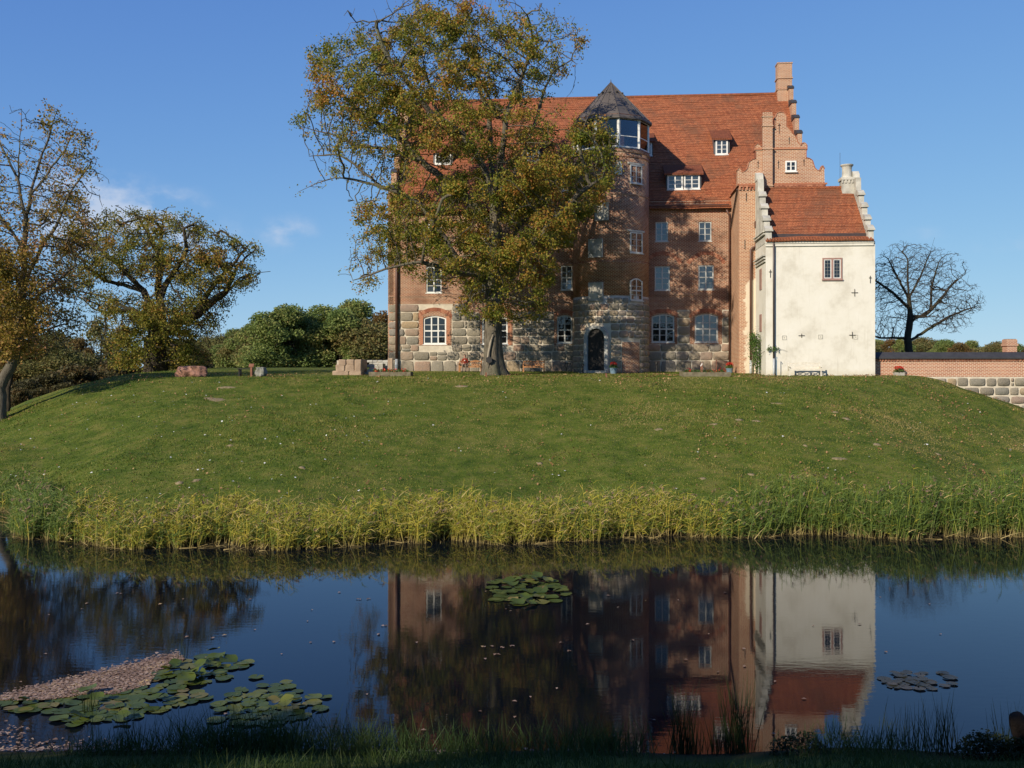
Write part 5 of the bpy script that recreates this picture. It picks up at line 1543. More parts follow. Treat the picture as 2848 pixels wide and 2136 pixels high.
def plant(kind, x, y, H, label, group, rot=None, wide=1.0, cat='tree'):
    src = KINDS[kind]
    if FIRST[kind]: r = src; FIRST[kind] = False
    else:
        r = src.copy(); COL.objects.link(r)
        for ch in src.children:
            c = ch.copy(); COL.objects.link(c); c.parent = r
    h0 = {'green': 15, 'green2': 15, 'olive': 13, 'rust': 14, 'thin': 14, 'bush': 5, 'rustbush': 5, 'shade': 13}[kind]
    s = H / h0
    r.location = (x, y, gz(x, y) - .15); r.scale = (s * wide, s * wide, s)
    r.rotation_euler = (0, 0, random.uniform(0, 6.28) if rot is None else rot)
    setp(r, label, cat, group)
    return r
ORD = ['first', 'second', 'third', 'fourth', 'fifth', 'sixth', 'seventh', 'eighth', 'ninth', 'tenth', 'eleventh', 'twelfth', 'thirteenth', 'fourteenth', 'fifteenth', 'sixteenth', 'seventeenth', 'eighteenth', 'nineteenth', 'twentieth']
# the wood between the broad oak and the castle: (kind, u, v of the top, distance, width)
wood = [('rust', 1062, 862, 150, 1.1), ('green', 985, 836, 152, 1.15), ('green2', 900, 848, 150, 1.4), ('green', 800, 850, 142, 1.15), ('green2', 735, 866, 140, 1.3), ('olive', 680, 905, 150, 1.0), ('olive', 625, 918, 160, 1.05), ('olive', 570, 925, 168, 1.1)]
for i, (k, u, vt, Y, wd) in enumerate(wood):
    p = px(u, vt, Y); H = p.z - gz(p.x, Y)
    adj = {'rust': 'rusty brown', 'green': 'rounded green', 'green2': 'slim green', 'olive': 'olive green'}[k]
    plant(k, p.x, Y, H, '%s tree in the wood left of the castle, %s from the castle corner' % (adj, ORD[i]), 'wood left of the castle', wide=wd)
fill = [(1030, 872, 146), (945, 858, 145), (850, 868, 146), (765, 885, 147), (705, 900, 148), (655, 912, 150), (1010, 900, 165), (940, 880, 168), (850, 890, 165), (770, 900, 168), (700, 920, 172), (640, 935, 180), (590, 940, 185), (540, 945, 185), (500, 950, 190)]
for i, (u, vt, Y) in enumerate(fill):
    p = px(u, vt, Y); plant('green2' if i % 3 else 'olive', p.x, Y, p.z - gz(p.x, Y), 'tree in the back row of the wood, %s from the castle corner' % ORD[i], 'back row of the wood left of the castle', wide=1.3)
# dark trees beyond the left flank of the mound
dark = [('olive', 120, 925, 105, 1.5), ('rust', 60, 950, 104, 1.5), ('olive', 200, 960, 104, 1.4), ('thin', 278, 870, 120, 1.0), ('rust', 225, 935, 112, 1.0), ('olive', 165, 905, 116, 1.0), ('thin', 100, 900, 118, 1.2), ('olive', 40, 930, 110, 1.1), ('olive', -50, 900, 112, 1.2), ('thin', 330, 900, 135, 1.2), ('olive', 500, 930, 138, 1.2)]
for i, (k, u, vt, Y, wd) in enumerate(dark):
    p = px(u, vt, Y); adj = {'thin': 'thin half bare', 'rust': 'dark rusty', 'olive': 'dark olive'}[k]
    plant(k, p.x, Y, p.z - gz(p.x, Y), '%s tree beyond the left flank of the mound, %s of the group' % (adj, ORD[i]), 'trees beyond the left flank', wide=wd)
lows = [(20, 1060, 84), (80, 1050, 88), (140, 1030, 92), (200, 1010, 96), (250, 1020, 100), (310, 1000, 104), (360, 1010, 106), (-40, 1060, 84), (110, 1090, 80), (180, 1060, 86), (560, 1000, 112), (290, 1030, 98), (50, 1110, 76)]
for i, (u, vt, Y) in enumerate(lows):
    p = px(u, vt, Y); plant('rustbush' if i % 3 == 1 else 'bush', p.x, Y, max(2.0, p.z - gz(p.x, Y)), 'low bush in the hollow behind the left slope, %s of the thicket' % ORD[i], 'bushes behind the left slope', wide=1.1, cat='bush')
# far tree line behind the garden wall
for i, u in enumerate(range(2400, 2900, 38)):
    Y = 240 + (i * 37) % 50; vt = [938, 945, 940, 936, 930, 938, 945, 950, 946, 952, 942, 955, 958, 950][i % 14]
    p = px(u, vt, Y); plant(('olive', 'green', 'rust', 'green2', 'olive')[i % 5], p.x, Y, p.z - gz(p.x, Y), 'far tree beyond the garden wall, %s from the white annexe' % ORD[i], 'far trees beyond the garden wall', wide=1.35)
# trees on the near bank behind the photographer, which shade the near shore
for i, (x, y, H) in enumerate([(-21.5, -4, 9.6), (-15.5, -5, 9.8), (-9.5, -4.5, 9.4), (-3.5, -8, 10.5), (5, -7, 10.5), (11, -3, 9.5)]):
    plant('shade', x, y, H, 'tree on the near bank behind the viewpoint, %s from the water' % ORD[i], 'trees on the near bank', wide=1.25)

# ================================================================ ground cover
def scatter(n, x0, x1, y0, y1, rng, keep=None):
    x = rng.uniform(x0, x1, n); y = rng.uniform(y0, y1, n)
    if keep is not None:
        k = keep(x, y); x, y = x[k], y[k]
    return np.stack([x, y, ground_z(x, y)], 1)
rg = np.random.default_rng(77)
def on_lawn(x, y):
    z = ground_z(x, y)
    l = np.stack([x - CO.x, y - CO.y], 1)
    lx = l[:, 0] * math.cos(TA) - l[:, 1] * math.sin(TA); ly = l[:, 0] * math.sin(TA) + l[:, 1] * math.cos(TA)
    hit = (lx > -.1) & (lx < x_r) & (ly > -.1)
    hit |= (lx > ax0 - .1) & (ly > -AP - .1); hit |= (lx > wx0 - .1) & (ly > -WP - .1)
    return (z > .35) & ~hit
# short mown turf, denser where it is near
p0 = np.concatenate([scatter(240000, -33, 33, 34, 66, rg, on_lawn), scatter(40000, -32, 30, 62, 82, rg, on_lawn)])
n = len(p0)
tall = .5 + .5 * (vnoise(p0[:, 0], p0[:, 1], .35, 21) > .1) * np.clip(vnoise(p0[:, 0], p0[:, 1], .35, 21), 0, 1)
d = rg.normal(size=(n, 3)) * np.array([.45, .45, 0]) + np.array([0, 0, 1.0]); d /= np.linalg.norm(d, axis=1)[:, None]
v_, f_, _ = ribbons(p0 - np.array([0, 0, .01]), d, rg.uniform(.05, .15, n) * (.55 + 1.1 * (tall - .5)), rg.uniform(.025, .06, n), rg.uniform(0, .4, n), 1, rg)
q0 = scatter(80000, -33, 33, 34.5, 66, rg, on_lawn)
q0 = q0[(vnoise(q0[:, 0], q0[:, 1], 1.9, 23) + .8 * vnoise(q0[:, 0], q0[:, 1], .5, 24)) > .55]
m_ = len(q0); d2 = rg.normal(size=(m_, 3)) * np.array([.5, .5, 0]) + np.array([0, 0, 1.0]); d2 /= np.linalg.norm(d2, axis=1)[:, None]
v2_, f2_, _ = ribbons(q0 - np.array([0, 0, .01]), d2, rg.uniform(.10, .24, m_), rg.uniform(.025, .05, m_), rg.uniform(.1, .6, m_), 1, rg)
v_, f_ = join_arrays([(v_, f_), (v2_, f2_)])
setp(fast_mesh('turf_grass', v_, f_, 'turf_blade'), 'short mown green grass covering the castle mound', 'grass', kind='stuff')
# fallen leaves lying thicker towards the right
x = rg.uniform(-32, 34, 26000); y = rg.uniform(36, 72, 26000)
dens = .22 + .5 * np.clip((x + 5) / 30, 0, 1) + .45 * np.clip((y - 52) / 12, 0, 1); dens *= np.clip(.25 + 1.1 * vnoise(x, y, .9, 33) + .6 * vnoise(x, y, 3.1, 34), 0, 1.2)
k = (rg.uniform(0, 1, 26000) < dens) & on_lawn(x, y)
c = np.stack([x[k], y[k], ground_z(x[k], y[k]) + .07], 1)
v_, f_ = leaf_arrays(c, .115, .9, rg, .7)
setp(fast_mesh('fallen_leaves', v_, f_, 'leaf_litter'), 'brown fallen leaves strewn over the grass slope', 'leaves', kind='stuff')
c = scatter(240, -28, -4, 36, 64, rg, on_lawn); c2 = scatter(110, -4, 30, 36, 64, rg, on_lawn); c = np.concatenate([c, c2]); c[:, 2] += .09
v_, f_ = leaf_arrays(c, .10, 2.0, rg, .95)
setp(fast_mesh('daisies', v_, f_, 'daisy'), 'tiny white daisies dotted over the grass slope', 'flowers', kind='stuff')
# bare earth: low worn patches and molehills
mb = MB()
rb = random.Random(5)
spots = [(595, 1112, .8, .3), (625, 1078, .7, .16), (1280, 1075, .6, .16), (2055, 1168, .28, .14), (2105, 1172, .30, .10), (2355, 1165, .28, .14), (2322, 1147, .26, .10), (2440, 1238, .30, .16), (2330, 1277, .5, .14), (1985, 1182, .28, .10), (1832, 1195, .28, .14), (2160, 1123, .40, .10),
         (2610, 1265, .26, .10), (1955, 1332, .24, .10), (2090, 1322, .26, .10), (500, 1345, .26, .14), (545, 1338, .24, .12), (840, 1302, .24, .12), (2240, 1240, .2, .1), (640, 1240, .22, .12), (1500, 1290, .2, .1)]
for u, v, rx, ry in spots:
    # walk the ray down to the slope
    for Y in np.arange(34, 75, .1):
        q = px(u, v, Y)
        if q.z < gz(q.x, Y): break
    ring = []
    for lv, (s_, hz) in enumerate(((1.0, -.03), (.7, .012), (.35, .03))):
        for kk in range(10):
            t = 2 * math.pi * kk / 10; j = rb.uniform(.45, 1.2)
            X, Yy = q.x + rx * s_ * j * math.cos(t), Y + ry * 2.2 * s_ * j * math.sin(t)
            ring.append((X, Yy, gz(X, Yy) + hz + .01))
    ring.append((q.x, Y, gz(q.x, Y) + .045))
    fs = [(lv * 10 + kk, lv * 10 + (kk + 1) % 10, (lv + 1) * 10 + (kk + 1) % 10, (lv + 1) * 10 + kk) for lv in range(2) for kk in range(10)] + [(20 + kk, 20 + (kk + 1) % 10, 30) for kk in range(10)]
    mb.add(ring, fs)
o = mb.build('bare_earth', 'dry_soil', smooth=True); setp(o, 'small pale worn earth patches in the grass slope', 'earth', kind='stuff')

# ---------------------------------------------------------------- reeds along the far shore
def shore_y(x):
    ys = np.linspace(31, 44, 131)
    zz_ = ground_z(np.repeat(x[:, None], 131, 1), np.repeat(ys[None], len(x), 0))
    return ys[(zz_ > 0).argmax(1)]
N = 14500
x = rg.uniform(-23, 23, N)
x += .10 * np.sin(x * 5.3) + .05 * np.sin(x * 11 + 1)
sy = shore_y(x)
off = rg.uniform(-.5, 2.1, N) + .3 * vnoise(x, x * 0, 1.0, 41) + .2 * vnoise(x, x * 0, 4, 45)
y = sy + off
p0 = np.stack([x, y, np.maximum(ground_z(x, y), -.12)], 1)
gp_ = np.clip(smooth(4.5, 11.5, x) + smooth(-14.5, -17, x) + .22 + .3 * vnoise(x, y, .9, 42), .02, .96)
green = (rg.uniform(0, 1, N) < gp_).astype(float)
H = .82 * (1.22 + .22 * vnoise(x, x * 0, .55, 43) + .15 * vnoise(x, x * 0, 1.9, 44) + .42 * smooth(6, 11, x)) * rg.uniform(.4, 1.15, N)
H = np.where(rg.uniform(0, 1, N) < .06, H * 1.35, H)
lean = rg.normal(size=(N, 3)) * np.array([.19, .12, 0]) + np.array([.07, -.02, 1.0])
lean /= np.linalg.norm(lean, axis=1)[:, None]
v1, f1, m1 = ribbons(p0, lean, H, rg.uniform(.018, .032, N), rg.uniform(0, .05, N), 2, rg, tip=.4)
yel = np.array([.50, .40, .060]); grn = np.array([.18, .23, .028]); straw = np.array([.48, .37, .15]); brn = np.array([.15, .105, .055]); deep = np.array([.075, .130, .028])
mixv = rg.uniform(0, 1, (N, 1))
body = np.where(green[:, None] > .5, deep * (1 - mixv) + grn * 1.1 * mixv, yel * mixv + grn * (1 - mixv))
low = np.where(rg.uniform(0, 1, (N, 1)) < .5, straw * .8, brn)
t1 = np.repeat(body[:, None], m1, 1); t1[:, 0:2] = low[:, None]
V = [v1]; Fl = [f1]; T = [t1.reshape(-1, 3)]; vb = len(v1)
for k in range(6):
    frac = rg.uniform(.25, .98, N)
    lp = p0 + lean * (H * frac)[:, None]
    sgn = np.where(rg.uniform(0, 1, N) < .68, 1.0, -1.0)
    ld = np.stack([sgn * rg.uniform(.35, 1.0, N), rg.normal(size=N) * .45, rg.uniform(.25, 1.0, N)], 1); ld /= np.linalg.norm(ld, axis=1)[:, None]
    ll = rg.uniform(.22, .52, N)
    v2, f2, m2 = ribbons(lp, ld, ll, rg.uniform(.014, .032, N), rg.uniform(.1, .9, N), 2, rg)
    mx = rg.uniform(0, 1, (N, 1)) ** 1.3
    col = np.where(green[:, None] > .5, deep * (1 - mx) + np.array([.15, .21, .045]) * mx, grn * (1 - mx) + yel * mx)
    old = rg.uniform(0, 1, (N, 1)) < np.where(green[:, None] > .5, .06, .22); col = np.where(old, straw, col)
    V.append(v2); Fl.append(f2 + vb); vb += len(v2); T.append(np.repeat(col[:, None], m2, 1).reshape(-1, 3))
# feathery plumes
pk = rg.uniform(0, 1, N) < .05
pp_ = p0[pk] + lean[pk] * H[pk][:, None]
for k in range(4):
    m_ = len(pp_)
    d_ = rg.normal(size=(m_, 3)) * .4 + np.array([.35, 0, .8]); d_ /= np.linalg.norm(d_, axis=1)[:, None]
    v2, f2, m2 = ribbons(pp_, d_, rg.uniform(.12, .22, m_), rg.uniform(.03, .05, m_), rg.uniform(.1, .5, m_), 2, rg)
    V.append(v2); Fl.append(f2 + vb); vb += len(v2); T.append(np.tile(np.array([.24, .17, .11]), (len(v2), 1)))
# broken stems lying out over the water
m_ = 500
x = rg.uniform(-22, 22, m_); p_ = np.stack([x, shore_y(x) - rg.uniform(.2, .7, m_), np.full(m_, .01)], 1)
d_ = rg.normal(size=(m_, 3)) * np.array([1, .5, .15]) + np.array([0, -.2, .22]); d_ /= np.linalg.norm(d_, axis=1)[:, None]
v2, f2, m2 = ribbons(p_, d_, rg.uniform(.3, .8, m_), rg.uniform(.015, .03, m_), rg.uniform(0, .3, m_), 2, rg)
V.append(v2); Fl.append(f2 + vb); vb += len(v2); T.append(np.tile(straw * .8, (len(v2), 1)))
o = fast_mesh('reeds', np.concatenate(V), np.concatenate(Fl), 'reed', tint=np.concatenate(T))
setp(o, 'yellow and green reeds lining the far shore of the moat', 'reeds', kind='stuff')

# ---------------------------------------------------------------- near shore
def blades(name, label, cat, n, place, hmin, hmax, mat, kind=None, wid=(.008, .018), spreadv=.22, segs=3, parent=None, seed=3, group=None, base=None, part=None, droop=(.05, .5)):
    r_ = np.random.default_rng(seed)
    p = place(n, r_); n = len(p)
    d = r_.normal(size=(n, 3)) * np.array([spreadv, spreadv, 0]) + np.array([0, 0, 1.0]); d /= np.linalg.norm(d, axis=1)[:, None]
    h = r_.uniform(hmin, hmax, n)
    if base is not None: p = p - np.array(base)
    v_, f_, _ = ribbons(p, d, h, r_.uniform(*wid, n), r_.uniform(*droop, n), segs, r_)
    if base is not None:
        t = thing(name, label, cat, base, group=group)
        if n <= 60:
            nv = len(v_) // n; nf = len(f_) // n
            for q in range(n): fast_mesh('blade', v_[q * nv:(q + 1) * nv], f_[:nf], mat, t)
        else: fast_mesh(part or 'blades', v_, f_, mat, t, kind='stuff')
        return t
    o = fast_mesh(name, v_, f_, mat); return setp(o, label, cat, group, kind)
def near_place(n, r_):
    x = r_.uniform(-9.5, 9.5, n); y = r_.uniform(12.8, 16.05, n)
    lump = vnoise(x, x * 0, 1.3, 51) + .4 * vnoise(x, x * 0, 3.1, 52)
    k = (y < 14.65 + .6 * lump)
    return np.stack([x[k], y[k], ground_z(x[k], y[k])], 1)
blades('bank_grass', 'rough dark grass along the near shore', 'grass', 12000, near_place, .10, .34, 'bank_grass', 'stuff', (.006, .014), .35, seed=61)
def clumps(u, v, w, n, h0, h1, label, seed, mat='sedge', wid=(.008, .016), sp=.13, name='sedge_clump', cat='sedge'):
    b = wpt(u, v); b.z = max(-.25, gz(b.x, b.y))
    def place(nn, r_):
        return np.stack([b.x + r_.normal(size=nn) * w, b.y + r_.normal(size=nn) * w * .6, np.full(nn, b.z)], 1)
    return blades(name, label, cat, n, place, h0, h1, mat, None, wid, sp, 4, seed=seed, base=tuple(b), droop=(.0, .22))
clumps(1900, 2095, .13, 90, .6, 1.35, 'tall dark sedge at near shore, left one of the pair under the castle reflection', 71)
clumps(2050, 2095, .13, 100, .7, 1.5, 'tall dark sedge at near shore, right one of the pair under the castle reflection', 72)
clumps(1975, 2100, .2, 50, .3, .8, 'short sedge between the two tall sedge clumps at near shore', 73)
clumps(2530, 2105, .22, 70, .4, 1.0, 'sedge clump at near shore left of the dark bush', 74)
clumps(2625, 2110, .12, 50, .5, 1.15, 'upright sedge rising at the edge of the dark bush', 75)
clumps(2800, 2100, .15, 40, .4, .95, 'sedge beside the slanting log at right edge', 76)
clumps(365, 2100, .1, 30, .3, .75, 'thin sedge tuft at near shore below the lily pads', 77)
clumps(240, 1983, .09, 22, .5, .95, 'thin green rushes rising from the lower lily pads', 78, wid=(.012, .02), sp=.07, name='rush_tuft', cat='rush')
clumps(505, 1832, .09, 12, .5, .95, 'thin green rushes behind the upper lily pads', 79, wid=(.012, .02), sp=.07, name='rush_tuft', cat='rush')
clumps(580, 2118, .5, 924, .25, .75, 'thick dark grass tussock at near shore left of centre', 80, 'bank_grass', (.007, .014), .4, 'grass_tussock', 'grass')
clumps(760, 2118, .4, 836, .25, .8, 'thick dark grass tussock at near shore, second from left', 81, 'bank_grass', (.007, .014), .4, 'grass_tussock', 'grass')
clumps(1010, 2128, .5, 660, .25, .62, 'thick dark grass tussock at near shore below the oak reflection', 82, 'bank_grass', (.007, .014), .4, 'grass_tussock', 'grass')
clumps(1640, 2123, .5, 660, .25, .62, 'thick dark grass tussock at near shore right of centre', 83, 'bank_grass', (.007, .014), .4, 'grass_tussock', 'grass')
clumps(300, 2130, .4, 500, .15, .4, 'low grass tussock at near shore below the brown drifted leaves', 84, 'bank_grass', (.007, .014), .4, 'grass_tussock', 'grass')
clumps(1300, 2128, .6, 600, .2, .5, 'wide low grass tussock at near shore in the middle', 85, 'bank_grass', (.007, .014), .4, 'grass_tussock', 'grass')
clumps(2400, 2128, .5, 500, .2, .5, 'low grass tussock at near shore left of the right sedges', 86, 'bank_grass', (.007, .014), .4, 'grass_tussock', 'grass')
# leafy bush in the right corner and a lower one beside it
def leafy(name, label, u, v, rx, rz, n, size, mat, seed):
    b = wpt(u, v); b.z = gz(b.x, b.y)
    t = thing(name, label, 'bush', tuple(b)); r_ = np.random.default_rng(seed)
    d = r_.normal(size=(n, 3)); d /= np.linalg.norm(d, axis=1)[:, None]; d[:, 2] = np.abs(d[:, 2])
    rad = r_.uniform(.35, 1.1, n) ** .6
    c = d * rad[:, None] * np.array([rx, rx * .5, rz]); c += vnoise(c[:, 0] * 3, c[:, 1] * 3, 3, seed)[:, None] * .06
    v_, f_ = leaf_arrays(c, size, .5, r_); fast_mesh('foliage', v_, f_, mat, t)
    m_ = 40; a = r_.normal(size=(m_, 3)) * np.array([.5, .3, 0]) + np.array([0, 0, .8]); a /= np.linalg.norm(a, axis=1)[:, None]
    v_, f_, _ = ribbons(np.zeros((m_, 3)) + r_.normal(size=(m_, 3)) * np.array([rx * .3, .1, 0]), a, r_.uniform(.5, 1.0, m_) * rz, np.full(m_, .012), np.zeros(m_), 2, r_); fast_mesh('stem', v_, f_, 'bark_dark', t)
leafy('bramble_bush', 'dark leafy bush in the bottom right corner of the near shore', 2765, 2136, .6, .40, 1800, .055, 'leaf_shade', 91)
leafy('bramble_bush', 'low dark leafy plant at near shore under the white annexe reflection', 2230, 2132, .5, .30, 900, .05, 'leaf_shade', 92)
# slanting log
b = wpt(2870, 2125); 
lg = thing('slanting_log', 'dark weathered log end slanting up from the near shore at right edge', 'log', (b.x, b.y, gz(b.x, b.y) - .1))
e = px(2824, 1990, b.y - .1) - lg.location
mb = MB(); mb.tube([(0, 0, 0), (e.x * .4, e.y * .4, e.z * .45), (e.x * .8, e.y * .8, e.z * .85), e], [.17, .16, .14, .10], 9); mb.build('log', 'driftwood', lg, smooth=True)
mb = MB(); mb.tube([(e.x * .5, e.y * .5, e.z * .5), (e.x * .5 + .12, e.y * .5 - .05, e.z * .5 + .18)], [.05, .03], 6); mb.build('branch_stub', 'driftwood', lg)

# ---------------------------------------------------------------- water lilies
def pad_mesh(seed, cup):
    r_ = random.Random(seed); n = 18; vs = [(0, 0, .0)]; 
    for k in range(n + 1):
        t = .16 + (2 * math.pi - .32) * k / n
        rr_ = 1 * r_.uniform(.95, 1.03)
        vs.append((rr_ * .55 * math.cos(t), rr_ * .55 * math.sin(t), .01))
    for k in range(n + 1):
        t = .16 + (2 * math.pi - .32) * k / n
        rr_ = 1 * r_.uniform(.94, 1.04)
        vs.append((rr_ * math.cos(t), rr_ * math.sin(t), cup * (1 + .8 * math.sin(3 * t + seed)) + .01))
    fs = [(0, 1 + k, 2 + k) for k in range(n)] + [(1 + k, n + 2 + k, n + 3 + k, 2 + k) for k in range(n)]
    me = bpy.data.meshes.new('lily_pad'); me.from_pydata(vs, [], fs); me.update()
    me.polygons.foreach_set('use_smooth', [True] * len(me.polygons))
    return me
def lily_patch(label, cu, cv, ru, rv, count, rmin, rmax, seed, raised=.1, dull=False, shape=None, bud=0):
    r_ = random.Random(seed)
    c = wpt(cu, cv)
    t = thing('water_lily', label, 'water lily', (c.x, c.y, 0))
    ms = [pad_mesh(seed * 10 + k, (.015, .03, .06, .14)[k]) for k in range(4)]
    for me in ms: me.materials.append(MATS['lily_leaf_dull' if dull else 'lily_leaf'])
    got = []; tries = 0
    while len(got) < count and tries < 8000:
        tries += 1
        a, q = r_.uniform(0, 6.283), math.sqrt(r_.random())
        u, v = cu + ru * q * math.cos(a), cv + rv * q * math.sin(a)
        if shape and not shape(u, v): continue
        p = wpt(u, v); r0 = r_.uniform(rmin, rmax)
        if any((p.x - g_[0]) ** 2 + (p.y - g_[1]) ** 2 < (.72 * (r0 + g_[2])) ** 2 for g_ in got) and r_.random() < .93: continue
        got.append((p.x, p.y, r0))
        up = r_.random() < raised
        o = link('lily_pad', ms[3 if up else r_.randrange(3)], None, t)
        o.scale = (r0, r0, r0)
        o.location = (p.x - c.x, p.y - c.y, (.05 + r_.uniform(0, .08)) if up else .008 + .0025 * (len(got) % 9))
        o.rotation_euler = (r_.uniform(-.35, .35) if up else r_.uniform(-.02, .02), r_.uniform(-.35, .35) if up else r_.uniform(-.02, .02), r_.uniform(0, 6.28))
    for k in range(bud):
        q = got[r_.randrange(len(got))]
        mb = MB(); mb.lathe([(.005, .0), (.03, .03), (.035, .07), (.02, .11), (.004, .13)], 8)
        o = mb.build('bud', 'print_white', t); o.location = (q[0] - c.x, q[1] - c.y, .03)
    return t
inside_poly = lambda poly: (lambda u, v: sum(((poly[i][1] > v) != (poly[i - 1][1] > v)) and (u < (poly[i - 1][0] - poly[i][0]) * (v - poly[i][1]) / (poly[i - 1][1] - poly[i][1]) + poly[i][0]) for i in range(len(poly))) % 2 == 1)
Q4 = lambda x, y: (x / 2.328, 1650 + y / 2.328)
pa = [Q4(*q) for q in ((1010, 500), (1200, 420), (1420, 395), (1500, 440), (1600, 450), (1580, 480), (1480, 520), (1440, 570), (1250, 590), (1000, 590), (930, 580))]
lily_patch('dense green lily pads with raised leaves beside the floating brown leaf raft', 545, 1863, 150, 50, 44, .13, .20, 101, .4, shape=inside_poly(pa))
pb_ = [Q4(*q) for q in ((0, 720), (350, 640), (700, 640), (1050, 600), (1340, 620), (1350, 690), (1200, 720), (1080, 760), (900, 820), (700, 850), (480, 860), (300, 800), (60, 750))]
lily_patch('long belt of green lily pads in front of the floating brown leaf raft', 290, 1960, 300, 70, 100, .12, .18, 102, .06, shape=inside_poly(pb_))
pc = [Q4(*q) for q in ((1380, 740), (1480, 650), (1650, 610), (1850, 560), (1960, 640), (2130, 680), (2080, 750), (1980, 800), (1760, 860), (1520, 850), (1430, 790))]
lily_patch('round lily pad patch right of the long lily belt at lower left', 745, 1962, 190, 70, 62, .11, .17, 103, .06, shape=inside_poly(pc))
lily_patch('few loose lily pads drifting between the left patches', 610, 1930, 210, 75, 14, .10, .17, 104, .0)
lily_patch('glossy lily pads floating alone in the middle of the moat', 1465, 1645, 112, 42, 64, .14, .23, 105, .3)
lily_patch('dull half sunken lily pads right of the white annexe reflection', 2550, 1893, 110, 26, 30, .09, .15, 106, .0, dull=True)
# raft of drifted leaves
rp = [Q4(*q) for q in ((-60, 700), (150, 640), (450, 572), (850, 470), (1150, 400), (1200, 430), (1020, 515), (960, 600), (760, 660), (500, 670), (300, 700))]
ins = inside_poly(rp)
pts = []
r_ = random.Random(8)
while len(pts) < 9000:
    u, v = r_.uniform(-40, 520), r_.uniform(1818, 1955)
    if ins(u, v): q = wpt(u, v); pts.append((q.x, q.y, r_.uniform(.012, .035)))
for u, v, su, sv, n_ in ((130, 2085, 120, 12, 260), (40, 2050, 30, 15, 60), (290, 2075, 40, 8, 60), (430, 2100, 60, 8, 120), (700, 2110, 300, 10, 130), (1100, 2110, 300, 10, 120)):
    for k in range(n_):
        q = wpt(r_.gauss(u, su), min(2130, r_.gauss(v, sv))); pts.append((q.x, q.y, max(r_.uniform(.012, .03), gz(q.x, q.y) + .04)))
for k in range(1500):
    q = wpt(*[(a_ + r_.gauss(0, 9), b_ + r_.gauss(0, 6)) for a_, b_ in [(lambda t_: (rp[0][0] + (rp[4][0] - rp[0][0]) * t_, rp[0][1] + (rp[4][1] - rp[0][1]) * t_))(r_.random())]][0]); pts.append((q.x, q.y, r_.uniform(.01, .03)))
v_, f_ = leaf_arrays(np.array(pts), np.array([r_.choice((.035, .05, .05, .065, .09)) for _ in pts]), 7.0, rg, .8)
setp(fast_mesh('floating_leaves', v_, f_, 'leaf_raft'), 'raft of brown drifted leaves floating by the lily pads', 'leaves', kind='stuff')
pts = []
for k in range(60):
    u, v = r_.uniform(0, 2848), 1640 + 420 * r_.random() ** 1.1
    q = wpt(u, v); pts.append((q.x, q.y, .012))
for u, v in ((1345, 1800), (1370, 1799), (1395, 1802), (1425, 1798), (1380, 1822), (1580, 1812), (1000, 1668), (1025, 1667), (1070, 1742), (1058, 1765), (245, 1680), (440, 1682), (590, 1776)):
    for k in range(3): q = wpt(u + r_.uniform(-6, 6), v + r_.uniform(-1, 1)); pts.append((q.x, q.y, .014))
v_, f_ = leaf_arrays(np.array(pts), .095, 8.0, rg, .6)
setp(fast_mesh('drifting_leaves', v_, f_, 'leaf_raft'), 'single fallen leaves drifting scattered on the moat', 'leaves', kind='stuff')

# ================================================================ things on the terrace
def onground(u, Y, dz=0): 
    X = (u - CX) * Y / F; return Vector((X, Y, gz(X, Y) + dz))
def boulder(label, u0, u1, vt, Y, dep, mat, seed, flat):
    b = onground((u0 + u1) / 2, Y); w_ = (u1 - u0) * Y / F; h_ = px(u0, vt, Y).z - b.z
    bm_ = bmesh.new(); bmesh.ops.create_icosphere(bm_, subdivisions=4, radius=1)
    for v in bm_.verts:
        n_ = v.co.copy()
        q = .14 * math.sin(3.1 * n_.x + seed) * math.cos(2.7 * n_.y + 2 * seed) + .06 * math.sin(7 * n_.z + 4 * n_.x + seed) + .03 * math.sin(13 * n_.x + 9 * n_.y)
        ex = 3.0
        rr_ = (abs(n_.x) ** ex + abs(n_.y) ** ex + abs(n_.z) ** ex) ** (-1 / ex)
        q += .16 * mnoise.noise(n_ * 1.7 + Vector((seed, 0, 0))) + .08 * mnoise.noise(n_ * 4.2)
        p = n_ * rr_ * (.9 + q)
        if p.z > flat: p.z = flat + (p.z - flat) * .2
        v.co = Vector((p.x * w_ / 2 / .93 * (1 - .10 * max(0, p.z)), p.y * dep / 2, (p.z + .6) / (flat + .62) * h_ if p.z > -.6 else (p.z + .6) * .4))
    me = bpy.data.meshes.new('boulder'); bm_.to_mesh(me); bm_.free()
    me.polygons.foreach_set('use_smooth', [i % 3 != 0 for i in range(len(me.polygons))])
    o = link('boulder', me, mat); o.location = b; setp(o, label, 'boulder')
boulder('flat topped reddish granite boulder on the mound beside the broad oak', 494, 573, 1019, 66.6, 1.5, 'red_granite', 2, .55)
boulder('small grey granite boulder beside the info board on the terrace', 708, 741, 1022, 67.4, .75, 'grey_granite', 5, .6)
b = onground(699, 67.0)
ib = thing('info_board', 'small brown wooden info board standing left of the grey boulder', 'sign', b)
mb = MB(); mb.box(-.06, .06, -.05, .05, -.2, .72); mb.build('post', 'post_red', ib)
mb = MB(); mb.add([(-.16, -.08, .66), (.16, -.08, .66), (.16, .10, .86), (-.16, .10, .86), (-.16, -.06, .62), (.16, -.06, .62), (.16, .12, .82), (-.16, .12, .82)], [(0, 1, 2, 3), (7, 6, 5, 4), (0, 4, 5, 1), (1, 5, 6, 2), (2, 6, 7, 3), (3, 7, 4, 0)]); mb.build('panel', 'post_red', ib)
b = onground(684, 68.2)
t = thing('picnic_table', 'low dark wooden table half hidden left of the info board', 'table', b)
mb = MB(); mb.box(-.5, .5, -.35, .35, .46, .52); mb.build('tabletop', 'door_wood', t)
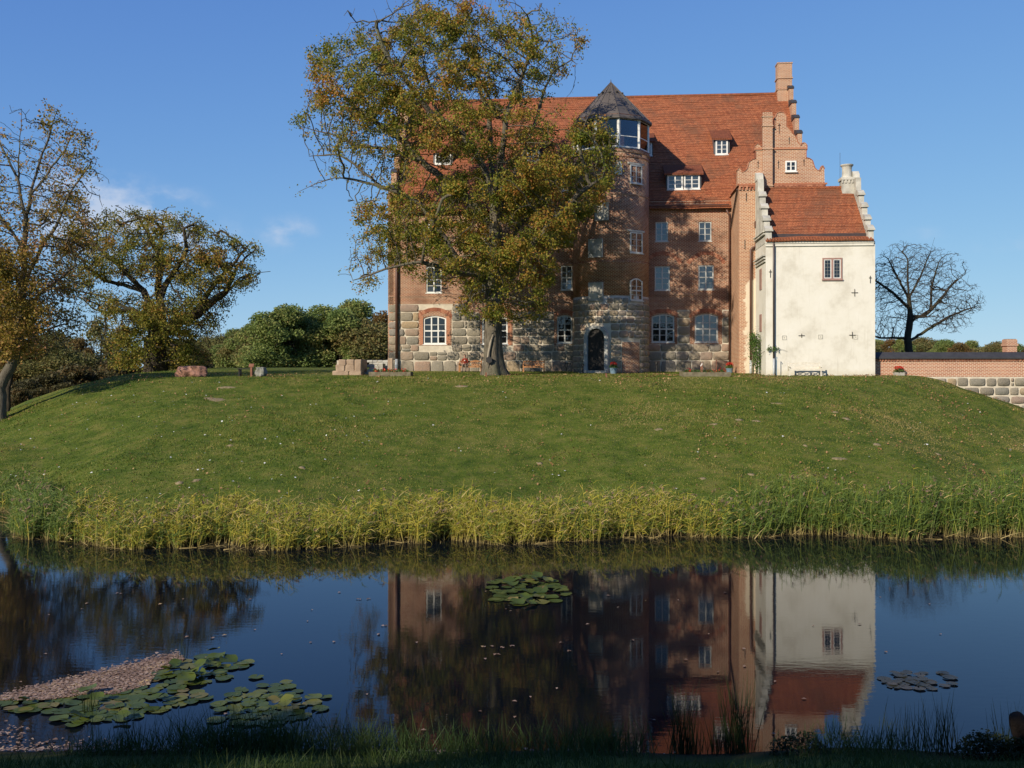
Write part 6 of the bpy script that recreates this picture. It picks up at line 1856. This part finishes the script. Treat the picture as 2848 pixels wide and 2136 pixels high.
for sx in (-.4, .4):
    mb = MB(); mb.box(sx - .04, sx + .04, -.28, .28, -.1, .46); mb.build('leg', 'door_wood', t)

# masonry beside the steps at the castle's left corner
def rock(parent, x0, x1, y0, y1, z0, z1, mat, seed, name='stone', bevel=.05):
    r_ = random.Random(seed); bm_ = bmesh.new(); bmesh.ops.create_cube(bm_, size=1)
    for v in bm_.verts:
        v.co = Vector(((x0 + x1) / 2 + v.co.x * (x1 - x0), (y0 + y1) / 2 + v.co.y * (y1 - y0), (z0 + z1) / 2 + v.co.z * (z1 - z0)))
        v.co += Vector((r_.uniform(-.025, .025), r_.uniform(-.03, .03), r_.uniform(-.02, .02)))
    bmesh.ops.bevel(bm_, geom=list(bm_.edges), offset=bevel, segments=1, affect='EDGES')
    me = bpy.data.meshes.new(name); bm_.to_mesh(me); bm_.free()
    return link(name, me, mat, parent)
b = onground(972, 71.0)
ab = thing('stone_abutment', 'block of big squared stones left of the steps at the castle corner', 'masonry', b)
s_ = 71.0 / F
for i, (u0, u1, v0, v1, mt) in enumerate([(928, 975, 1034, 1048, 'field_stone'), (975, 1009, 1033, 1048, 'field_stone'), (937, 963, 1017, 1034, 'field_stone'), (964, 990, 1016, 1034, 'field_stone'), (990, 1009, 1003, 1033, 'sandstone'), (944, 967, 1003, 1017, 'field_stone'), (967, 989, 1003, 1016, 'field_stone')]):
    rock(ab, (u0 - 972) * s_ + .01, (u1 - 972) * s_ - .01, -.6, 2.2, (1046 - v1) * s_ - .1, (1046 - v0) * s_ - .015, 'beige_stone', i, bevel=.06)
mb = MB(); mb.box((940 - 972) * s_, (1008 - 972) * s_, -.45, 2.1, -.3, (1046 - 1006) * s_); mb.build('mortar_core', 'mortar', ab)
b2 = onground(1042, 72.0)
stp = thing('stone_steps', 'grey stone steps with low block wall at the castle left corner', 'steps', b2)
s2 = 72.0 / F
for k in range(5):
    mb = MB(); x0_ = (1010 - 1042) * s2 + k * .28; mb.box(x0_, x0_ + .30, -.2, 1.4, -.25, .14 + .16 * k - .004 * k); mb.build('step', 'sandstone', stp)
r_ = random.Random(3); k = 0
for row in range(6):
    x0_ = (1018 - 1042) * s2 - (.15 if row % 2 else 0)
    while x0_ < (1079 - 1042) * s2:
        w_ = r_.uniform(.28, .42)
        rock(stp, x0_, min(x0_ + w_ - .015, (1080 - 1042) * s2), 1.6, 1.95, row * .17 + .02, row * .17 + .175, 'plaster_grey', 50 + k, 'block', .02); x0_ += w_; k += 1
mb = MB(); mb.box((1022 - 1042) * s2, (1078 - 1042) * s2, 1.66, 1.9, -.3, 1.02); mb.build('wall_core', 'mortar', stp)
rock(stp, (1079 - 1042) * s2 + .02, (1094 - 1042) * s2, -.3, .0, -.2, 1.15, 'beige_stone', 99, 'stone_post', .04)

# flower beds with timber edging
def flowerbed(label, u0, u1, Y, dep, flowers, seed, tall=.32):
    b = onground((u0 + u1) / 2, Y); hw = (u1 - u0) * Y / F / 2
    t = thing('flower_bed', label, 'flower bed', b); r_ = np.random.default_rng(seed)
    for nm, x0, x1, y0, y1 in (('timber', -hw, hw, -.06, .06), ('timber', -hw, hw, dep, dep + .12), ('timber', -hw, -hw + .12, .061, dep - .001), ('timber', hw - .12, hw, .061, dep - .001)):
        mb = MB(); mb.box(x0, x1, y0, y1, -.25, .30); mb.build(nm, 'grey_timber', t)
    mb = MB(); mb.box(-hw + .1, hw - .1, .05, dep, -.2, .22); mb.build('soil', 'soil', t)
    n_ = 700; c = np.stack([r_.uniform(-hw + .2, hw - .2, n_), r_.uniform(.15, dep - .1, n_), .25 + r_.uniform(0, .2, n_)], 1)
    v_, f_ = leaf_arrays(c, .10, .8, r_); fast_mesh('foliage', v_, f_, 'leaf_rose', t)
    n_ = flowers; cx_ = r_.uniform(-hw + .3, hw - .3, 7); ci = r_.integers(0, 7, n_)
    c = np.stack([cx_[ci] + r_.normal(size=n_) * .1, r_.uniform(.2, .6, n_), .36 + r_.normal(size=n_) * .09], 1)
    v_, f_ = leaf_arrays(c, .09, .5, r_, .9); fast_mesh('blossom', v_, f_, 'geranium', t)
    return t
flowerbed('timber edged flower bed at the left castle corner below the brown downpipe', 1026, 1142, 67.5, 1.6, 190, 5)
flowerbed('timber edged flower bed with red flowers in front of the right facade', 1899, 2032, 67.0, 1.3, 110, 6)
# pots
def pot(label, u, Y, r0, h, mat, seed, square=False):
    b = onground(u, Y); t = thing('flower_pot', label, 'flower pot', b); r_ = np.random.default_rng(seed)
    mb = MB()
    if square: mb.box(-r0, r0, -r0 * .6, r0 * .6, -.05, h)
    else: mb.lathe([(r0 * .78, -.05), (r0 * .95, h * .75), (r0, h * .9), (r0 * 1.06, h * .92), (r0 * 1.06, h), (r0 * .9, h), (r0 * .88, h - .04)], 16)
    mb.build('pot', mat, t)
    n_ = 260; d_ = r_.normal(size=(n_, 3)); d_ /= np.linalg.norm(d_, axis=1)[:, None]; d_[:, 2] = np.abs(d_[:, 2])
    v_, f_ = leaf_arrays(d_ * np.array([r0 * 1.15, r0 * 1.0, .28]) * r_.uniform(.5, 1.1, (n_, 1)) + np.array([0, 0, h]), .09, .6, r_); fast_mesh('foliage', v_, f_, 'leaf_rose', t)
    n_ = 150; d_ = r_.normal(size=(n_, 3)); d_ /= np.linalg.norm(d_, axis=1)[:, None]; d_[:, 2] = np.abs(d_[:, 2])
    v_, f_ = leaf_arrays(d_ * np.array([r0 * 1.0, r0 * .9, .22]) * r_.uniform(.7, 1.1, (n_, 1)) + np.array([0, 0, h + .22]), .075, .4, r_, .95); fast_mesh('blossom', v_, f_, 'geranium', t)
pot('blue grey pot with red geraniums at the corner of the brick wing', 2029, 75.6, .27, .36, 'pot_glaze', 1)
pot('blue pot with a dark red plant just right of the tower door', 1706, 74.0, .28, .42, 'pot_glaze', 2)
pot('pale stone trough with red geraniums before the garden wall', 2500, 69.6, .33, .22, 'stone_trough', 3, True)
# small posts and lamps
def post(label, u, Y, h, r0, mat, cap=None, name='marker_post', cat='post'):
    b = onground(u, Y); t = thing(name, label, cat, b)
    mb = MB(); mb.box(-r0, r0, -r0, r0, -.2, h - .001); mb.build('post', mat, t)
    mb = MB(); mb.prism([(-r0 * 1.15, h), (r0 * 1.15, h), (r0 * 1.15, h + r0 * .6), (0, h + r0 * 1.5), (-r0 * 1.15, h + r0 * .6)], -r0 * 1.15, r0 * 1.15); mb.build('cap', cap or mat, t)
post('short reddish marker post on the lawn below the oak trunk', 1352, 65.5, .26, .05, 'post_red')
post('short reddish marker post on the lawn below the tower door', 1686, 65.5, .2, .05, 'post_red')
b = onground(1951, 67.5)
sp_ = thing('sign_post', 'small pinkish post with slanted top standing in the right flower bed', 'sign', b)
mb = MB(); mb.prism([(-.07, -.2), (.07, -.2), (.07, .84), (.04, .98), (-.12, .70), (-.07, .68)], -.06, .06); mb.build('post', 'post_red', sp_)
mb = MB(); mb.prism([(-.10, .70), (.035, .93), (.05, .80), (-.06, .66)], -.068, -.061); mb.build('plate', 'print_white', sp_)
b = onground(1992, 67.8)
sk = thing('garden_stake', 'thin brown stake standing upright in the right flower bed', 'stake', b); mb = MB(); mb.tube([(0, 0, -.2), (.01, 0, 1.05)], [.03, .025], 6); mb.build('stake', 'post_red', sk)
mb = MB(); mb.lathe([(.02, 1.051), (.045, 1.08), (.03, 1.12), (.004, 1.14)], 6); mb.build('knob', 'post_red', sk)
for lab, u, Y, h in (('dark iron bollard lamp left of the tower door', 1621, 74.6, .72), ('dark iron bollard lamp before the fieldstone base right of the tower', 1826, 77.6, .85)):
    b = onground(u, Y); t = thing('bollard_lamp', lab, 'lamp', b)
    mb = MB(); mb.tube([(0, 0, -.2), (0, 0, h * .7)], .06, 8); mb.build('post', 'iron', t)
    mb = MB(); mb.lathe([(.09, h * .7 + .002), (.10, h * .75), (.10, h * .93), (.13, h * .94), (.03, h)], 8); mb.build('lamp_head', 'iron', t)
b = onground(1579, 78.4); t = thing('boot_scraper', 'small black iron stand with crossbar before the fieldstone base', 'stand', b)
mb = MB(); mb.box(-.03, .03, -.03, .03, -.1, .62); mb.build('post', 'iron', t)
mb = MB(); mb.box(-.24, .24, -.04, .04, .621, .68); mb.build('crossbar', 'iron', t)
b = onground(2158, 68.8); t = thing('garden_tap', 'thin green standpipe beside the black annexe downpipe', 'standpipe', b + Vector((.1, .55, 0)))
mb = MB(); mb.tube([(.1, 0, -.2), (.1, 0, 1.3)], .025, 6); mb.build('pipe', 'pot_glaze', t); mb = MB(); mb.tube([(.1, 0, 1.25), (.1, -.12, 1.25), (.1, -.13, 1.18)], .02, 6); mb.build('spout', 'pot_glaze', t)

# ---------------------------------------------------------------- benches
def bench(label, u, Y, w, mat, style):
    b = onground(u, Y); t = thing('garden_bench', label, 'bench', b, -TA)
    hw = w / 2
    for k in range(4):
        mb = MB(); mb.box(-hw + .06, hw - .06, -.46 + k * .115, -.46 + k * .115 + .10, .43, .46); mb.build('slat', mat, t)
    mb = MB(); mb.box(-hw + .05, hw - .05, -.47, -.44, .35, .428); mb.build('apron', mat, t)
    for sx in (-1, 1):
        xs = sx * (hw - .03)
        mb = MB()
        prof = [(-.50, -.08), (-.42, -.08), (-.40, .3), (-.36, .40), (-.02, .40), (.02, .1), (.06, -.08), (.14, -.08), (.10, .30), (.08, .62), (.12, .92), (.05, .95), (.0, .66), (-.10, .66), (-.42, .68), (-.54, .66), (-.55, .60), (-.46, .56)]
        mb.prism(prof, xs - .035, xs + .035, 'x'); mb.build('end_panel', mat, t)
    mb = MB()
    n = 12; arch = [(-hw + .066 + (w - .132) * k / n, .86 + (.07 * math.sin(math.pi * k / n) if style == 'white' else .05 * abs(math.sin(2 * math.pi * k / n)))) for k in range(n + 1)]
    mb.prism([(x, z - .10) for x, z in arch] + [(x, z) for x, z in reversed(arch)], .03, .08); mb.build('top_rail', mat, t)
    mb = MB(); mb.box(-hw + .066, hw - .066, .02, .07, .50, .57); mb.build('lower_rail', mat, t)
    if style == 'white':
        mb = MB(); mb.box(-.05, .05, .025, .065, .571, .80); mb.build('centre_post', mat, t)
        for q0, q1 in ((-hw + .08, -.06), (.06, hw - .08)):
            m_ = (q0 + q1) / 2
            for a0, a1 in ((q0, m_), (m_, q0), (m_, q1), (q1, m_)):
                mb = MB(); mb.bar((a0, .045 + (.004 if a0 < a1 else 0), .57), (a1, .045 + (.004 if a0 < a1 else 0), .80), .025, .035); mb.build('lattice', mat, t)
    else:
        for k in range(10):
            x0_ = -hw + .10 + k * (w - .35) / 9
            dx = .16 if k < 5 else -.16
            mb = MB(); mb.bar((x0_ + (.0 if dx > 0 else .16), .045, .56), (x0_ + (.16 if dx > 0 else 0), .045, .79), .025, .05); mb.build('lattice', mat, t)
    return t, b
bench('white painted garden bench with crossed lattice back against the white annexe', 2236, 69.6 - .85, 2.15, 'white_wood', 'white')
bb = onground(1311, 78.6)
bn1, bb1 = bench('brown wooden bench left of the oak trunk with a person seated on it', 1309, 78.4, 1.75, 'oak_wood', 'brown')
bench('empty brown wooden bench right of the oak trunk by the fieldstone base', 1485, 77.9, 1.65, 'oak_wood', 'brown')

# ---------------------------------------------------------------- the person on the bench
def person(base, rotz):
    J = {}; E = []; Rr = {}
    def jn(nm, co, r, p=None):
        J[nm] = (len(J), co); Rr[nm] = r
        if p: E.append((J[p][0], J[nm][0]))
    # seated, facing -y, seat at .46
    jn('pelvis', (0, .02, .56), (.155, .125)); jn('waist', (0, .04, .70), (.135, .105), 'pelvis'); jn('chest', (0, .05, .88), (.155, .115), 'waist'); jn('upper', (0, .045, 1.0), (.13, .10), 'chest')
    jn('neck', (0, .02, 1.09), (.052, .052), 'upper'); jn('jaw', (0, -.015, 1.165), (.068, .080), 'neck'); jn('head', (0, .0, 1.24), (.078, .098), 'jaw'); jn('crown', (0, .01, 1.305), (.058, .072), 'head')
    for s, sd in ((-1, 'l'), (1, 'r')):
        jn('sh' + sd, (s * .17, .045, 1.0), (.065, .065), 'upper'); jn('el' + sd, (s * .25, .0, .74), (.045, .045), 'sh' + sd); jn('wr' + sd, (s * .10, -.22, .66), (.032, .032), 'el' + sd); jn('pm' + sd, (s * .05, -.28, .64), (.034, .022), 'wr' + sd)
        for k in range(4):
            o = (k - 1.5) * .018
            jn('f%s%d' % (sd, k), (s * (.03 - .002 * k), -.315 - .004 * (1.5 - abs(k - 1.5)), .635 + o * .4), (.009, .009), 'pm' + sd)
            jn('t%s%d' % (sd, k), (s * (-.005) + o * .3, -.335, .615 + o * .4 - .012), (.008, .008), 'f%s%d' % (sd, k))
        jn('th' + sd, (s * .055, -.26, .675), (.010, .010), 'pm' + sd); jn('tt' + sd, (s * .03, -.285, .685), (.009, .009), 'th' + sd)
        jn('hip' + sd, (s * .10, -.02, .545), (.10, .095), 'pelvis'); jn('kn' + sd, (s * .12, -.44, .53), (.068, .068), 'hip' + sd); jn('cf' + sd, (s * .12, -.45, .36), (.058, .058), 'kn' + sd)
        jn('an' + sd, (s * .12, -.47, .11), (.040, .040), 'cf' + sd); jn('hl' + sd, (s * .12, -.46, .05), (.042, .040), 'an' + sd); jn('to' + sd, (s * .14, -.66, .035), (.042, .030), 'hl' + sd)
    me = bpy.data.meshes.new('body'); me.from_pydata([c for _, c in J.values()], E, [])
    tmp = bpy.data.objects.new('tmp_body', me); COL.objects.link(tmp)
    sk_ = tmp.modifiers.new('skin', 'SKIN'); sk_.branch_smoothing = .6
    sd_ = tmp.modifiers.new('sub', 'SUBSURF'); sd_.levels = 2; sd_.render_levels = 2
    for (nm, (i, _)) in J.items():
        sv = me.skin_vertices[0].data[i]; sv.radius = Rr[nm]; sv.use_root = (nm == 'pelvis')
    dg = bpy.context.evaluated_depsgraph_get()
    bm2 = bpy.data.meshes.new_from_object(tmp.evaluated_get(dg))
    bpy.data.objects.remove(tmp)
    for mm in ('skin', 'sweater', 'trousers', 'shoe'): bm2.materials.append(MATS[mm])
    for p in bm2.polygons:
        c = p.center; r2 = abs(c.x)
        if c.z < .12: k = 3
        elif c.z < .605 and not (c.y < -.22 and c.z > .60): k = 2
        elif c.y < -.215 and c.z > .58: k = 0
        elif c.z > 1.07 and r2 < .09: k = 0
        else: k = 1
        p.material_index = k; p.use_smooth = True
    t = thing('person', 'person in a red brown sweater and grey trousers sitting on the brown bench', 'person', base, rotz)
    link('body', bm2, None, t)
    mb = MB()
    for lv in range(5):
        pass
    bmh = bmesh.new(); bmesh.ops.create_icosphere(bmh, subdivisions=3, radius=1)
    bmesh.ops.delete(bmh, geom=[v for v in bmh.verts if (v.co.y < -.25 and v.co.z < .42) or v.co.z < -.55], context='VERTS')
    for v in bmh.verts: v.co = Vector((v.co.x * .096, .012 + v.co.y * .118, 1.252 + v.co.z * .115))
    mh = bpy.data.meshes.new('hair'); bmh.to_mesh(mh); bmh.free()
    link('hair', mh, 'hair', t)
    for s in (-1, 1):
        mb = MB(); mb.lathe([(.001, -.006), (.010, -.004), (.012, 0), (.010, .004), (.001, .006)], 8); e_ = mb.build('eye', 'shoe', t, loc=(s * .032, -.094, 1.235)); e_.rotation_euler = (R(90), 0, 0)
        mb = MB(); mb.tube([(s * .078, .0, 1.20), (s * .09, .01, 1.23), (s * .082, .015, 1.26)], [.012, .018, .010], 6); mb.build('ear', 'skin', t)
    mb = MB(); mb.tube([(0, -.098, 1.238), (0, -.118, 1.205), (0, -.098, 1.198)], [.008, .015, .008], 6); mb.build('nose', 'skin', t)
    mb = MB(); mb.tube([(-.022, -.092, 1.168), (0, -.099, 1.166), (.022, -.092, 1.168)], [.004, .008, .004], 6); mb.build('mouth', 'terracotta', t)
    mb = MB(); mb.box(-.035, .035, -.105, -.09, .86, .93); mb.build('badge', 'print_white', t)
    return t
pb0 = onground(1293, 78.4)
person((pb0.x, pb0.y - .16, bb1.z), -TA)

# ---------------------------------------------------------------- climbing rose at the wing corner
b = CW((ax0 - .42, -AP + 2.2, 0)); b.z = gz(b.x, b.y)
rs = thing('climbing_rose', 'green climbing rose on the corner between brick wing and white annexe', 'climber', b)
r_ = np.random.default_rng(44)
mb = MB()
for k in range(5): mb.tube([(r_.uniform(-.15, .2), 0, -.1), (r_.uniform(-.2, .2), -.1, 1.2), (r_.uniform(-.25, .2), -.1, 2.4)], [.03, .022, .01], 5)
mb.tube([(.1, -.1, 1.2), (.25, -1.6, 1.6), (.35, -2.42, 1.75), (1.0, -2.44, 1.85), (1.7, -2.46, 1.6)], [.02, .015, .012, .01, .006], 5)
mb.build('cane', 'bark_grey', rs)
n_ = 2400
c = np.concatenate([np.stack([r_.normal(size=900) * .2 - .1, -.2 + r_.normal(size=900) * .15, 2.35 + r_.normal(size=900) * .33], 1), np.stack([r_.normal(size=700) * .2 + .05, -.2 + r_.normal(size=700) * .15, 1.5 + r_.normal(size=700) * .55], 1), np.stack([r_.normal(size=250) * .16 + .1, -.2 + r_.normal(size=250) * .15, .8 + r_.normal(size=250) * .4], 1),
                    np.stack([.35 + r_.uniform(-.1, .75, 130), -2.47 + r_.normal(size=130) * .04, 1.78 + r_.normal(size=130) * .10], 1)])
v_, f_ = leaf_arrays(c, .11, .5, r_); fast_mesh('foliage', v_, f_, 'leaf_rose', rs)
